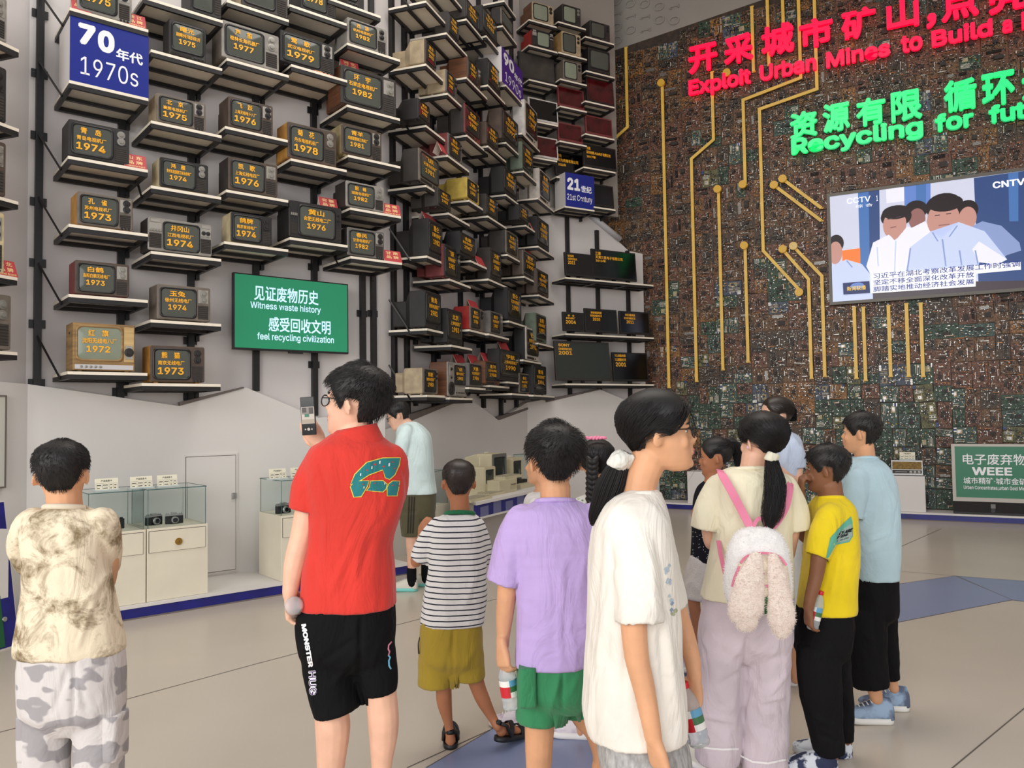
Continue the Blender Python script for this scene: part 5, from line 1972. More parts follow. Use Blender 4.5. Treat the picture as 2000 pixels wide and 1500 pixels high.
# ---- leaning information board and framed notice at the left edge
qb = at_z(38, 1260, 0)
pi_ = Plane(qb[0], qb[1], 18.7)
root = thing('information_board', 'leaning green information board with navy border at the left edge', 'board', pi_.at(0, 0), pi_.rot)
tp = pi_.off(.05)
L = Matrix.Rotation(R(-9), 4, 'X')
hb = 1.02
mb = MB()
mb.box(-1.6, 0, 0, .03, 0, hb, 0, L)
mb.build('backing', M_DADO, root)
mb = MB()
mb.box(-1.59, -.008, -.004, 0, .01, hb - .01, 0, L)
mb.build('border', M_NAVY, root)
mb = MB()
mb.box(-1.5, -.11, -.008, -.003, .02, hb - .1, 0, L)
mb.build('panel', mat('green_board_print', (22, 88, 52), .4), root)
for z in (.2, .8):
    mb = MB()
    mb.cyl(L @ Vector((-.10, -.004, z * hb)), L @ Vector((-.10, -.02, z * hb)), .016, 14)
    mb.build('fixing_screw', M_METAL, root)
mb = MB()
mb.box(-1.55, -.05, .05, .32, 0, hb * .8)
mb.build('support', M_DADO, root)
pn = PL_WALL.off(-.14)
t1, zt = pn.st(14, 772)
_, zb0 = pn.st(10, 953)
root = thing('framed_notice', 'pale framed notice on the wall at the left edge', 'notice', pn.at(t1 - .6, zb0), pn.rot)
mb = MB()
w, h = .6, zt - zb0
for a in ((0, w, 0, .03, 0, .012), (0, w, 0, .03, h - .012, h), (0, .012, 0, .03, .012, h - .012), (w - .012, w, 0, .03, .012, h - .012)):
    mb.box(*a)
mb.build('frame', M_DARKTRIM, root)
mb = MB()
mb.box(.012, w - .012, .006, .03, .012, h - .012)
mb.build('sheet', mat('pale_notice_sheet', (206, 206, 196), .3), root)

# ---- red printed leaflet bag on the floor
qf = at_z(1651, 1343, 0)
root = thing('printed_paper_bag', 'small red printed paper bag standing on the floor between the boys', 'bag', qf, R(8))
mb = MB()
mb.prism([(-.035, 0), (.035, 0), (.037, .085), (-.033, .085)], 0, .03)
mb.build('bag_body', mat('red_print_paper', (196, 92, 74), .5, rgb2=(214, 176, 160), scale=60, contrast=(.48, .52)), root)
mb = MB()
mb.box(-.03, .02, -.001, 0, .02, .04, 0)
mb.build('print', mat('blue_print', (90, 100, 190), .5), root)

# ================================================================ people: shared shaping tools
from mathutils.bvhtree import BVHTree
FWH = np.array([0.0, 1.0, 0.0])


def crom(rows, n):
    """Catmull-Rom through rows of numbers"""
    r = np.array(rows, float)
    if len(r) < 3:
        t = np.linspace(0, 1, n + 1)[:, None]
        return r[0] + (r[-1] - r[0]) * t
    q = np.vstack([2 * r[0] - r[1], r, 2 * r[-1] - r[-2]])
    out = []
    for i in range(1, len(q) - 2):
        for k in range(n):
            t = k / n
            a, b, c, d = q[i - 1], q[i], q[i + 1], q[i + 2]
            out.append(.5 * ((2 * b) + (c - a) * t + (2 * a - 5 * b + 4 * c - d) * t * t + (3 * b - a - 3 * c + d) * t ** 3))
    out.append(r[-1])
    return np.array(out)


def sup(c, e):
    return math.copysign(abs(c) ** e, c)


class Fig:
    def __init__(s, d):
        s.d = d

    def px(s, dz=0.0):
        return (s.d + dz) / F_PX

    def pt(s, x, y, dz=0.0):
        return W(x, y, s.d + dz)

    def chain(s, mb, pts, n=12, sub=5, ratio=1.0, mi=0, round_ends=True):
        """limb: rows (x, y, radius in px, depth offset)"""
        rows = [(p[0], p[1], p[2], p[3] if len(p) > 3 else 0.0) for p in pts]
        c = crom(rows, sub)
        P = [np.array(s.pt(q[0], q[1], q[3])) for q in c]
        rad = [max(q[2], .5) * s.px(q[3]) for q in c]
        if round_ends:
            for e, o in ((0, 1), (-1, -2))[:1 if round_ends == 'start' else 2]:
                t = P[e] - P[o]
                t = t / max(np.linalg.norm(t), 1e-6)
                new = [(P[e] + t * rad[e] * .55, rad[e] * .8), (P[e] + t * rad[e] * .9, rad[e] * .4)]
                if e == 0:
                    P = [new[1][0], new[0][0]] + P
                    rad = [new[1][1], new[0][1]] + rad
                else:
                    P += [new[0][0], new[1][0]]
                    rad += [new[0][1], new[1][1]]
        rings = []
        for i in range(len(P)):
            t = P[min(i + 1, len(P) - 1)] - P[max(i - 1, 0)]
            t = t / max(np.linalg.norm(t), 1e-6)
            a = np.cross(t, FW)
            if np.linalg.norm(a) < .2:
                a = RT.copy()
            a = a / np.linalg.norm(a)
            b = np.cross(a, t)
            rings.append([tuple(P[i] + (a * math.cos(2 * math.pi * k / n) + b * math.sin(2 * math.pi * k / n) * ratio) * rad[i]) for k in range(n)])
        mb.loft(rings, mi, None, True, True)

    def rows(s, mb, rows, inset=1.0, n=28, sub=5, e=2.5, dscale=1.0, mi=0):
        """trunk or garment: rows (y, left, right, half depth in m, depth offset)"""
        c = crom([(r[0], r[1], r[2], r[3], r[4] if len(r) > 4 else 0.0) for r in rows], sub)
        rings = []
        for q in c:
            m = (q[1] + q[2]) / 2
            ctr = np.array(s.pt(m, q[0], q[4]))
            hw = (q[2] - q[1]) / 2 * s.px(q[4]) * inset
            hd = q[3] * inset * dscale
            rings.append([tuple(ctr + RT * hw * sup(math.cos(2 * math.pi * k / n), 2 / e) + FWH * hd * sup(math.sin(2 * math.pi * k / n), 2 / e)) for k in range(n)])
        mb.loft(rings, mi, None, True, True)


def remesh(mb, voxel, smooth=2, openings=(), wrinkle=0.0, wscale=9.0, seed=0, thick=0.0, stretch=(1, 1, .45), zr=None, folds=()):
    """fuse overlapping closed shapes into one surface; open the given ends; press folds into it"""
    me = bpy.data.meshes.new('tmp')
    me.from_pydata(mb.v, [], mb.f)
    o = bpy.data.objects.new('tmp', me)
    COL.objects.link(o)
    m = o.modifiers.new('r', 'REMESH')
    m.mode = 'VOXEL'
    m.voxel_size = voxel
    m.adaptivity = 0
    if smooth:
        k = o.modifiers.new('s', 'SMOOTH')
        k.factor = .5
        k.iterations = smooth
    dg = bpy.context.evaluated_depsgraph_get()
    out = bpy.data.meshes.new_from_object(o.evaluated_get(dg))
    bpy.data.objects.remove(o)
    bpy.data.meshes.remove(me)
    bm = bmesh.new()
    bm.from_mesh(out)
    bpy.data.meshes.remove(out)
    if openings:
        bm.normal_update()
        kill = []
        for f in bm.faces:
            c = f.calc_center_median()
            for (p, dr, r) in openings:
                v = c - p
                if v.length < r and f.normal.dot(dr) > .55 and abs(v.dot(dr)) < r * .45:
                    kill.append(f)
                    break
        bmesh.ops.delete(bm, geom=kill, context='FACES')
    if openings:
        for v in bm.verts:
            if v.is_boundary:
                for (p, dr, r) in openings:
                    q = v.co - p
                    if q.length < r * 1.15 and abs(q.dot(dr)) < r * .6:
                        v.co -= dr * (q.dot(dr) + .004)
                        break
    if wrinkle:
        bm.normal_update()
        off = Vector((seed * 7.3, seed * 3.1, seed * 1.7))
        mv = {}
        for v in bm.verts:
            q = Vector((v.co.x * stretch[0], v.co.y * stretch[1], v.co.z * stretch[2])) * wscale + off
            a = mnoise.noise(q)
            b = 1 - 2 * abs(mnoise.noise(q * 1.7 + Vector((5, 2, 8))))
            g = 1 - 2.4 * abs(mnoise.noise(q * .8 + Vector((1, 9, 4))))
            dlt = a * .5 + b * .35 + g * .35
            mv[v] = v.normal * dlt * wrinkle
        for v, dd in mv.items():
            v.co += dd
    if folds:
        bm.normal_update()
        for v in bm.verts:
            px_, py_ = pix(v.co)
            s_ = 0.0
            for (x0, y0, x1, y1, w, amp) in folds:
                dx, dy = x1 - x0, y1 - y0
                L2 = dx * dx + dy * dy
                t = max(0, min(1, ((px_ - x0) * dx + (py_ - y0) * dy) / L2))
                dd = math.hypot(px_ - x0 - t * dx, py_ - y0 - t * dy)
                if dd < w * 2.5:
                    s_ += amp * math.exp(-(dd / w) ** 2) * math.sin(math.pi * min(1, .15 + t * .85)) ** .5
            if s_ and v.normal.dot(Vector(FW)) < .3:
                v.co += v.normal * s_
    if thick:
        bm.normal_update()
        vs_, fs_ = bm.verts[:], bm.faces[:]
        bed = [(e.verts[0], e.verts[1], e.link_faces[0]) for e in bm.edges if e.is_boundary]
        inn = {v: bm.verts.new(v.co - v.normal * thick) for v in vs_}
        for f in fs_:
            bm.faces.new([inn[v] for v in reversed(f.verts)])
        for a, b, f in bed:
            ls_ = list(f.verts)
            i = ls_.index(a)
            if ls_[(i + 1) % len(ls_)] is b:
                a, b = b, a
            bm.faces.new([a, b, inn[b], inn[a]])
    me = bpy.data.meshes.new('m')
    for f in bm.faces:
        f.smooth = True
    bm.to_mesh(me)
    bm.free()
    return me


# ---------------------------------------------------------------- heads
HR = [(-.50, .285, .10, .085), (-.47, .335, .02, .14), (-.42, .362, -.06, .19), (-.34, .365, -.13, .232), (-.25, .362, -.20, .262), (-.15, .358, -.29, .288), (-.05, .346, -.37, .306),
      (.05, .346, -.425, .322), (.15, .358, -.45, .332), (.25, .345, -.45, .328), (.33, .305, -.42, .306), (.40, .235, -.36, .262), (.455, .145, -.27, .19), (.485, .055, -.17, .11), (.5, -.03, -.1, .04)]
_hz = [r[0] for r in HR]


def head_pt(z, phi, off=0.0):
    z = max(-.5, min(.5, z))
    yf, yb, w = (np.interp(z, _hz, [r[i] for r in HR]) for i in (1, 2, 3))
    yc = (yf + yb) / 2 - .02
    c, s_ = math.cos(phi), math.sin(phi)
    y = yc + (yf - yc if c > 0 else yc - yb) * sup(c, .86)
    x = w * sup(s_, .86)
    v = Vector((x, y - yc * 0, z))
    if off:
        ctr = Vector((0, yc, z * .55 if z > 0 else z))
        n = (v - ctr)
        if n.length > 1e-6:
            v = v + n.normalized() * off
    return v


def head_matrix(fig, cx, cy, H, yaw, pitch=0.0, roll=0.0, dz=0.0):
    c = fig.pt(cx, cy, dz)
    ya = R(yaw) - math.atan((cx - 1000) / F_PX)
    return Matrix.Translation(Vector(c)) @ Matrix.Rotation(ya, 4, 'Z') @ Matrix.Rotation(R(pitch), 4, 'X') @ Matrix.Rotation(R(roll), 4, 'Y') @ Matrix.Scale(H, 4)


def ell(mb, c, r, M, rot=None, n=12):
    bm = bmesh.new()
    bmesh.ops.create_uvsphere(bm, u_segments=n, v_segments=max(6, n // 2), radius=1)
    T = Matrix.Translation(Vector(c)) @ (rot or Matrix.Identity(4)) @ Matrix.Diagonal((*r, 1))
    mb.bm(bm, 0, M @ T, True)


def add_head(mb, M, ears=True, face=True):
    n = 30
    mb.loft([[head_pt(r[0], 2 * math.pi * k / n) for k in range(n)][::-1] for r in HR], 0, M, True, True)
    if face:
        mb.tube([(0, .335, .05), (0, .372, -.03), (0, .425, -.105), (0, .375, -.155)], [.026, .034, .042, .046], 10, 0, M)
        for s_ in (-1, 1):
            ell(mb, (s_ * .045, .365, -.135), (.034, .04, .03), M)
            ell(mb, (s_ * .16, .262, -.13), (.10, .07, .11), M)
            ell(mb, (s_ * .13, .325, .065), (.10, .035, .022), M)
        ell(mb, (0, .372, -.237), (.085, .038, .026), M)
        ell(mb, (0, .366, -.285), (.072, .038, .030), M)
        ell(mb, (0, .34, -.415), (.085, .05, .06), M)
    if ears:
        for s_ in (-1, 1):
            ell(mb, (s_ * .352, -.07, -.055), (.026, .082, .132), M, Matrix.Rotation(R(-14), 4, 'X') @ Matrix.Rotation(R(s_ * 30), 4, 'Z'))


def eyes(root, M, brow=True, hair_m=None, lips=True):
    for s_ in (-1, 1):
        mb = MB()
        ell(mb, (s_ * .135, .278, .005), (.056, .046, .030), M, None, 14)
        e = mb.build('eye', M_EYEW, root)
        mb = MB()
        ell(mb, (s_ * .137, .310, .005), (.027, .017, .027), M, None, 12)
        mb.build('iris', M_IRIS, e)
        mb = MB()
        mb.tube([(s_ * .07, .338, .028), (s_ * .135, .345, .044), (s_ * .205, .30, .026)], [.007, .009, .006], 6, 0, M)
        mb.build('eyelash', M_HAIR, root)
        if brow:
            mb = MB()
            mb.tube([(s_ * .055, .36, .092), (s_ * .13, .362, .112), (s_ * .21, .315, .092)], [.012, .014, .006], 6, 0, M)
            mb.build('eyebrow', M_HAIR, root)
    if lips:
        mb = MB()
        ell(mb, (0, .381, -.24), (.076, .034, .020), M)
        ell(mb, (0, .375, -.283), (.064, .034, .023), M)
        mb.build('lips', M_LIP, root)


M_EYEW = mat('eye_white', (226, 218, 212), 0.2)
M_IRIS = mat('dark_iris', (26, 18, 16), 0.1)
M_LIP = mat('lips_skin', (186, 112, 104), 0.45)
M_HAIR = mat('black_hair', (21, 18, 18), 0.52, spec=0.45)
M_HAIRB = mat('brown_black_hair', (40, 31, 27), 0.42, spec=0.5)
SKIN = {}


def skin(name, rgb):
    if name not in SKIN:
        SKIN[name] = mat('skin_' + name, rgb, 0.5, sss=0.12, var=0.05, scale=14, bump=0.04, bscale=400, spec=0.35)
    return SKIN[name]


HL = dict(crew=[(0, .30), (35, .28), (55, .14), (75, .02), (84, -.02), (90, .10), (112, .08), (124, -.06), (150, -.24), (180, -.27)],
          boy=[(0, .24), (30, .22), (52, .10), (70, -.02), (80, -.10), (88, .08), (110, .06), (122, -.12), (150, -.28), (180, -.32)],
          tied=[(0, .33), (30, .28), (50, .14), (68, .0), (80, -.04), (88, .10), (106, .09), (116, -.02), (128, -.12), (150, -.20), (180, -.22)],
          man=[(0, .27), (35, .24), (55, .10), (72, -.04), (82, -.12), (90, .07), (112, .04), (124, -.16), (150, -.30), (180, -.33)])


def hair(root, M, style, th, nst=1800, length=.11, tie=None, whorl=(0, -.30, .40), seed=1, m=None, spread=.35, lift=.0, fringe=None, rad=.0055, name='hair'):
    """scalp cover and separate strands combed from the whorl or towards the tie"""
    rn = random.Random(seed)
    hl = HL[style]
    line = lambda p: np.interp(abs(math.degrees(math.atan2(math.sin(p), math.cos(p)))), [a for a, b in hl], [b for a, b in hl])
    mb = MB()
    nz, nph = 30, 48
    V = {}
    idx = {}
    for i in range(nz + 1):
        z = -.36 + .86 * (i / nz)
        for j in range(nph):
            p = 2 * math.pi * j / nph
            l_ = line(p)
            zz = max(z, l_)
            edge = min(1.0, max(.15, (zz - l_) / .12))
            V[i, j] = head_pt(zz, p, th * edge * .85 + .006)
    vs = []
    for i in range(nz + 1):
        for j in range(nph):
            idx[i, j] = len(vs)
            vs.append(V[i, j])
    fs = [(idx[i, j], idx[i + 1, j], idx[i + 1, (j + 1) % nph], idx[i, (j + 1) % nph]) for i in range(nz) for j in range(nph)]
    fs.append(tuple(idx[nz, j] for j in range(nph))[::-1])
    mb.add(vs, fs, 0, M, True)
    wv = Vector(whorl)
    k = 0
    while k < nst:
        p = rn.uniform(-math.pi, math.pi)
        z = math.sin(rn.uniform(-.5, 1.5)) * .5
        if z < line(p) - .0 or z > .499:
            continue
        k += 1
        root_p = head_pt(z, p, .0)
        ctr = Vector((0, -.04, z * .5))
        nrm = (root_p - ctr).normalized()
        pts = [root_p]
        cur = root_p.copy()
        L = length * rn.uniform(.7, 1.25)
        n = 5
        jit = Vector((rn.gauss(0, 1), rn.gauss(0, 1), rn.gauss(0, 1))) * spread * .3
        lim = th * rn.uniform(.75, 1.25)
        for q in range(n):
            nrm = (cur - Vector((0, -.04, cur.z * .5))).normalized()
            if tie is not None:
                t = Vector(tie) - cur
                if t.length < .03:
                    break
                st = min(t.length, .62 * rn.uniform(.8, 1.1)) / (n - q)
            else:
                t = cur - wv
                if t.length < .08:
                    t = t + jit * 3 + Vector((rn.gauss(0, .1), rn.gauss(0, .1), 0))
                st = L / n
            t = t - nrm * t.dot(nrm)
            t = t.normalized() + jit + nrm * (lift * (1 - q / n)) + Vector((0, 0, -.15 if tie is None else 0))
            cur = cur + t.normalized() * st
            # stay on the scalp
            ph = math.atan2(cur.x, cur.y + .04)
            base = head_pt(min(cur.z, .498), ph, 0)
            nn = (cur - Vector((0, -.04, cur.z * .5)))
            want = (base - Vector((0, -.04, cur.z * .5))).length + lim * min(1, .35 + (q + 1) / n) * (1 if not lift else 1 + lift * (q + 1) / n)
            if nn.length < want or tie is not None:
                cur = Vector((0, -.04, cur.z * .5)) + nn.normalized() * want
            if tie is None and q > 0 and cur.z < line(math.atan2(cur.x, cur.y + .04)) - .035:
                break
            if tie is not None:
                lz = line(math.atan2(cur.x, cur.y + .04)) + .01
                if cur.z < lz and abs(cur.x) > .06:
                    cur.z = min(lz, .49)
                    pb_ = head_pt(cur.z, math.atan2(cur.x, cur.y + .04), lim * .8)
                    cur.x, cur.y = pb_.x, pb_.y
            pts.append(cur.copy())
        if len(pts) > 2:
            mb.tube(pts, [rad * (1 - .75 * i / (len(pts) - 1)) for i in range(len(pts))], 3, 0, M, True, False)
    return mb.build(name, m or M_HAIR, root)


def tail(fig, root, pts, name='ponytail', nst=420, seed=2, m=None, flat=.8, wav=.0, rad=.0011):
    """bundle of strands along a guide (x, y, radius px, depth offset)"""
    rn = random.Random(seed)
    mb = MB()
    core = [(p[0], p[1], max(p[2] * .72, .6), p[3] if len(p) > 3 else 0) for p in pts]
    fig.chain(mb, core, 10, 5, flat)
    c = crom([(p[0], p[1], p[2], p[3] if len(p) > 3 else 0) for p in pts], 4)
    n = len(c)
    for k in range(nst):
        a, r = rn.uniform(0, 2 * math.pi), math.sqrt(rn.uniform(.2, 1.0))
        e = rn.randint(int(n * .72), n)
        P = []
        ph = rn.uniform(0, 6)
        for i in range(e):
            rr = c[i][2] * r * fig.px(c[i][3])
            base = fig.pt(c[i][0], c[i][1], c[i][3])
            w_ = wav * math.sin(i * .9 + ph)
            P.append(base + RT * (math.cos(a) * rr + w_) + FWH * math.sin(a) * rr * flat)
        mb.tube(P, [rad * (1 - .7 * i / max(1, e - 1)) for i in range(e)], 3, 0, None, True, False)
    return mb.build(name, m or M_HAIR, root)


def hand(mb, wrist, tip, normal, s=1.0, curl=.5, side=1, thumb=.6, spread=.0, curls=None):
    """palm, four jointed fingers and a thumb from the wrist towards tip; normal points out of the palm"""
    w = Vector(wrist)
    u = (Vector(tip) - w).normalized()
    nv = Vector(normal)
    nv = (nv - u * nv.dot(u)).normalized()
    l = u.cross(nv) * side
    B = Matrix(((u.x, l.x, nv.x, w.x), (u.y, l.y, nv.y, w.y), (u.z, l.z, nv.z, w.z), (0, 0, 0, 1)))
    rings = []
    for x, hw, ht in ((-.02, .024, .019), (.012, .027, .019), (.045, .038, .018), (.078, .042, .0155), (.094, .040, .012)):
        rings.append([(x * s, hw * s * sup(math.cos(2 * math.pi * k / 12), .8), ht * s * sup(math.sin(2 * math.pi * k / 12), .8)) for k in range(12)])
    mb.loft(rings, 0, B, True, True)
    ls = (.070, .079, .074, .058)
    for i in range(4):
        y = (.031 - .0208 * i) * s
        a = (curls[i] if curls else curl)
        p = Vector((.085 * s, y, 0))
        pts = [Vector((.07 * s, y * .95, 0)), p]
        ang = 0
        for j, fr in enumerate((.46, .30, .24)):
            ang += a * (1.0, 1.15, .8)[j]
            p = p + Vector((math.cos(ang), spread * (1.5 - i) * .25, math.sin(ang))).normalized() * ls[i] * fr * s
            pts.append(p)
        r0 = (.0092, .0095, .009, .008)[i] * s
        pts.append(pts[-1] + (pts[-1] - pts[-2]).normalized() * .004 * s)
        mb.tube(pts, [r0 * 1.05, r0 * 1.05, r0, r0 * .92, r0 * .82, r0 * .4], 8, 0, B)
    t0 = Vector((.018 * s, .024 * s, .004 * s))
    d1 = Vector((.62, .72 * (.4 + thumb), .35 + .3 * curl)).normalized()
    t1 = t0 + d1 * .036 * s
    d2 = Vector((.85, .35 * thumb, .25 + .5 * curl)).normalized()
    t2 = t1 + d2 * .03 * s
    t3 = t2 + Vector((.9, .1 * thumb - .2 * curl, .2 + .5 * curl)).normalized() * .025 * s
    mb.tube([t0, t1, t2, t3], [.0155 * s, .0125 * s, .0105 * s, .006 * s], 8, 0, B)


def foot(mb, heel, ang, L=.24, lift=0.0):
    """bare foot on the floor; heel is the ground point under the heel"""
    B = Matrix.Translation(Vector(heel)) @ Matrix.Rotation(ang, 4, 'Z') @ Matrix.Rotation(-lift, 4, 'X')
    k = L / .24
    for x, y, z, rx, ry, rz in ((0, .02, .035, .03, .035, .034), (0, .08, .035, .034, .06, .034), (0, .15, .024, .042, .05, .022), (0, .2, .016, .042, .035, .015)):
        ell(mb, (x * k, y * k, z * k), (rx * k, ry * k, rz * k), B)


def shoe(root, heel, ang, L, mats, pitch=0.0, name='shoe', h=.085, laces=True, sandal=False):
    """sole, upper and laces; runs from the heel along ang (0 = away from the viewer)"""
    B = Matrix.Translation(Vector(heel)) @ Matrix.Rotation(ang, 4, 'Z') @ Matrix.Rotation(pitch, 4, 'X')
    mu, ms, ml = mats
    w = L * .19
    outl = []
    for k in range(28):
        a = 2 * math.pi * k / 28
        y = L * .5 - L * .5 * math.cos(a)
        f = y / L
        ww = w * np.interp(f, [0, .12, .35, .7, .9, 1], [.45, .78, .78, 1.0, .8, .3])
        outl.append((ww * (1 if math.sin(a) >= 0 else -1) * min(1, abs(math.sin(a)) * 2.2), y))
    so = MB()
    rise = lambda y: .012 * (y / L) ** 4 * L * 4
    st = .032 if not sandal else .024
    so.loft([[(x * .94, y, .001 + rise(y)) for x, y in outl], [(x * 1.03, y, .010 + rise(y)) for x, y in outl], [(x, y, st + rise(y) * .8) for x, y in outl]], 0, B, True, True)
    so_o = so.build(name + '_sole' if name != 'shoe' else 'shoe_sole', ms, root)
    if sandal:
        mb = MB()
        for y0, hh, ww in ((.30, .075, .017), (.72, .055, .02)):
            wd = w * np.interp(y0, [0, .35, .7, 1], [.7, .8, 1, .5])
            pts = [(wd * 1.0 * math.cos(t), y0 * L + (0.02 if y0 < .5 else 0) * math.sin(t), st * .6 + hh * math.sin(t)) for t in np.linspace(0, math.pi, 11)]
            rings = [[(p[0], p[1] - ww, p[2]), (p[0], p[1] + ww, p[2]), (p[0] * .96, p[1] + ww, p[2] - .004), (p[0] * .96, p[1] - ww, p[2] - .004)] for p in pts]
            mb.loft(rings, 0, B)
        for s_ in (-1, 1):
            mb.tube([(s_ * w * .8, L * .3, st), (s_ * w * .7, L * .12, .075), (s_ * w * .3, L * .0, .085)], .009, 6, 0, B)
        mb.tube([(-w * .3, 0, .085), (0, -.006, .087), (w * .3, 0, .085)], .013, 6, 0, B)
        mb.build('sandal_straps', mu, root)
        return
    up = MB()
    rings = []
    for f, ht, wf in ((0.01, h * .75, .4), (.06, h * 1.1, .7), (.2, h * 1.12, .78), (.36, h * 1.0, .78), (.5, h * .82, .86), (.68, h * .6, .96), (.84, h * .46, .86), (.95, h * .34, .55), (1.0, h * .22, .22)):
        y = f * L
        r_ = rise(y)
        ww = w * wf
        rings.append([(ww * sup(math.cos(a), .8), y, max(st * .6, st * .7 + (ht - st * .3) * max(0, sup(math.sin(a), .75))) + r_) for a in np.linspace(-.2, math.pi + .2, 15)])
    up.loft(rings, 0, B, True, True)
    up.build(name + '_upper' if name != 'shoe' else 'shoe_upper', mu, root)
    if laces:
        mb = MB()
        for k in range(4):
            f = .40 + .07 * k
            ww = w * .42
            ht = np.interp(f, [.36, .5, .68], [h * 1.0, h * .82, h * .6]) + st * .45
            mb.tube([(-ww, f * L, ht - .008), (0, f * L + .004, ht + .003), (ww, f * L + .008, ht - .008)], .0035, 5, 0, B)
        mb.build('laces', ml, root)


def bottle(label, a, b, r, body_label=True, cap_col=None, axis_pts=None, clear=False):
    """clear plastic water bottle from its cap a to its bottom b"""
    a, b = Vector(a), Vector(b)
    L = (b - a).length
    q = (a - b).normalized().to_track_quat('Z', 'Y').to_matrix().to_4x4()
    root = bpy.data.objects.new('water_bottle', None)
    COL.objects.link(root)
    root.matrix_world = Matrix.Translation(b) @ q
    tag(root, label, 'bottle')
    mb = MB()
    pr = [(.3, 0), (.8, .0), (.96, .03), (1, .08), (.93, .13), (1, .18), (1, .22), (.95, .25), (.95, .58), (1, .61), (.97, .66), (.8, .76), (.5, .87), (.42, .9), (.42, .94)]
    mb.lathe([(x * r, z * L) for x, z in pr], 20)
    mb.build('bottle_body', M_PET, root)
    mb = MB()
    mb.lathe([(.9 * r, .04 * L), (.93 * r, .1 * L), (.9 * r, .5 * L if not clear else .3 * L), (.0001, .5 * L if not clear else .3 * L)], 16)
    mb = MB()
    mb.lathe([(.47 * r, .90 * L), (.5 * r, .91 * L), (.5 * r, .985 * L), (.44 * r, L)], 16)
    mb.build('cap', M_CAPRED, root)
    if body_label:
        mb = MB()
        n = 24
        vl = (root.matrix_world.inverted() @ Vector(CAM)) if True else None
        va = math.atan2(vl.y, vl.x) / (2 * math.pi)
        for k in range(n):
            t0, t1 = 2 * math.pi * k / n, 2 * math.pi * (k + 1) / n
            f = ((k + .5) / n - va + .55) % 1
            m_ = 0 if f < .3 else (1 if f < .55 else (2 if f < .8 else 0))
            rr = r * 1.005
            for z0, z1, mm in ((.26, .36, 1 if m_ == 1 else (0 if m_ != 2 else 0)), (.36, .47, 1 if m_ == 1 else (3 if m_ == 2 else 0)), (.47, .585, 0 if m_ != 2 else 2)):
                mb.add([(rr * math.cos(t0), rr * math.sin(t0), z0 * L), (rr * math.cos(t1), rr * math.sin(t1), z0 * L), (rr * math.cos(t1), rr * math.sin(t1), z1 * L), (rr * math.cos(t0), rr * math.sin(t0), z1 * L)],
                       [(0, 1, 2, 3)], mm, None, True)
        mb.build('paper_label', [mat('label_white', (232, 230, 226), .4), mat('label_red', (196, 30, 44), .4), mat('label_sky', (96, 160, 196), .4), mat('label_leaf', (60, 110, 70), .4)], root)
    return root


M_PET = mat('clear_plastic', (240, 244, 246), 0.06, trans=0.68, ior=1.2, spec=0.7)
M_CAPRED = mat('red_cap', (206, 24, 44), 0.4)


def cloth(name, rgb, var=.05, bump=.12, bscale=260, **k):
    nm = 'cloth_' + name
    if nm in MATS:
        return MATS[nm]
    return soft_folds(mat(nm, rgb, 0.82, var=var, scale=5, bump=bump, bscale=bscale, spec=.25 if sum(rgb) > 110 else .12, sheen=.15 if sum(rgb) > 110 else 0.0, **k))


def soft_folds(m, strength=.55, scale=6.5):
    """broad soft creases under the fine weave"""
    nt = m.node_tree
    fine = next(n for n in nt.nodes if n.type == 'BUMP')
    tc = next(n for n in nt.nodes if n.type == 'TEX_COORD')
    mp = nt.nodes.new('ShaderNodeMapping')
    mp.inputs['Rotation'].default_value = (.3, .5, .2)
    mp.inputs['Scale'].default_value = (1.3, 1.3, .55)
    nt.links.new(tc.outputs['Object'], mp.inputs['Vector'])
    nz = nt.nodes.new('ShaderNodeTexNoise')
    nz.inputs['Scale'].default_value = scale
    nz.inputs['Detail'].default_value = 3.5
    nz.inputs['Roughness'].default_value = .55
    nz.inputs['Distortion'].default_value = 1.1
    nt.links.new(mp.outputs['Vector'], nz.inputs['Vector'])
    b = nt.nodes.new('ShaderNodeBump')
    b.inputs['Strength'].default_value = strength
    b.inputs['Distance'].default_value = .035
    nt.links.new(nz.outputs['Fac'], b.inputs['Height'])
    nt.links.new(b.outputs['Normal'], fine.inputs['Normal'])
    return m


def bvh_of(me):
    return BVHTree.FromPolygons([v.co.copy() for v in me.vertices], [tuple(p.vertices) for p in me.polygons])


def decal(root_parent, name, me, polys, mats, off=.0025, maxlen=9):
    """print lying on a garment: outlines in photograph points laid onto the cloth surface"""
    tree = bvh_of(me)
    mb = MB()
    for pts, mi in polys:
        bm = bmesh.new()
        vs = [bm.verts.new((x, y, 0)) for x, y in pts]
        f = bm.faces.new(vs)
        bmesh.ops.triangulate(bm, faces=[f])
        for _ in range(4):
            long = [e for e in bm.edges if e.calc_length() > maxlen]
            if not long:
                break
            bmesh.ops.subdivide_edges(bm, edges=long, cuts=1)
            bmesh.ops.triangulate(bm, faces=bm.faces[:])
        _lay(mb, bm, tree, off + .0006 * mi, mi)
    return mb.build(name, mats, root_parent)


def _lay(mb, bm, tree, off, mi):
    bm.verts.index_update()
    out, ok = [], {}
    for v in bm.verts:
        dr = Vector(ray(v.co.x, v.co.y)).normalized()
        hit = tree.ray_cast(Vector(CAM), dr)
        if hit[0] is not None:
            ok[v.index] = len(out)
            out.append(hit[0] - dr * off + hit[1] * 0)
    fs = []
    for f in bm.faces:
        if all(v.index in ok for v in f.verts):
            q = [ok[v.index] for v in f.verts]
            if max((out[q[i]] - out[q[i - 1]]).length for i in range(len(q))) < .06:
                fs.append(tuple(q))
    bm.free()
    mb.add(out, fs, mi)


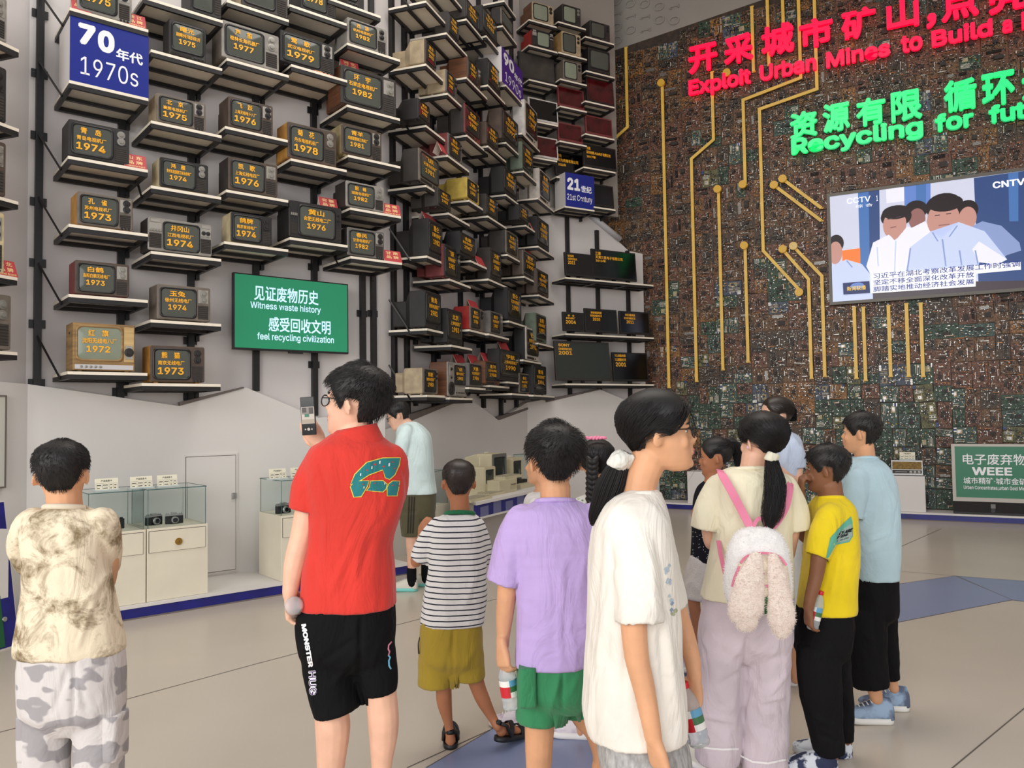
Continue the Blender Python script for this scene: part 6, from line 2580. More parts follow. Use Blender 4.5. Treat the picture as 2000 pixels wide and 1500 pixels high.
def decal_text(root_parent, name, me, items, m, off=.0025):
    """lettering laid on a garment: (text, origin, along, up, bold) in photograph points"""
    tree = bvh_of(me)
    mb = MB()
    for txt, o, ax, ay, bold in items:
        v, f, _ = text_mesh(txt, bold, 0, 3)
        bm = bmesh.new()
        vs = [bm.verts.new((o[0] + p[0] * ax[0] + p[2] * ay[0], o[1] + p[0] * ax[1] + p[2] * ay[1], 0)) for p in v]
        bm.verts.ensure_lookup_table()
        for q in f:
            try:
                bm.faces.new([vs[i] for i in q])
            except ValueError:
                pass
        _lay(mb, bm, tree, off, 0)
    return mb.build(name, m, root_parent)


def opening(fig, chain, k=1.0):
    a, b = chain[-2], chain[-1]
    p = Vector(fig.pt(b[0], b[1], b[3] if len(b) > 3 else 0))
    q = Vector(fig.pt(a[0], a[1], a[3] if len(a) > 3 else 0))
    dr = (p - q).normalized()
    return (p, dr, b[2] * fig.px() * 1.35 * k)


def person(d, label, sk, head, torso, arms, legs, shirt=None, sleeves=(), pants=None, hands=(), feet=(), neck=None, vox=.0065, collar=None, shirt_name='shirt', wr=.0045, hem=None, seed=0,
           pant_wr=.005, pant_open=True, pants_name='trousers', sfolds=(), pfolds=(), base=None, wsc=9.0, shirt_kw=None, face=True, collar_r=6, slk=1.0):
    """one continuous body with its garments as parts"""
    fig = Fig(d)
    gp = base if base is not None else at_z(head[0], 812 - .0145 * (head[0] - 1000) + CAM_H * F_PX / d, 0)
    root = thing('person', label, 'person', (gp[0], gp[1], 0), 0)
    Mh = head_matrix(fig, *head)
    mb = MB()
    add_head(mb, Mh, True, face)
    if neck:
        fig.chain(mb, neck, 14, 4)
    fig.rows(mb, torso, .90, dscale=.95)
    for a in arms:
        fig.chain(mb, [(a[0][0], a[0][1], a[0][2] * .8, *a[0][3:])] + [tuple(q) for q in a[1:]])
    for l in legs:
        fig.chain(mb, [(l[0][0], l[0][1], l[0][2] * .72, *l[0][3:])] + [tuple(q) for q in l[1:]], 14)
    for h in hands:
        hand(mb, **h)
    for f_ in feet:
        foot(mb, *f_)
    me = remesh(mb, vox, 2)
    me.name = 'body'
    me.materials.append(sk)
    body = obj('body', me, root)
    body.matrix_parent_inverse = root.matrix_world.inverted()
    out = dict(root=root, fig=fig, Mh=Mh)
    if shirt:
        mb = MB()
        fig.rows(mb, torso if hem is None else hem, 1.0)
        for s_ in sleeves:
            fig.chain(mb, s_, 16, 5, 1.0, 0, 'start')
        ops = [opening(fig, s_, slk) for s_ in sleeves]
        rr = (torso if hem is None else hem)[-1]
        ops.append((Vector(fig.pt((rr[1] + rr[2]) / 2, rr[0], rr[4] if len(rr) > 4 else 0)), Vector((0, 0, -1)), max((rr[2] - rr[1]) / 2 * fig.px(), rr[3]) * 1.25))
        m2 = remesh(mb, max(vox, .0075), 7, ops, wr, wsc, seed, .0035, folds=sfolds, **(shirt_kw or {}))
        m2.materials.append(shirt)
        o = obj(shirt_name, m2, root)
        o.matrix_parent_inverse = root.matrix_world.inverted()
        out['shirt'] = m2
        out['shirt_o'] = o
    if pants:
        mp, prow, plegs = pants
        if plegs:
            a_ = prow[-1]
            m_, hw_ = (a_[1] + a_[2]) / 2, (a_[2] - a_[1]) / 2
            st_ = hw_ * .5
            dz_ = a_[4] if len(a_) > 4 else 0
            prow = list(prow) + [(a_[0] + st_ * .5, m_ - hw_ * .93, m_ + hw_ * .93, a_[3] * .78, dz_), (a_[0] + st_, m_ - hw_ * .72, m_ + hw_ * .72, a_[3] * .5, dz_)]
        mb = MB()
        fig.rows(mb, prow, 1.0)
        for l in plegs:
            fig.chain(mb, l, 18, 5, 1.0, 0, False)
        ops = [opening(fig, l, 1.0) for l in plegs] if pant_open else []
        m3 = remesh(mb, max(vox, .0075), 16, ops, pant_wr, 10, seed + 3, .0035, folds=pfolds, stretch=(1, 1, .7))
        m3.materials.append(mp)
        o = obj(pants_name, m3, root)
        o.matrix_parent_inverse = root.matrix_world.inverted()
        out['pants'] = m3
        out['pants_o'] = o
    if collar:
        m_, rx, ry, (cx, cy), dzc, tilt = collar
        mb = MB()
        c = Vector(fig.pt(cx, cy, dzc))
        px_ = fig.px(dzc)
        pts = []
        for k in range(25):
            a = 2 * math.pi * k / 24
            pts.append(c + Vector(RT) * math.cos(a) * rx * px_ + Vector(FWH) * math.sin(a) * ry + Vector((0, 0, 1)) * (math.sin(a) * -tilt + 0))
        mb.tube(pts, collar_r * px_, 8, 0, None, True, False)
        o = mb.build('collar', m_, root)
        o.matrix_parent_inverse = root.matrix_world.inverted()
    return out


def fixparent(root):
    """children were shaped in world space; keep them there"""
    inv = Matrix.Translation(-root.location)
    for ch in root.children:
        ch.matrix_parent_inverse = inv


def glasses(root, M, m, x=.0, w=.26):
    mb = MB()
    for s_ in (-1, 1):
        c = Vector((s_ * .145, .405, -.01))
        pts = [c + Vector((.105 * math.cos(a), -.012 * abs(math.cos(a)), .078 * math.sin(a))) for a in np.linspace(0, 2 * math.pi, 21)]
        mb.tube(pts, .009, 6, 0, M, True, False)
        mb.tube([(s_ * .25, .385, .03), (s_ * .35, .20, .04), (s_ * .365, -.04, .03), (s_ * .35, -.10, -.03)], .008, 6, 0, M)
    mb.tube([(-.04, .405, .01), (0, .42, .02), (.04, .405, .01)], .008, 6, 0, M)
    g = mb.build('glasses', m, root)
    mb = MB()
    for s_ in (-1, 1):
        mb.add([(s_ * .145 + .1 * math.cos(a), .402, -.01 + .073 * math.sin(a)) for a in np.linspace(0, 2 * math.pi, 16, endpoint=False)], [tuple(range(16))], 0, M)
    mb.build('lenses', M_GL, g)
    return g

# ================================================================ the people
SK_FAIR = skin('fair', (226, 178, 152))
SK_WARM = skin('warm', (214, 160, 122))
SK_TAN = skin('tan', (176, 116, 82))
SK_DEEP = skin('deep', (134, 90, 64))
M_GLF = mat('dark_glasses_frame', (22, 20, 22), 0.3)
M_SOLEW = mat('white_rubber', (226, 224, 218), 0.5)
M_BLK = cloth('black', (17, 17, 19), bump=.08)
PEOPLE = []


def ground(x, y):
    return at_z(x, y, 0)


def gpoint(x, d):
    return at_z(x, 812 - .0145 * (x - 1000) + CAM_H * F_PX / d, 0)


# ---- boy in tan tie-dye, left
d = 2.75
M_TIE = mat('tie_dye_cloth', (228, 214, 188), 0.85, scale=9, rgb2=(128, 110, 82), detail=12, nrough=.72, contrast=(.38, .54), bump=.1, bscale=240, spec=.2)
soft_folds(M_TIE)
M_CAMO = mat('grey_camo_cloth', (206, 200, 198), 0.85, scale=9, rgb2=(158, 154, 156), detail=1.5, contrast=(.46, .49), stretch=(1, 1, 1.7), spec=.2, bump=.08, bscale=240)
soft_folds(M_CAMO)
P = person(d, 'boy in tan tie-dye top and pale camouflage trousers with arms crossed, seen from behind', SK_WARM, (122, 926, .228, -12, 0, 0),
           [(992, 96, 162, .055), (1006, 64, 190, .085), (1035, 50, 208, .105), (1085, 56, 208, .112), (1140, 56, 212, .112), (1195, 48, 222, .118), (1250, 38, 234, .122), (1275, 36, 236, .12)],
           [[(62, 1025, 24), (48, 1065, 21, .04), (62, 1100, 16, .13), (110, 1100, 13, .17)], [(200, 1025, 24), (212, 1068, 20, .04), (212, 1118, 17, .10), (202, 1150, 14, .15), (170, 1130, 12, .18)]],
           [[(92, 1270, 46), (90, 1450, 34), (89, 1560, 26), (88, 1680, 20)], [(188, 1270, 46), (189, 1450, 34), (188, 1560, 26), (188, 1680, 20)]],
           M_TIE, [[(64, 1022, 32), (44, 1062, 27, .03), (62, 1104, 26, .12)], [(198, 1022, 32), (212, 1062, 24, .03), (205, 1108, 26, .12)]],
           (M_CAMO, [(1262, 48, 234, .118), (1320, 44, 238, .12), (1380, 44, 238, .115)], [[(91, 1370, 46), (89, 1450, 46), (88, 1560, 45), (88, 1668, 42)], [(193, 1370, 46), (193, 1450, 45), (191, 1560, 45), (190, 1668, 42)]]),
           neck=[(124, 955, 32), (126, 985, 32), (126, 1010, 34)], collar=(mat('cloth_cream_rib', (214, 200, 178), .85), 36, .06, (128, 992), 0, .012), wr=.009, seed=1, pants_name='camouflage_trousers', shirt_name='tie_dye_top',
           sfolds=[(210, 1120, 120, 1230, 7, .008), (60, 1130, 110, 1250, 7, -.007), (190, 1150, 150, 1270, 6, .006), (90, 1040, 180, 1050, 6, -.004)], pfolds=[(140, 1290, 100, 1400, 7, -.008), (142, 1300, 170, 1390, 7, -.008), (142, 1290, 142, 1420, 5, -.014), (60, 1400, 100, 1440, 6, .006), (200, 1420, 230, 1380, 6, .006)])
hair(P['root'], P['Mh'], 'crew', .035, 4200, .085, seed=11, rad=.004, lift=.35, spread=.5)
shoe(P['root'], gpoint(88, d), R(8), .25, (M_SOLEW, M_SOLEW, M_SOLEW))
shoe(P['root'], gpoint(188, d), R(-8), .25, (M_SOLEW, M_SOLEW, M_SOLEW))
fg = P['fig']
for xa, xb, nm in ((46, 78, 'cargo_pocket'), (212, 240, 'cargo_pocket')):
    mb = MB()
    fg.rows(mb, [(1392, xa, xb, .05, -.02), (1398, xa - 2, xb + 2, .055, -.02), (1470, xa - 1, xb + 1, .055, -.02), (1478, xa, xb, .05, -.02)], 1.0, 16, 3, 4)
    mb.build(nm, M_CAMO, P['root'])
PEOPLE.append(P)

# ---- man in red polo photographing
d = 2.79
M_POLO = cloth('red_pique', (208, 56, 46), bump=.16, bscale=500)
torso = [(846, 652, 738, .062), (860, 632, 756, .085), (880, 606, 776, .11), (920, 598, 788, .128), (970, 600, 789, .132), (1010, 607, 780, .132), (1060, 606, 764, .13), (1120, 594, 769, .134), (1184, 588, 772, .138)]
arm_l = [(632, 905, 30), (606, 985, 27, -.01), (590, 1050, 24, -.02), (578, 1095, 23, -.03), (570, 1135, 18, -.04), (566, 1160, 15, -.05)]
arm_r = [(762, 905, 30), (735, 985, 26, .16), (690, 985, 22, .3), (648, 920, 17, .40), (628, 872, 14, .43)]
F2 = Fig(d)
bt_b, bt_a = F2.pt(574, 1182, -.12), F2.pt(578, 1196, .10)
P = person(d, 'man in red polo shirt and black shorts photographing with a raised phone', SK_FAIR, (694, 786, .25, 62, 6, 0), torso,
           [arm_l, arm_r], [[(640, 1190, 44), (648, 1300, 38), (648, 1390, 34), (650, 1425, 34), (646, 1500, 27), (642, 1590, 19), (641, 1655, 17)], [(722, 1190, 44), (736, 1290, 36), (744, 1352, 31), (749, 1420, 30), (745, 1500, 20), (742, 1590, 17), (741, 1655, 17)]],
           M_POLO, [[(636, 898, 36), (612, 945, 38, -.01), (598, 1000, 35, -.02)], [(758, 900, 38), (762, 950, 34, .06), (750, 990, 32, .12)]],
           (M_BLK, [(1166, 594, 768, .128), (1215, 580, 771, .136), (1262, 584, 770, .13)], [[(634, 1250, 50), (646, 1330, 49), (660, 1388, 47)], [(722, 1250, 47), (736, 1310, 42), (744, 1352, 33)]]),
           hands=[dict(wrist=F2.pt(566, 1158, -.05), tip=F2.pt(570, 1215, -.03), normal=(.9, -.1, .1), s=.95, curl=.75, side=-1, thumb=.9),
                  dict(wrist=F2.pt(630, 872, .43), tip=F2.pt(602, 832, .415), normal=(-.25, .45, .5), s=1.0, curl=.55, side=1, thumb=.5)],
           feet=[(gpoint(641, d), R(5), .26), (gpoint(741, d), R(-12), .26)],
           neck=[(694, 835, 35), (690, 862, 36), (690, 890, 38)], wr=.007, seed=2, pants_name='shorts', shirt_name='polo_shirt', vox=.006, face=True,
           sfolds=[(690, 1060, 640, 1170, 6, .006), (740, 1000, 700, 1140, 7, -.005), (625, 1010, 610, 1160, 6, -.005), (760, 960, 720, 1060, 7, .005), (620, 900, 650, 990, 4, -.006)],
           pfolds=[(690, 1250, 620, 1300, 7, -.007), (700, 1270, 640, 1350, 7, .006), (705, 1210, 700, 1350, 5, -.012), (750, 1230, 715, 1330, 6, .005)])
M_PHONE_LOC = None
hair(P['root'], P['Mh'], 'man', .075, 3000, .15, seed=21, spread=.5, rad=.005, lift=.3)
eyes(P['root'], P['Mh'])
glasses(P['root'], P['Mh'], M_GLF)
mb = MB()
c0 = F2.pt(694, 850, 0)
rings = []
for z, rr, rd in ((-16, 62, .104), (-13, 63, .106), (6, 56, .090), (26, 46, .074), (34, 43, .068), (32, 40, .063), (6, 43, .062)):
    rings.append([tuple(F2.pt(693 + rr * math.cos(a), 868 - z - 8 * math.cos(a) + 0 * math.sin(a), rd * math.sin(a))) for a in np.linspace(0, 2 * math.pi, 28, endpoint=False)])
mb.loft(rings, 0, None, False, True)
mb.build('collar', M_POLO, P['root'])
# print on the back and lettering on the shorts
Z3 = lambda u, v: (500 + u / 2.585, 660 + v / 2.585)
teal, yel = cloth('teal_print', (38, 120, 124)), cloth('yellow_print', (226, 206, 78))
A1 = [(478, 740), (500, 690), (560, 630), (640, 608), (728, 606), (722, 640), (700, 690), (675, 712), (655, 706), (680, 668), (640, 664), (570, 690), (520, 722)]
A2 = [(478, 750), (500, 724), (570, 722), (560, 750), (530, 800), (495, 803), (512, 775), (528, 752)]
A3 = [(580, 724), (640, 722), (660, 738), (655, 762), (640, 776), (560, 770), (575, 752), (624, 752), (626, 744), (575, 744)]
A4 = [(672, 738), (690, 724), (724, 724), (722, 740), (696, 742), (692, 752), (720, 753), (718, 768), (688, 770), (690, 780), (714, 780), (712, 796), (664, 796), (664, 756)]


def grow(pts, k):
    cx, cy = sum(p[0] for p in pts) / len(pts), sum(p[1] for p in pts) / len(pts)
    out = []
    for i, p in enumerate(pts):
        a, b = np.array(pts[i - 1], float), np.array(pts[(i + 1) % len(pts)], float)
        q = np.array(p, float)
        e0, e1 = (q - a) / np.linalg.norm(q - a), (b - q) / np.linalg.norm(b - q)
        n = np.array([e0[1] + e1[1], -(e0[0] + e1[0])])
        n = n / max(np.linalg.norm(n), .3)
        out.append(tuple(q + n * k))
    return out


def area2(pts):
    return sum(pts[i - 1][0] * pts[i][1] - pts[i][0] * pts[i - 1][1] for i in range(len(pts)))


pl_ = []
for A in (A1, A2, A3, A4):
    g = grow(A, 4.5 if area2(A) > 0 else -4.5)
    pl_.append(([Z3(*p) for p in g], 0))
for A in (A1, A2, A3, A4):
    pl_.append(([Z3(*p) for p in A], 1))
decal(P['root'], 'back_print', P['shirt'], pl_, [yel, teal], .003)
fl_ = []
for (u, v, r_) in ((600, 640, 8), (645, 650, 7), (690, 628, 6), (560, 668, 6), (700, 660, 5), (540, 740, 5), (600, 735, 5), (690, 745, 5)):
    fl_.append(([Z3(u - r_, v), Z3(u + 2, v + r_ * .6), Z3(u + r_, v - 2), Z3(u, v - r_)], 0))
decal(P['root'], 'print_flecks', P['shirt'], fl_, [cloth('red_fleck', (196, 60, 60))], .005)
fl_ = []
for (u, v, r_) in ((625, 628, 8), (672, 640, 9), (528, 690, 7), (585, 655, 7), (650, 735, 6), (545, 755, 6)):
    fl_.append(([Z3(u - r_ * .4, v + r_), Z3(u + r_ * .4, v + r_ * .8), Z3(u + r_ * .5, v - r_), Z3(u - r_ * .3, v - r_ * .8)], 0))
decal(P['root'], 'print_flecks', P['shirt'], fl_, [cloth('white_fleck', (226, 226, 220))], .005)
Z4 = lambda u, v: (500 + u / 4, 1140 + v / 4)
o_ = Z4(345, 322)
decal_text(P['root'], 'shorts_lettering', P['pants'], [('MONSTER', Z4(352, 318), (Z4(410, 655)[0] - Z4(352, 318)[0], Z4(410, 655)[1] - Z4(352, 318)[1]), (9.5, -1.5), .05)], M_SIGNWHITE, .004)
decal_text(P['root'], 'shorts_lettering', P['pants'], [('HUG', Z4(408, 682), (Z4(416, 872)[0] - Z4(408, 682)[0], Z4(416, 872)[1] - Z4(408, 682)[1]), (15, -.8), .06)], M_SIGNWHITE, .004)
decal_text(P['root'], 'shorts_lettering', P['pants'], [('HUG', Z4(410, 686), (Z4(416, 868)[0] - Z4(408, 682)[0], Z4(416, 866)[1] - Z4(408, 682)[1]), (14, -.7), .0)], cloth('purple_print', (72, 44, 96)), .006)
mb = MB()
tr = bvh_of(P['pants'])
for seg, mm in (([(1070, 455), (1048, 480), (1045, 510), (1055, 530), (1047, 560)], 0), ([(1047, 560), (1060, 575), (1050, 600), (1052, 640), (1066, 665)], 1)):
    pts = []
    for u, v in seg:
        x, y = Z4(u - 12, v)
        h_ = tr.ray_cast(Vector(CAM), Vector(ray(x, y)).normalized())
        if h_[0]:
            pts.append(h_[0] - Vector(ray(x, y)).normalized() * .002)
    if len(pts) > 1:
        mb.tube(pts, .003, 5, mm)
if mb.v:
    mb.build('outline_print', [cloth('pink_print', (214, 130, 150)), cloth('sky_print', (110, 180, 210))], P['root'])
PEOPLE.append(P)
# phone and bottle
q0 = [F2.pt(583, 775, .36), F2.pt(612, 776, .36), F2.pt(620, 849, .36), F2.pt(593, 850, .36)]
c = sum(q0) / 4
ex = (q0[1] - q0[0] + q0[2] - q0[3]) / 2
ez = (q0[0] - q0[3] + q0[1] - q0[2]) / 2
w_, h_ = np.linalg.norm(ex), np.linalg.norm(ez)
ex, ez = ex / w_, ez / h_
ey = np.cross(ez, ex)
root = thing('smartphone', 'black smartphone held up by the man in red polo', 'phone', c)
B = Matrix(((ex[0], ey[0], ez[0], c[0]), (ex[1], ey[1], ez[1], c[1]), (ex[2], ey[2], ez[2], c[2]), (0, 0, 0, 1)))
root.matrix_world = B
mb = MB()
mb.box(-w_ / 2, w_ / 2, -.004, .005, -h_ / 2, h_ / 2, 0, None, .003)
mb.build('case', M_BLACK, root)
mb = MB()
a_, b__ = w_ / 2 - .003, h_ / 2 - .003
for (x0, x1, z0, z1, m_) in ((-1, 1, -1, 1, 0), (-1, 1, -.42, .5, 1), (-.9, .9, .1, .48, 2), (-.5, .2, -.05, .12, 3), (-1, 1, -.42, -.18, 4), (-.9, -.2, .2, .46, 5), (.2, .85, .12, .46, 5)):
    lay_ = -.0045 - .0003 * [0, 1, 2, 3, 2, 4, 4][[(-1, 1, -1, 1, 0)].count((x0, x1, z0, z1, m_)) and 0 or m_]
    mb.add([(x0 * a_, lay_, z0 * b__), (x1 * a_, lay_, z0 * b__), (x1 * a_, lay_, z1 * b__), (x0 * a_, lay_, z1 * b__)], [(0, 1, 2, 3)], m_)
for k in range(3):
    mb.cyl((-.5 * a_ + k * .5 * a_, -.0045, -.72 * b__), (-.5 * a_ + k * .5 * a_, -.0052, -.72 * b__), .006 if k == 1 else .003, 12, 1)
mb.build('screen', [mat('phone_black', (10, 10, 12), .15), mat('phone_wall', (168, 160, 150), .2, emit=.35), mat('phone_shelf', (120, 112, 106), .2, emit=.2), mat('phone_green', (40, 100, 76), .2, emit=.3), mat('phone_floor', (150, 138, 122), .2, emit=.3), mat('phone_dark', (60, 54, 50), .2, emit=.1)], root)
bottle('clear bottle seen from its base in the hand of the man in red polo', bt_a, bt_b, .032, True)

# ---- man in pale mint by the cases
d = 7.17
M_MINT = cloth('pale_mint', (206, 224, 224), bump=.05)
M_OLIVE = cloth('olive', (84, 80, 58), bump=.05)
torso = [(824, 792, 812, .06), (834, 778, 828, .12), (853, 775, 842, .18), (890, 777, 845, .2), (930, 780, 848, .19), (964, 780, 854, .18)]
P = person(d, 'man in pale mint tee and olive shorts looking down at the show cases', SK_FAIR, (777, 812, .245, 82, -22, 0), torso,
           [[(792, 845, 11, -.16), (784, 885, 9, -.2), (768, 925, 7, -.22), (752, 935, 6, -.2)], [(806, 845, 11, .16), (790, 890, 9, .2), (765, 925, 7, .18)]],
           [[(806, 990, 19, -.09), (804, 1045, 12, -.09), (806, 1078, 12, -.09), (804, 1112, 8, -.09), (804, 1136, 8, -.09)], [(826, 990, 19, .1), (836, 1030, 12, .1), (834, 1075, 11, .1), (832, 1105, 8, .1), (832, 1125, 8, .1)]],
           M_MINT, [[(794, 842, 15, -.13), (786, 866, 14, -.18), (783, 890, 12, -.2)], [(804, 842, 15, .14), (795, 866, 14, .18), (790, 890, 12, .2)]],
           (M_OLIVE, [(958, 780, 852, .17), (985, 778, 851, .18), (1005, 779, 849, .17)], [[(804, 1000, 24, -.09), (806, 1046, 22, -.09)], [(828, 1000, 22, .1), (834, 1034, 18, .1)]]),
           neck=[(782, 820, 11), (794, 828, 12), (800, 838, 13)], wr=.008, seed=3, pants_name='shorts', shirt_name='tee', vox=.010, wsc=6, base=gpoint(806, d))
hair(P['root'], P['Mh'], 'man', .07, 900, .13, seed=31, rad=.008)
eyes(P['root'], P['Mh'])
glasses(P['root'], P['Mh'], M_GLF)
M_SOCKB = cloth('black_sock', (18, 18, 20))
fg = P['fig']
M_SHW, M_AQUA = mat('pale_shoe_knit', (214, 210, 198), .8), mat('aqua_rubber', (120, 204, 196), .5)
for k, (x, y, dz, an) in enumerate(((815, 1146, 0, 84), (842, 1132, 0, 80))):
    mb = MB()
    xx = 804 if k == 0 else 832
    dz_ = -.09 if k == 0 else .1
    fg.chain(mb, [(xx, 1112 - 8 * k, 9.5, dz_), (xx, 1128 - 8 * k, 9.5, dz_), (xx + 1, 1140 - 8 * k, 10, dz_)], 12)
    mb.build('sock', M_SOCKB, P['root'])
    g = Vector(fg.pt(xx + 12, 1140, dz_))
    g.z = 0
    shoe(P['root'], g, R(an), .29, (M_SHW, M_AQUA, M_SHW), 0, 'shoe', .1)
decal(P['root'], 'side_stripes', P['pants'], [([(798 + k * 5, 970), (800.5 + k * 5, 970), (797.5 + k * 5, 1042), (795 + k * 5, 1042)], 0) for k in range(3)], [cloth('dark_stripe', (46, 40, 34))], .006)
PEOPLE.append(P)

# ---- boy in striped tee
d = 3.70
m = cloth('navy_stripes', (232, 230, 228), bump=.08)
nt = m.node_tree
tc, sx = nt.nodes.new('ShaderNodeTexCoord'), nt.nodes.new('ShaderNodeSeparateXYZ')
nt.links.new(tc.outputs['Object'], sx.inputs[0])
m1 = nt.nodes.new('ShaderNodeMath'); m1.operation = 'MULTIPLY'; m1.inputs[1].default_value = 1 / .0252
nzs = nt.nodes.new('ShaderNodeTexNoise'); nzs.inputs['Scale'].default_value = 5
nt.links.new(tc.outputs['Object'], nzs.inputs['Vector'])
m0 = nt.nodes.new('ShaderNodeMath'); m0.operation = 'MULTIPLY_ADD'; m0.inputs[1].default_value = .008
nt.links.new(nzs.outputs['Fac'], m0.inputs[0]); nt.links.new(sx.outputs['Z'], m0.inputs[2])
nt.links.new(m0.outputs[0], m1.inputs[0])
m2_ = nt.nodes.new('ShaderNodeMath'); m2_.operation = 'FRACT'
nt.links.new(m1.outputs[0], m2_.inputs[0])
m3_ = nt.nodes.new('ShaderNodeMath'); m3_.operation = 'LESS_THAN'; m3_.inputs[1].default_value = .23
nt.links.new(m2_.outputs[0], m3_.inputs[0])
mx = nt.nodes.new('ShaderNodeMix'); mx.data_type = 'RGBA'
nt.links.new(m3_.outputs[0], mx.inputs[0])
mx.inputs[6].default_value, mx.inputs[7].default_value = lin((230, 228, 226)), lin((38, 40, 58))
nt.links.new(mx.outputs[2], nt.nodes['Principled BSDF'].inputs['Base Color'])
M_STRIPE = m
F4 = Fig(d)
torso = [(1003, 876, 922, .05), (1012, 856, 936, .08), (1028, 844, 944, .1), (1060, 840, 947, .108), (1110, 838, 949, .11), (1160, 829, 950, .115), (1218, 822, 945, .115)]
P = person(d, 'boy in black and white striped tee and mustard shorts', SK_TAN, (895, 942, .208, 8, 0, 0), torso,
           [[(850, 1030, 14), (834, 1062, 13, .0), (812, 1098, 11, .05), (818, 1065, 9, .13), (824, 1042, 7, .15)], [(938, 1030, 14), (948, 1075, 12, .08), (942, 1105, 9, .16)]],
           [[(858, 1230, 26), (862, 1300, 19), (866, 1340, 16), (868, 1372, 15), (876, 1415, 9), (880, 1448, 9)], [(912, 1230, 26), (922, 1300, 18), (932, 1338, 15.5), (944, 1368, 14), (962, 1402, 9.5), (972, 1420, 9, -.02)]],
           M_STRIPE, [[(856, 1026, 17), (836, 1058, 21), (819, 1092, 20, .02)], [(930, 1026, 17), (946, 1068, 14, .04), (944, 1104, 13, .08)]],
           (cloth('mustard', (172, 146, 50), bump=.08), [(1208, 822, 940, .108), (1255, 820, 943, .112), (1285, 820, 944, .105)], [[(851, 1270, 33), (851, 1338, 35)], [(914, 1270, 31), (917, 1326, 31)]]),
           hands=[dict(wrist=F4.pt(822, 1048, .15), tip=F4.pt(832, 1020, .13), normal=(.5, .8, 0), s=.72, curl=.5, side=1)],
           feet=[(ground(880, 1462), R(4), .21), (tuple(F4.pt(974, 1440, -.02) * np.array([1, 1, 0]) + np.array([0, 0, .06])), R(-35), .21, .22)],
           neck=[(896, 965, 19), (898, 990, 19), (898, 1010, 21)], collar=(cloth('green_rib', (36, 112, 72)), 27, .048, (898, 1003), 0, .012), collar_r=4.5, wr=.008, seed=4, pants_name='shorts', shirt_name='striped_tee',
           pfolds=[(885, 1240, 870, 1320, 5, -.006), (884, 1225, 884, 1320, 3, -.01), (930, 1260, 905, 1310, 5, .005)], sfolds=[(935, 1110, 900, 1200, 6, .005), (850, 1120, 840, 1200, 6, -.004)])
hair(P['root'], P['Mh'], 'crew', .028, 2200, .07, seed=41, m=M_HAIRB, rad=.0045)
M_SANDAL = mat('black_sandal_rubber', (24, 24, 26), .5)
shoe(P['root'], ground(880, 1466), R(4), .23, (M_SANDAL, M_SANDAL, M_SANDAL), 0, 'sandal', sandal=True)
q = F4.pt(974, 1440, -.02)
shoe(P['root'], (q[0] - .01, q[1] - .015, .045), R(-35), .23, (M_SANDAL, M_SANDAL, M_SANDAL), -.22, 'sandal', sandal=True)
mb = MB()
F4.chain(mb, [(820, 1245, 1.2, -.04), (817, 1258, 1.2, -.05), (818, 1276, 1.6, -.05)], 6)
mb.build('drawcord', M_SANDAL, P['root'])
mb = MB()
F4.rows(mb, [(1245, 818, 846, .03, -.075), (1252, 816, 846, .034, -.075), (1304, 816, 846, .036, -.078), (1312, 818, 846, .03, -.075)], 1, 14, 3, 4)
PEOPLE.append(P)

# ---- boy in lilac tee
d = 2.9
M_LILAC = cloth('lilac', (188, 164, 218), var=.02, bump=.14, bscale=420, stretch=(1, 1, 6))
F5 = Fig(d)
torso = [(978, 1050, 1120, .055), (990, 1028, 1146, .085), (1006, 1010, 1164, .105), (1040, 1002, 1174, .12), (1090, 1006, 1176, .122), (1160, 1008, 1176, .122), (1230, 1008, 1164, .12), (1296, 1006, 1148, .118)]
P = person(d, 'boy in lilac tee and green shorts carrying a water bottle', SK_WARM, (1083, 898, .243, 12, 0, 0), torso,
           [[(1015, 1030, 27), (1000, 1090, 23), (992, 1140, 20.5), (986, 1200, 17.5), (983, 1240, 13.5), (982, 1262, 12.5)], [(1165, 1030, 27), (1180, 1090, 22, .04), (1184, 1160, 18, .06), (1180, 1240, 14, .05)]],
           [[(1050, 1320, 38), (1054, 1400, 30), (1053, 1445, 28), (1052, 1500, 25), (1050, 1580, 19), (1050, 1640, 16)], [(1112, 1320, 36, .04), (1135, 1392, 24, .1), (1158, 1430, 17, .15), (1168, 1475, 11, .2), (1166, 1500, 11, .22)]],
           M_LILAC, [[(1020, 1016, 33), (1000, 1070, 37), (984, 1138, 36)], [(1160, 1016, 33), (1180, 1075, 36, .03), (1188, 1140, 35, .05)]],
           (cloth('green', (54, 132, 88), bump=.06), [(1284, 1012, 1146, .112), (1330, 1010, 1150, .118), (1356, 1010, 1152, .11)], [[(1052, 1342, 44), (1050, 1408, 44)], [(1118, 1342, 35, .05), (1126, 1390, 33, .07)]]),
           hands=[dict(wrist=F5.pt(980, 1256, -.02), tip=F5.pt(986, 1320, -.05), normal=(.75, .65, 0), s=.88, curl=.7, side=-1, thumb=.5)],
           feet=[(gpoint(1050, d), R(10), .23), (tuple(F5.pt(1166, 1510, .22) * np.array([1, 1, 0])), R(-20), .22)],
           neck=[(1084, 950, 30), (1085, 975, 30), (1085, 1000, 33)], collar=(M_LILAC, 37, .06, (1085, 979), 0, .012), wr=.009, seed=5, pants_name='shorts', shirt_name='tee', vox=.0058, collar_r=5,
           pfolds=[(1100, 1300, 1070, 1400, 6, .008), (1098, 1310, 1098, 1390, 4, -.012), (1130, 1320, 1105, 1370, 6, .005)], sfolds=[(1100, 1100, 1090, 1290, 8, .006), (1030, 1120, 1040, 1290, 8, -.005), (1025, 1040, 1045, 1110, 5, -.006)])
hair(P['root'], P['Mh'], 'boy', .08, 4200, .15, seed=51, whorl=(.06, -.36, .36), spread=.45, lift=.45, rad=.0048)
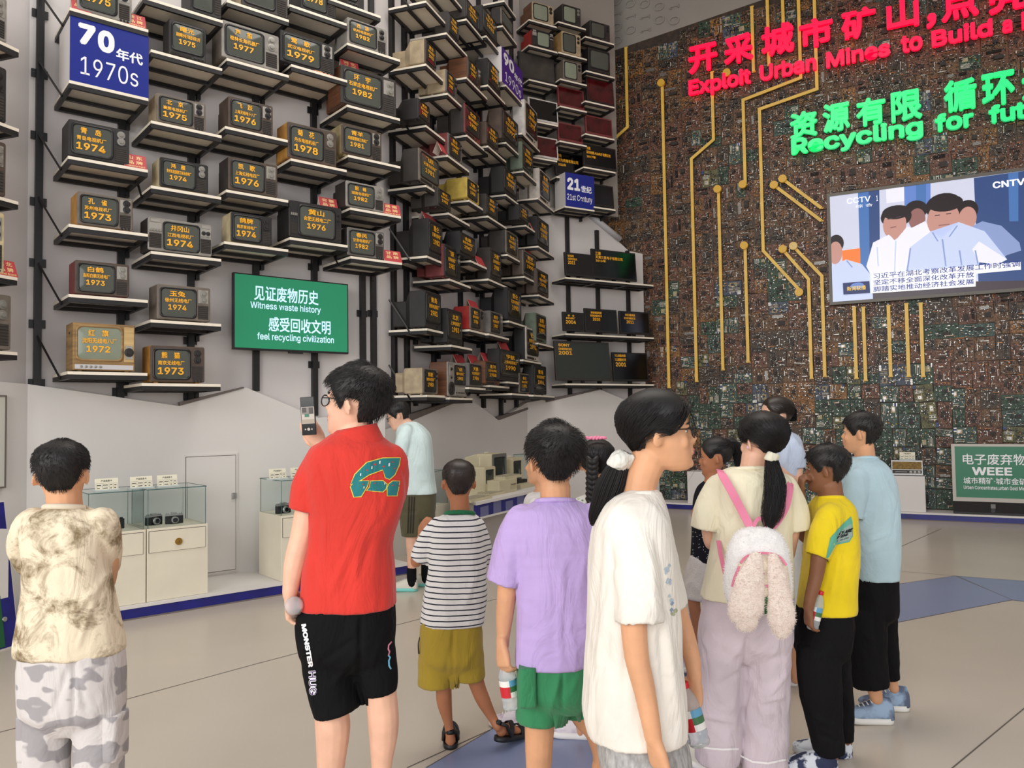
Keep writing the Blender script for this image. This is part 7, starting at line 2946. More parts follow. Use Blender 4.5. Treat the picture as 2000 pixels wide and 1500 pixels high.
mb = MB()
F5.rows(mb, [(1300, 1014, 1046, .03, -.09), (1308, 1013, 1047, .036, -.092), (1372, 1013, 1048, .036, -.1), (1376, 1014, 1047, .03, -.1)], 1, 14, 3, 5)
mb.build('cargo_pocket', MATS['cloth_green'], P['root'])
mb = MB()
q = ground(1160, 1520)
PEOPLE.append(P)
bottle('water bottle held at its red cap by the boy in lilac tee', F5.pt(985, 1284, .0), F5.pt(1000, 1384, -.01), .033)

# ---- girl with a braid and the child beside her, both mostly hidden
d = 3.8
M_LEAF = cloth('white_leaf', (228, 226, 220), bump=.04)
torso = [(968, 1140, 1190, .05), (978, 1122, 1205, .08), (1000, 1110, 1214, .1), (1060, 1112, 1214, .105), (1140, 1114, 1212, .105), (1200, 1110, 1214, .11)]
P = person(d, 'girl with a braid and pink hair clip behind the boy in lilac tee', SK_WARM, (1167, 905, .215, -5, 0, 0), torso,
           [[(1122, 1000, 15), (1116, 1070, 12, .04), (1122, 1110, 9, .12)], [(1206, 1000, 15), (1212, 1070, 12, .04), (1208, 1120, 9, .08)]],
           [[(1140, 1200, 26), (1136, 1300, 20), (1134, 1400, 12), (1134, 1430, 10)], [(1186, 1200, 26), (1186, 1300, 20), (1184, 1400, 12), (1184, 1430, 10)]],
           M_LEAF, [[(1126, 996, 17), (1118, 1040, 18)], [(1202, 996, 17), (1210, 1040, 18)]],
           (cloth('lilac_skirt', (200, 186, 210)), [(1190, 1116, 1208, .1), (1250, 1108, 1214, .115), (1300, 1104, 1218, .12)], [[(1138, 1290, 26), (1136, 1330, 27)], [(1186, 1290, 26), (1186, 1330, 27)]]),
           neck=[(1167, 945, 18), (1167, 965, 18), (1167, 985, 20)], wr=.004, seed=6, pants_name='skirt', shirt_name='blouse', vox=.0075, base=gpoint(1160, d))
fg = P['fig']
hair(P['root'], P['Mh'], 'tied', .07, 1500, .3, tie=(-.05, -.47, -.22), seed=61, rad=.006)
mb = MB()
for k in range(9):
    y = 900 + k * 10
    for s_ in (-1, 1):
        fg.chain(mb, [(1157 + s_ * 9 - k * .1, y - 6, 4.5, -.13), (1157 + s_ * 3, y + 2, 6.5, -.145), (1157 - s_ * 4, y + 9, 3.5, -.13)], 8, 3)
mb.build('braid', M_HAIR, P['root'])
mb = MB()
for k in range(6):
    x = 1146 + k * 6.5
    fg.chain(mb, [(x, 857 - abs(k - 2.5) * .8, 3.4, -.07), (x + 4, 853 + abs(k - 2.5) * .9, 2.8, -.07)], 8, 2)
mb.build('hair_clip', mat('pink_clip', (228, 130, 160), .4), P['root'])
M_SNK, M_SNKP = mat('white_lilac_mesh', (222, 214, 218), .7, rgb2=(170, 140, 170), scale=16, contrast=(.3, .5)), mat('pale_sole', (232, 228, 224), .5)
for x, y in ((1156, 1442), (1186, 1436)):
    shoe(P['root'], ground(x, y), R(80 if x < 1170 else 60), .22, (M_SNK, M_SNKP, M_SOLEW), 0, 'shoe', .085)
fl_ = []
for k in range(12):
    x, y = 1113 + (k % 6) * 8, 974 + (k // 6) * 9 + (k % 2) * 3
    fl_.append(([(x - 2, y), (x, y + 2.5), (x + 3, y), (x, y - 2)], 0))
decal(P['root'], 'leaf_print', P['shirt'], fl_, [cloth('leaf_green', (120, 160, 110))], .003)
PEOPLE.append(P)
d = 4.15
torso = [(960, 1040, 1072, .06), (972, 1026, 1080, .1), (1000, 1022, 1084, .12), (1080, 1022, 1084, .12), (1150, 1022, 1086, .12)]
P = person(d, 'child in white top facing left, hidden behind the boy in lilac tee', SK_WARM, (1060, 906, .21, 85, 0, 0), torso,
           [[(1050, 990, 12, -.12), (1046, 1050, 10, -.14), (1036, 1090, 8, -.12)], [(1050, 990, 12, .12), (1046, 1050, 10, .14), (1036, 1090, 8, .12)]],
           [[(1050, 1150, 20, -.06), (1040, 1250, 16, -.06), (1028, 1360, 10, -.06), (1026, 1392, 9, -.06)], [(1058, 1150, 20, .06), (1070, 1250, 16, .06), (1080, 1360, 10, .06), (1080, 1392, 9, .06)]],
           cloth('plain_white', (230, 228, 224)), [[(1046, 985, 14, -.11), (1040, 1020, 15, -.13)], [(1052, 985, 14, .11), (1050, 1020, 15, .13)]],
           (cloth('grey_short', (150, 150, 160)), [(1140, 1024, 1084, .11), (1190, 1024, 1086, .12)], [[(1048, 1180, 22, -.06), (1044, 1240, 22, -.06)], [(1060, 1180, 22, .06), (1066, 1240, 22, .06)]]),
           neck=[(1062, 940, 15), (1060, 955, 15), (1058, 975, 17)], seed=7, pants_name='shorts', shirt_name='tee', vox=.009, base=gpoint(1050, d))
hair(P['root'], P['Mh'], 'tied', .06, 700, .3, tie=(0, -.45, .0), seed=71, rad=.007)
shoe(P['root'], ground(1030, 1424), R(75), .20, (M_SNK, M_SNKP, M_SOLEW), 0, 'shoe', .08)
shoe(P['root'], ground(1082, 1404), R(70), .20, (M_SNK, M_SNKP, M_SOLEW), 0, 'shoe', .08)
PEOPLE.append(P)

# ---- girl in loose white tee, nearest, passing to the right
d = 2.30
M_WTEE = cloth('warm_white', (232, 226, 216), bump=.06)
M_MARL = soft_folds(mat('grey_marl', (186, 184, 182), .9, rgb2=(140, 138, 138), scale=90, stretch=(1, 1, .4), bump=.12, bscale=300))
F8 = Fig(d)
torso = [(958, 1222, 1284, .06), (970, 1198, 1290, .095), (990, 1178, 1297, .135), (1030, 1160, 1306, .165), (1080, 1154, 1312, .17), (1150, 1151, 1318, .168), (1240, 1148, 1324, .17), (1330, 1141, 1331, .175), (1385, 1139, 1335, .178), (1425, 1146, 1335, .178)]
P = person(d, 'girl with low ponytail and glasses in loose white tee passing to the right', SK_WARM, (1290, 846, .226, -84, 4, 0), torso,
           [[(1243, 1030, 34, -.09), (1238, 1120, 29, -.14), (1237, 1200, 27, -.17), (1243, 1280, 24.5, -.18), (1258, 1345, 22, -.19), (1271, 1412, 19, -.2), (1276, 1442, 17.5, -.2)],
            [(1262, 1030, 34, .11), (1290, 1120, 24, .16), (1328, 1210, 20, .18), (1350, 1280, 17, .16), (1357, 1325, 13.5, .14)]],
           [[(1225, 1400, 48, -.06), (1230, 1560, 40, -.07), (1236, 1700, 26, -.07), (1232, 1790, 20, -.07)], [(1285, 1400, 46, .06), (1305, 1560, 38, .08), (1318, 1700, 26, .1), (1320, 1780, 20, .1)]],
           M_WTEE, [[(1240, 1018, 42, -.09), (1242, 1100, 45, -.14), (1247, 1216, 46, -.17)], [(1262, 1018, 42, .1), (1285, 1100, 40, .15), (1305, 1185, 38, .17)]],
           (M_MARL, [(1410, 1160, 1328, .15), (1450, 1166, 1340, .158), (1490, 1172, 1346, .15)], [[(1226, 1470, 50, -.07), (1230, 1560, 50, -.07), (1234, 1740, 46, -.07)], [(1298, 1470, 46, .07), (1308, 1560, 46, .08), (1318, 1740, 44, .1)]]),
           hands=[dict(wrist=F8.pt(1276, 1440, -.2), tip=F8.pt(1300, 1540, -.2), normal=(.85, .5, 0), s=.92, curl=.35, side=-1, thumb=.5),
                  dict(wrist=F8.pt(1357, 1322, .14), tip=F8.pt(1350, 1390, .13), normal=(-.55, -.6, -.3), s=.86, curl=.55, side=1, thumb=.7)],
           neck=[(1270, 890, 36), (1256, 928, 33), (1249, 962, 33), (1250, 995, 37)], collar=(M_WTEE, 33, .066, (1254, 968), 0, .012), collar_r=6, wr=.008, seed=8, pants_name='marl_trousers', shirt_name='loose_tee', vox=.0052,
           sfolds=[(1200, 1120, 1165, 1300, 9, .009), (1175, 1050, 1160, 1200, 7, -.006), (1300, 1200, 1320, 1400, 9, .008), (1290, 1230, 1300, 1400, 6, -.008), (1190, 1060, 1205, 1200, 5, -.007), (1270, 1060, 1280, 1200, 7, .006), (1225, 1240, 1215, 1410, 9, -.006)],
           pfolds=[(1290, 1440, 1280, 1500, 6, -.008)])
hair(P['root'], P['Mh'], 'tied', .105, 4200, .4, tie=(0, -.50, -.26), seed=81, spread=.10, rad=.0042)
eyes(P['root'], P['Mh'])
glasses(P['root'], P['Mh'], M_GLF)
tail(F8, P['root'], [(1218, 892, 17), (1205, 915, 24), (1192, 948, 30), (1180, 980, 26), (1166, 1005, 17), (1157, 1024, 5)], 'ponytail', 700, 82)
mb = MB()
rn = random.Random(4)
for k in range(26):
    a = 2 * math.pi * k / 26
    r_ = 14 + 3.5 * math.sin(k * 2.4)
    x0, y0 = 1212 + 14 * math.cos(a) * .9, 900 + 12 * math.cos(a) * .55
    zz = .034 * math.sin(a)
    F8.chain(mb, [(x0 - 9 + rn.uniform(-3, 3), y0 + 9, 6, zz), (x0 + 2, y0 - 2 + rn.uniform(-4, 4), 8, zz * 1.25), (x0 + 12 + rn.uniform(-3, 3), y0 - 10, 6, zz)], 8, 3)
m_s = remesh(mb, .004, 1, wrinkle=.004, wscale=60)
m_s.materials.append(cloth('white_scrunchie', (224, 222, 214), bump=.05))
obj('scrunchie', m_s, P['root'])
fl_ = []
rn = random.Random(9)
for cx, cy, n_, cc in ((1305, 1112, 5, 0), (1308, 1140, 4, 0), (1312, 1168, 5, 0), (1315, 1185, 4, 1), (1318, 1200, 5, 2)):
    for k in range(n_):
        x, y = cx + rn.uniform(-5, 4), cy + rn.uniform(-9, 9)
        fl_.append(([(x - 3, y), (x, y + 4), (x + 3, y), (x, y - 4)], cc))
decal(P['root'], 'flower_print', P['shirt'], fl_, [cloth('pale_blue_flower', (176, 192, 206)), cloth('slate_flower', (130, 150, 176)), cloth('sage_flower', (168, 174, 140))], .003)
PEOPLE.append(P)
bottle('water bottle tilted in the far hand of the girl in loose white tee', F8.pt(1333, 1332, .13), F8.pt(1368, 1456, .10), .033)

# ---- small girl in black dress
d = 4.77
torso = [(940, 1376, 1404, .055), (952, 1364, 1412, .1), (975, 1356, 1418, .12), (1010, 1354, 1416, .12), (1050, 1353, 1412, .11), (1098, 1350, 1412, .11)]
P = person(d, 'small girl in black dress with lace skirt, facing left', SK_TAN, (1396, 893, .222, 86, -4, 0), torso,
           [[(1376, 972, 11, -.1), (1360, 1000, 9, -.13), (1362, 1015, 8, -.14), (1385, 1000, 7, -.16)], [(1378, 972, 10, .1), (1372, 1020, 8, .12), (1360, 1030, 7, .1)]],
           [[(1370, 1100, 13, -.05), (1356, 1165, 12, -.06), (1359, 1205, 11, -.06), (1364, 1250, 9, -.06), (1350, 1296, 6.5, -.06)], [(1392, 1100, 13, .05), (1386, 1165, 12, .06), (1384, 1230, 10, .06), (1384, 1290, 7, .06)]],
           cloth('black_dotted', (26, 26, 34), bump=.05), [[(1380, 962, 12, -.09), (1372, 985, 12, -.12)], [(1380, 962, 12, .09), (1374, 985, 12, .12)]],
           (cloth('white_lace', (206, 198, 194), bump=.5, bscale=110), [(1086, 1350, 1414, .105), (1110, 1344, 1420, .125), (1140, 1337, 1424, .14), (1164, 1333, 1426, .15)], []),
           neck=[(1392, 922, 15), (1391, 938, 15), (1390, 955, 17)], wr=.004, seed=9, pants_name='lace_skirt', shirt_name='dress_top', vox=.008, base=gpoint(1375, d), pant_wr=.012)
rn = random.Random(5)
decal(P['root'], 'dot_print', P['shirt'], [([(x - .9, y), (x, y + .9), (x + .9, y), (x, y - .9)], 0) for x, y in [(rn.uniform(1353, 1392), rn.uniform(1036, 1092)) for _ in range(34)]], [cloth('dot_white', (214, 214, 222))], .003)
hair(P['root'], P['Mh'], 'tied', .07, 1400, .3, tie=(0, -.44, .30), seed=91, rad=.006)
eyes(P['root'], P['Mh'])
fg = P['fig']
tail(fg, P['root'], [(1414, 866, 9), (1428, 862, 12), (1440, 880, 12), (1442, 905, 8), (1440, 920, 3)], 'ponytail', 260, 92, rad=.0016)
for x, y, an in ((1340, 1312, 88), (1386, 1304, 80)):
    shoe(P['root'], Vector(fg.pt(x + 12, y, -.06 if x < 1360 else .06)) * 1 - Vector((0, 0, fg.pt(x + 12, y, 0)[2])), R(an), .20, (M_SNK, M_SNKP, M_SOLEW), 0, 'shoe', .075)
PEOPLE.append(P)

# ---- guide in pale blue shirt
d = 5.1
M_PBLUE = cloth('pale_blue', (186, 198, 218), bump=.05)
torso = [(842, 1504, 1540, .06), (852, 1488, 1558, .1), (872, 1474, 1564, .14), (910, 1470, 1562, .15), (980, 1472, 1556, .14), (1060, 1474, 1558, .15)]
P = person(d, 'woman guide in pale blue shirt facing the children', SK_FAIR, (1514, 812, .23, 108, 0, 0), torso,
           [[(1546, 872, 12, -.1), (1558, 910, 10, -.1), (1552, 938, 9.5, -.12), (1528, 922, 8, -.18), (1510, 905, 7, -.22)], [(1496, 872, 12, .12), (1486, 930, 10, .14), (1476, 990, 8, .05)]],
           [[(1500, 1060, 24), (1500, 1160, 18), (1500, 1255, 12), (1500, 1268, 12)], [(1535, 1060, 24), (1535, 1160, 18), (1535, 1255, 12), (1535, 1268, 12)]],
           M_PBLUE, [[(1544, 866, 15, -.09), (1556, 890, 16, -.1), (1559, 914, 14, -.1)], [(1496, 866, 15, .1), (1488, 900, 15, .13)]],
           (M_BLK, [(1050, 1474, 1558, .14), (1080, 1472, 1560, .14)], [[(1498, 1080, 24), (1500, 1250, 18)], [(1536, 1080, 24), (1535, 1250, 18)]]),
           neck=[(1520, 840, 15), (1522, 852, 16), (1522, 865, 17)], collar=(M_PBLUE, 19, .065, (1521, 850), 0, .014), collar_r=4, wr=.007, seed=10, shirt_name='blouse', vox=.008, base=gpoint(1518, d))
hair(P['root'], P['Mh'], 'tied', .07, 1200, .3, tie=(0, -.46, -.05), seed=101, m=M_HAIRB, rad=.006)
eyes(P['root'], P['Mh'])
fg = P['fig']
mb = MB()
for a in range(5):
    fg.chain(mb, [(1545 + a % 2 * 3, 798 + a * 5, 5, .05), (1552, 802 + a * 4, 5, .06)], 8, 2)
mb.build('hair_clip', M_BLK, P['root'])
for x in (1500, 1535):
    shoe(P['root'], gpoint(x + 8, d), R(95), .24, (M_BLK, M_BLK, M_BLK), 0, 'shoe', .07)
PEOPLE.append(P)

# ---- girl in cream tee with the plush rucksack
d = 3.41
M_CTEE = cloth('cream', (232, 224, 196), bump=.06)
M_LPANT = cloth('pale_lilac', (206, 192, 200), bump=.12, bscale=180)
F11 = Fig(d)
torso = [(914, 1428, 1504, .06), (926, 1404, 1530, .09), (945, 1392, 1544, .112), (990, 1392, 1545, .12), (1045, 1394, 1543, .118), (1095, 1387, 1545, .12), (1166, 1370, 1548, .132)]
P = person(d, 'girl in cream tee and pale lilac trousers wearing a plush rucksack, from behind', SK_FAIR, (1487, 862, .232, 42, 0, 0), torso,
           [[(1398, 965, 18), (1384, 1010, 15, .02), (1386, 1055, 12.5, .07), (1396, 1062, 11, .14), (1420, 1030, 9, .24)], [(1540, 965, 18), (1548, 1020, 15), (1542, 1070, 13, .03), (1534, 1108, 10, .08), (1520, 1130, 9, .14)]],
           [[(1420, 1200, 36), (1412, 1330, 26), (1404, 1440, 17), (1402, 1492, 14)], [(1496, 1200, 36), (1494, 1330, 26), (1490, 1440, 17), (1488, 1500, 14)]],
           M_CTEE, [[(1402, 950, 23), (1382, 992, 26), (1374, 1034, 26)], [(1534, 950, 23), (1550, 992, 26), (1557, 1036, 25)]],
           (M_LPANT, [(1156, 1376, 1546, .125), (1205, 1369, 1544, .13), (1250, 1366, 1543, .125)], [[(1412, 1240, 47), (1408, 1340, 44), (1402, 1440, 43), (1401, 1486, 41)], [(1500, 1240, 43), (1496, 1350, 44), (1492, 1440, 45), (1489, 1506, 45)]]),
           neck=[(1474, 890, 25), (1470, 912, 24), (1466, 932, 26)], collar=(M_CTEE, 35, .062, (1466, 918), 0, .012), collar_r=4.5, wr=.007, seed=11, shirt_name='tee', vox=.006, pant_wr=.011,
           sfolds=[(1395, 1050, 1440, 1000, 5, -.006), (1400, 1100, 1380, 1160, 6, .006)],
           pfolds=[(1458, 1250, 1446, 1420, 5, -.016), (1500, 1360, 1540, 1310, 6, .010), (1490, 1370, 1535, 1360, 5, .009), (1470, 1300, 1400, 1340, 6, -.007), (1380, 1400, 1440, 1410, 5, .008), (1490, 1420, 1530, 1440, 5, -.008), (1455, 1250, 1420, 1300, 6, .006)])
hair(P['root'], P['Mh'], 'tied', .085, 3000, .3, tie=(.10, -.43, -.20), seed=111, spread=.10, rad=.0045)
eyes(P['root'], P['Mh'])
tail(F11, P['root'], [(1504, 890, 9, -.10), (1508, 905, 13, -.13), (1513, 940, 20, -.15), (1512, 975, 22, -.16), (1507, 1008, 21, -.17), (1502, 1030, 12, -.17)], 'ponytail', 600, 112, wav=.004)
mb = MB()
for k in range(14):
    a = 2 * math.pi * k / 14
    F11.chain(mb, [(1508 + 9 * math.cos(a) - 3, 893 + 3 * math.cos(a) + 5, 3.6, -.115 + .022 * math.sin(a)), (1508 + 9 * math.cos(a) + 3, 893 + 3 * math.cos(a) - 5, 3.6, -.115 + .022 * math.sin(a))], 8, 2)
m_s = remesh(mb, .004, 1, wrinkle=.003, wscale=60)
m_s.materials.append(cloth('cream_scrunchie', (226, 222, 200), bump=.05))
obj('scrunchie', m_s, P['root'])
mb = MB()
ell(mb, (-.36, -.05, -.10), (.02, .03, .03), P['Mh'])
mb.build('earbud', mat('pink_earbud', (230, 190, 214), .3), P['root'])
mb = MB()
mb.tube([(-.36, .02, .12), (-.30, .20, .30), (-.16, .30, .40)], [.02, .03, .02], 8, 0, P['Mh'])
mb.build('hair_band', mat('pale_band', (214, 206, 206), .3), P['root'])
decal(P['root'], 'lace_trim', P['pants'], [([(1352, 1452), (1380, 1459), (1410, 1462), (1443, 1461), (1443, 1465), (1410, 1466), (1380, 1463), (1352, 1456)], 0),
                                          ([(1446, 1474), (1470, 1486), (1500, 1489), (1538, 1481), (1538, 1485), (1500, 1493), (1470, 1490), (1446, 1478)], 0)], [cloth('white_trim', (236, 232, 232))], .004)
for x, an in ((1400, 40), (1490, 10)):
    shoe(P['root'], gpoint(x, d), R(an), .25, (M_SHW, M_SNKP, M_SOLEW), 0, 'shoe', .09)
PEOPLE.append(P)

# ---- the plush rucksack
M_PLUSH = mat('white_plush', (250, 247, 245), 1.0, var=.03, scale=30, bump=.6, bscale=220, sheen=.6, spec=.1)
M_PINKP = mat('pink_plush', (255, 236, 224), 1.0, var=.03, scale=24, bump=.7, bscale=200, sheen=.6, spec=.1)
M_CREAMP = mat('cream_plush', (244, 230, 206), 1.0, var=.05, scale=30, bump=.5, bscale=220, sheen=.5, spec=.1)
M_STRAP = mat('pink_strap', (226, 128, 158), .6, bump=.1, bscale=300)
bx = F11.pt(1480, 1190, -.16)
root = thing('plush_rucksack', 'white plush rucksack with long pink rabbit ears on the girl in cream tee', 'backpack', bx)


def plush(name, build, m, fur=0, seed=0, vox=.006):
    mb = MB()
    build(mb)
    me = remesh(mb, vox, 4, wrinkle=.0025, wscale=50)
    if fur:
        rn = random.Random(seed)
        hb = MB()
        vs, pol = me.vertices, me.polygons
        for k in range(fur):
            v = vs[rn.randrange(len(vs))]
            n = v.normal
            if n.y > .5:
                continue
            a = Vector(v.co)
            t = (n + Vector((rn.gauss(0, .5), rn.gauss(0, .5), rn.gauss(-.25, .5)))).normalized()
            l = rn.uniform(.006, .011)
            w = t.cross(Vector((rn.gauss(0, 1), rn.gauss(0, 1), rn.gauss(0, 1)))).normalized() * .0011
            hb.add([a - w, a + w, a + t * l], [(0, 1, 2)])
        k0 = len(me.vertices)
        vv = [tuple(v.co) for v in me.vertices] + hb.v
        ff = [tuple(p.vertices) for p in me.polygons] + [tuple(i + k0 for i in f) for f in hb.f]
        me2 = bpy.data.meshes.new(name)
        me2.from_pydata(vv, [], ff)
        me2.polygons.foreach_set('use_smooth', [True] * len(ff))
        bpy.data.meshes.remove(me)
        me = me2
    me.materials.append(m)
    return obj(name, me, root)


plush('bag_body', lambda mb: F11.rows(mb, [(1030, 1462, 1500, .03, -.18), (1040, 1440, 1520, .05, -.19), (1062, 1426, 1534, .07, -.205), (1100, 1418, 1542, .082, -.215), (1150, 1415, 1545, .085, -.22), (1180, 1424, 1540, .078, -.215), (1196, 1440, 1530, .05, -.20)], 1.0, 28, 5, 2.3), M_PLUSH, 3500, 1)
plush('front_pocket', lambda mb: F11.rows(mb, [(1084, 1458, 1520, .02, -.272), (1094, 1446, 1532, .035, -.278), (1130, 1436, 1540, .045, -.285), (1165, 1436, 1538, .045, -.285), (1186, 1446, 1530, .03, -.27)], 1.0, 24, 5, 2.4), M_CREAMP, 2000, 2)
plush('rabbit_ear', lambda mb: F11.chain(mb, [(1476, 1092, 15, -.315), (1468, 1125, 26, -.33), (1460, 1165, 33, -.335), (1456, 1195, 34, -.335), (1458, 1212, 24, -.33)], 16, 5, .42), M_PINKP, 3500, 3)
plush('rabbit_ear', lambda mb: F11.chain(mb, [(1510, 1090, 11, -.315), (1516, 1120, 18, -.33), (1522, 1165, 23, -.335), (1526, 1205, 27, -.335), (1527, 1228, 20, -.33)], 16, 5, .5), M_PINKP, 3500, 4)


def ribbon(name, pts, w, m, par=None, th=.004):
    """flat strap through (x, y, depth offset) points, w px wide"""
    c = crom(pts, 6)
    P_ = [np.array(F11.pt(*q)) for q in c]
    rings = []
    for i in range(len(P_)):
        t = P_[min(i + 1, len(P_) - 1)] - P_[max(i - 1, 0)]
        t = t / np.linalg.norm(t)
        a = np.cross(t, FW)
        a = a / np.linalg.norm(a) * w * F11.px() / 2
        b = np.cross(a, t)
        b = b / np.linalg.norm(b) * th / 2
        rings.append([tuple(P_[i] + a + b), tuple(P_[i] - a + b), tuple(P_[i] - a - b), tuple(P_[i] + a - b)])
    mb = MB()
    mb.loft(rings, 0)
    return mb.build(name, m, par or root)


ribbon('shoulder_strap', [(1406, 918, -.045), (1412, 930, -.10), (1430, 962, -.134), (1450, 1000, -.142), (1468, 1034, -.17)], 15, M_STRAP)
ribbon('shoulder_strap', [(1544, 942, -.06), (1542, 955, -.10), (1534, 990, -.135), (1516, 1020, -.15), (1498, 1036, -.18)], 15, M_STRAP)
ribbon('lower_strap', [(1403, 1056, -.07), (1408, 1085, -.12), (1416, 1120, -.16)], 8, M_STRAP)
ribbon('carry_handle', [(1470, 1034, -.17), (1478, 1016, -.165), (1492, 1014, -.165), (1500, 1034, -.17)], 7, M_STRAP)
ribbon('zip', [(1446, 1100, -.316), (1460, 1086, -.305), (1490, 1080, -.30), (1520, 1086, -.305), (1536, 1104, -.316)], 4, M_STRAP)
ribbon('zip_pull', [(1444, 1106, -.318), (1434, 1130, -.32), (1430, 1146, -.322)], 4, M_STRAP)
ribbon('mouth_stripe', [(1490, 1144, -.334), (1500, 1145, -.334), (1508, 1145, -.334)], 4, M_STRAP)
ribbon('green_tag', [(1498, 1166, -.334), (1498, 1198, -.30)], 9, cloth('tag_green', (60, 120, 70)))
mb = MB()
F11.chain(mb, [(1491, 1119, 1.6, -.334), (1492, 1120, 1.6, -.334)], 6, 2)
mb.build('nose', mat('pink_nose', (206, 90, 120), .5), root)
PEOPLE.append(dict(root=root))

# ---- boy in yellow tee
d = 3.46
M_YEL = cloth('yellow', (232, 204, 30), bump=.07)
F12 = Fig(d)
torso = [(968, 1598, 1646, .05), (980, 1588, 1658, .085), (1000, 1583, 1665, .12), (1050, 1580, 1668, .14), (1100, 1575, 1668, .14), (1150, 1568, 1666, .138), (1193, 1563, 1664, .142)]
P = person(d, 'boy in yellow tee with a teal diagonal print holding a bottle by his side', SK_DEEP, (1613, 916, .206, 78, 0, 0), torso,
           [[(1617, 1020, 19, -.1), (1602, 1075, 16, -.14), (1594, 1125, 14, -.15), (1582, 1170, 11.5, -.16), (1579, 1188, 10.5, -.16)],
            [(1606, 1015, 18, .1), (1574, 1052, 12, .13), (1568, 1012, 10.5, .06), (1565, 975, 9, .02), (1564, 962, 8.5, .0)]],
           [[(1600, 1210, 32, -.06), (1602, 1340, 23, -.06), (1618, 1440, 15, -.06), (1624, 1480, 13, -.06)], [(1632, 1210, 30, .08), (1638, 1330, 22, .1), (1650, 1430, 14, .1), (1652, 1455, 12, .1)]],
           M_YEL, [[(1622, 1008, 27, -.08), (1607, 1050, 27, -.125), (1595, 1088, 23, -.14)], [(1606, 1010, 24, .1), (1586, 1040, 21, .13), (1574, 1054, 17, .13)]],
           (cloth('black_jersey', (20, 19, 21), bump=.06), [(1184, 1562, 1660, .132), (1230, 1560, 1658, .135), (1268, 1558, 1652, .128)], [[(1598, 1260, 40, -.05), (1601, 1340, 39, -.06), (1611, 1415, 33, -.06), (1621, 1470, 28, -.06)], [(1628, 1260, 30, .08), (1637, 1340, 26, .1), (1648, 1410, 19, .1), (1650, 1446, 17, .1)]]),
           hands=[dict(wrist=F12.pt(1579, 1186, -.16), tip=F12.pt(1580, 1240, -.155), normal=(.9, .1, 0), s=.82, curl=.55, side=-1, thumb=.7),
                  dict(wrist=F12.pt(1564, 962, 0), tip=F12.pt(1566, 925, -.02), normal=(.9, -.1, .2), s=.72, curl=.9, side=1, thumb=.5)],
           neck=[(1618, 945, 25), (1622, 965, 24), (1624, 985, 26)], collar=(M_YEL, 25, .056, (1622, 974), 0, .012), collar_r=4, wr=.006, seed=12, shirt_name='tee', vox=.006, pant_wr=.009,
           sfolds=[(1640, 1090, 1620, 1180, 6, .006), (1650, 1110, 1640, 1190, 5, -.005)], pfolds=[(1600, 1290, 1640, 1285, 4, -.004), (1590, 1400, 1625, 1420, 5, .008), (1600, 1435, 1640, 1450, 5, -.008)])
hair(P['root'], P['Mh'], 'boy', .06, 2400, .11, seed=121, spread=.4, rad=.005)
eyes(P['root'], P['Mh'])
Z9 = lambda u, v: (1540 + u / 3.261, 780 + v / 3.261)
decal(P['root'], 'diagonal_print', P['shirt'], [([Z9(*p) for p in ((398, 745), (330, 810), (268, 880), (235, 1030), (262, 1000), (300, 928), (388, 908), (412, 870), (408, 780))], 0), ([Z9(*p) for p in ((320, 850), (360, 820), (400, 790), (408, 865), (385, 900), (310, 915))], 1)],
      [cloth('teal_panel', (96, 172, 148)), cloth('grey_panel', (150, 168, 160))], .003)
dx = np.array(Z9(390, 855)) - np.array(Z9(310, 880))
decal_text(P['root'], 'tee_lettering', P['shirt'], [('PE ARE', Z9(318, 868), tuple(dx * 1.05), (3.5, -7.5), .05), ('FRIEND', Z9(308, 890), tuple(dx * .85), (2.4, -5.5), .05), ('friends of the', Z9(306, 908), tuple(dx * .95), (1.2, -2.8), .02)], cloth('dark_print', (34, 34, 40)), .006)
for (x, y, an, ln_) in ((1622, 1484, 84, .27), (1652, 1462, 80, .26)):
    g = Vector(P['fig'].pt(x, y, -.06 if x < 1630 else .1))
    M_TD = mat('indigo_tie_dye', (34, 42, 74), .7, rgb2=(206, 210, 218), scale=17, contrast=(.50, .55), detail=5)
    shoe(P['root'], Vector((g.x + .03, g.y, 0)), R(an), ln_, (M_TD, M_TD, M_SOLEW), 0, 'shoe', .085, laces=False)
PEOPLE.append(P)
bottle('water bottle with red cap in the hand of the boy in yellow tee', F12.pt(1604, 1154, -.13), F12.pt(1586, 1230, -.14), .024)

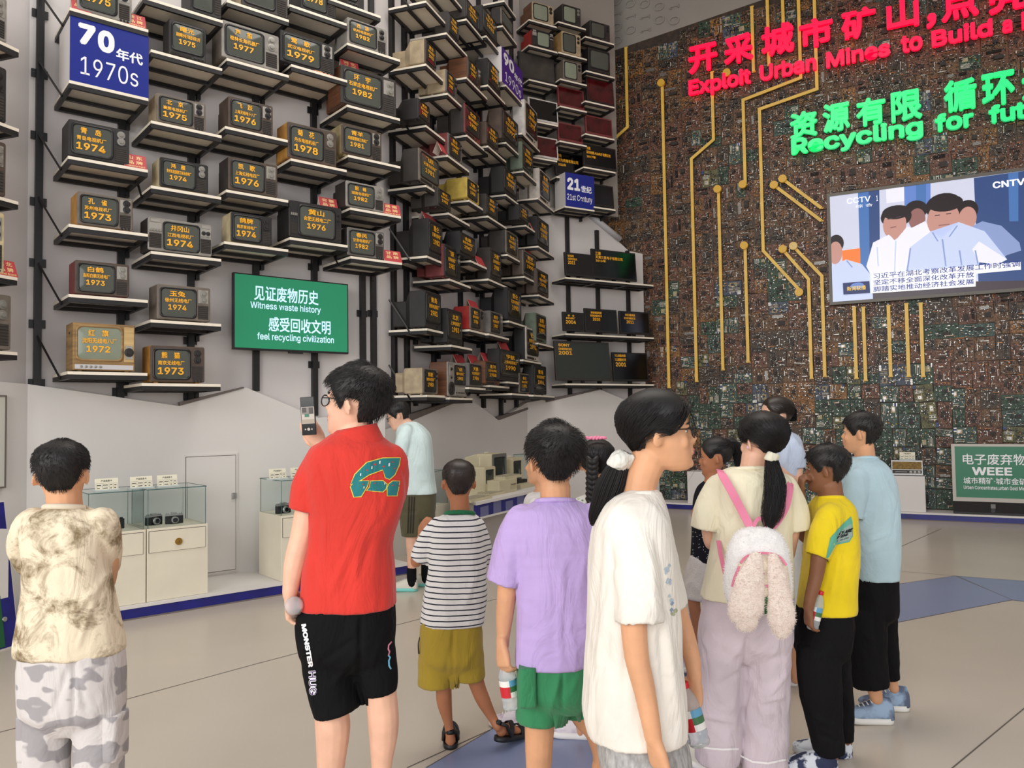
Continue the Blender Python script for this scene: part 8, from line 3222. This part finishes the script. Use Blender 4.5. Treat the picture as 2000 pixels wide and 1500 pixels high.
# ---- boy in pale blue tee
d = 4.0
M_SKYT = cloth('sky_tee', (180, 206, 216), bump=.1, bscale=120)
F13 = Fig(d)
torso = [(893, 1668, 1710, .05), (903, 1654, 1722, .09), (920, 1643, 1733, .13), (955, 1637, 1744, .155), (1010, 1640, 1748, .155), (1060, 1650, 1749, .15), (1128, 1660, 1745, .15)]
P = person(d, 'boy in pale blue tee and black trousers looking left behind the boy in yellow tee', SK_WARM, (1680, 846, .206, 76, 2, 0), torso,
           [[(1674, 945, 17, -.11), (1668, 1000, 14, -.14), (1650, 1040, 11, -.14)], [(1728, 945, 15, .12), (1743, 1005, 11, .14), (1747, 1060, 8.5, .14), (1748, 1100, 7, .13)]],
           [[(1690, 1140, 30, -.06), (1694, 1250, 24, -.06), (1706, 1335, 15, -.06), (1712, 1365, 12, -.06)], [(1722, 1140, 26, .08), (1733, 1250, 14, .1), (1743, 1325, 9, .1), (1746, 1345, 10, .1)]],
           M_SKYT, [[(1676, 935, 22, -.1), (1668, 975, 23, -.13), (1662, 1012, 21, -.14)], [(1726, 938, 19, .1), (1740, 985, 16, .13), (1745, 1020, 12, .14)]],
           (cloth('black_jersey', (20, 19, 21)), [(1118, 1658, 1745, .14), (1160, 1654, 1746, .145), (1195, 1652, 1746, .138)], [[(1688, 1190, 40, -.05), (1690, 1260, 39, -.06), (1700, 1338, 34, -.06)], [(1722, 1190, 26, .08), (1733, 1265, 20, .1), (1743, 1328, 13, .1)]]),
           hands=[dict(wrist=F13.pt(1748, 1098, .13), tip=F13.pt(1747, 1135, .13), normal=(-1, 0, 0), s=.75, curl=.4, side=1)],
           neck=[(1686, 872, 20), (1689, 888, 19), (1690, 905, 21)], collar=(M_SKYT, 22, .056, (1689, 897), 0, .012), collar_r=3.5, wr=.007, seed=13, shirt_name='tee', vox=.0065, pant_wr=.008,
           sfolds=[(1665, 1070, 1740, 1040, 5, .006), (1668, 1095, 1735, 1075, 5, -.006), (1720, 960, 1700, 1060, 6, .005)], pfolds=[(1708, 1200, 1726, 1330, 5, -.01), (1690, 1240, 1715, 1260, 5, .005)])
hair(P['root'], P['Mh'], 'boy', .06, 2000, .11, seed=131, spread=.4, rad=.005)
eyes(P['root'], P['Mh'])
M_BSH = mat('washed_blue_shoe', (150, 172, 198), .7, rgb2=(84, 96, 120), scale=15, contrast=(.4, .6))
for (x, y, an, ln_, dz) in ((1716, 1385, 84, .27, -.06), (1748, 1362, 80, .25, .1)):
    g = Vector(P['fig'].pt(x, y, dz))
    shoe(P['root'], Vector((g.x + .075, g.y, 0)), R(an), ln_, (M_BSH, M_SOLEW, M_SOLEW), 0.0, 'shoe', .1)
PEOPLE.append(P)

# ---- child almost hidden between the cream tee and the yellow tee
d = 4.46
torso = [(1012, 1520, 1552, .05), (1024, 1508, 1562, .08), (1060, 1506, 1562, .1), (1120, 1508, 1562, .1), (1190, 1512, 1560, .1)]
P = person(d, 'small child in white top and denim shorts, mostly hidden behind the rucksack', SK_WARM, (1530, 978, .19, 40, 0, 0), torso,
           [[(1512, 1030, 11), (1508, 1100, 9), (1512, 1150, 7)], [(1556, 1030, 11), (1558, 1090, 9), (1557, 1140, 7), (1555, 1165, 6.5)]],
           [[(1524, 1200, 18), (1524, 1250, 13), (1526, 1300, 10), (1526, 1330, 8)], [(1546, 1200, 18), (1549, 1250, 13), (1552, 1295, 10), (1554, 1328, 8)]],
           MATS['cloth_plain_white'], [[(1514, 1026, 14), (1508, 1060, 15)], [(1552, 1026, 14), (1557, 1062, 15)]],
           (cloth('denim', (124, 146, 170), bump=.2, bscale=300), [(1180, 1510, 1560, .1), (1205, 1508, 1562, .1)], [[(1522, 1200, 22), (1522, 1246, 22)], [(1546, 1200, 22), (1548, 1248, 20)]]),
           hands=[dict(wrist=Fig(d).pt(1555, 1163), tip=Fig(d).pt(1553, 1190), normal=(-1, 0, 0), s=.62, curl=.5, side=1)],
           neck=[(1530, 1000, 13), (1530, 1012, 13), (1530, 1026, 15)], seed=14, shirt_name='top', pants_name='shorts', vox=.008, base=gpoint(1540, d))
hair(P['root'], P['Mh'], 'tied', .06, 500, .3, tie=(0, -.44, .1), seed=141, rad=.007)
for x, y in ((1528, 1342), (1556, 1341)):
    g = ground(x, y)
    shoe(P['root'], g, R(30), .18, (M_SNK, M_SNKP, M_SOLEW), 0, 'shoe', .075)
PEOPLE.append(P)

for P in PEOPLE:
    fixparent(P['root'])
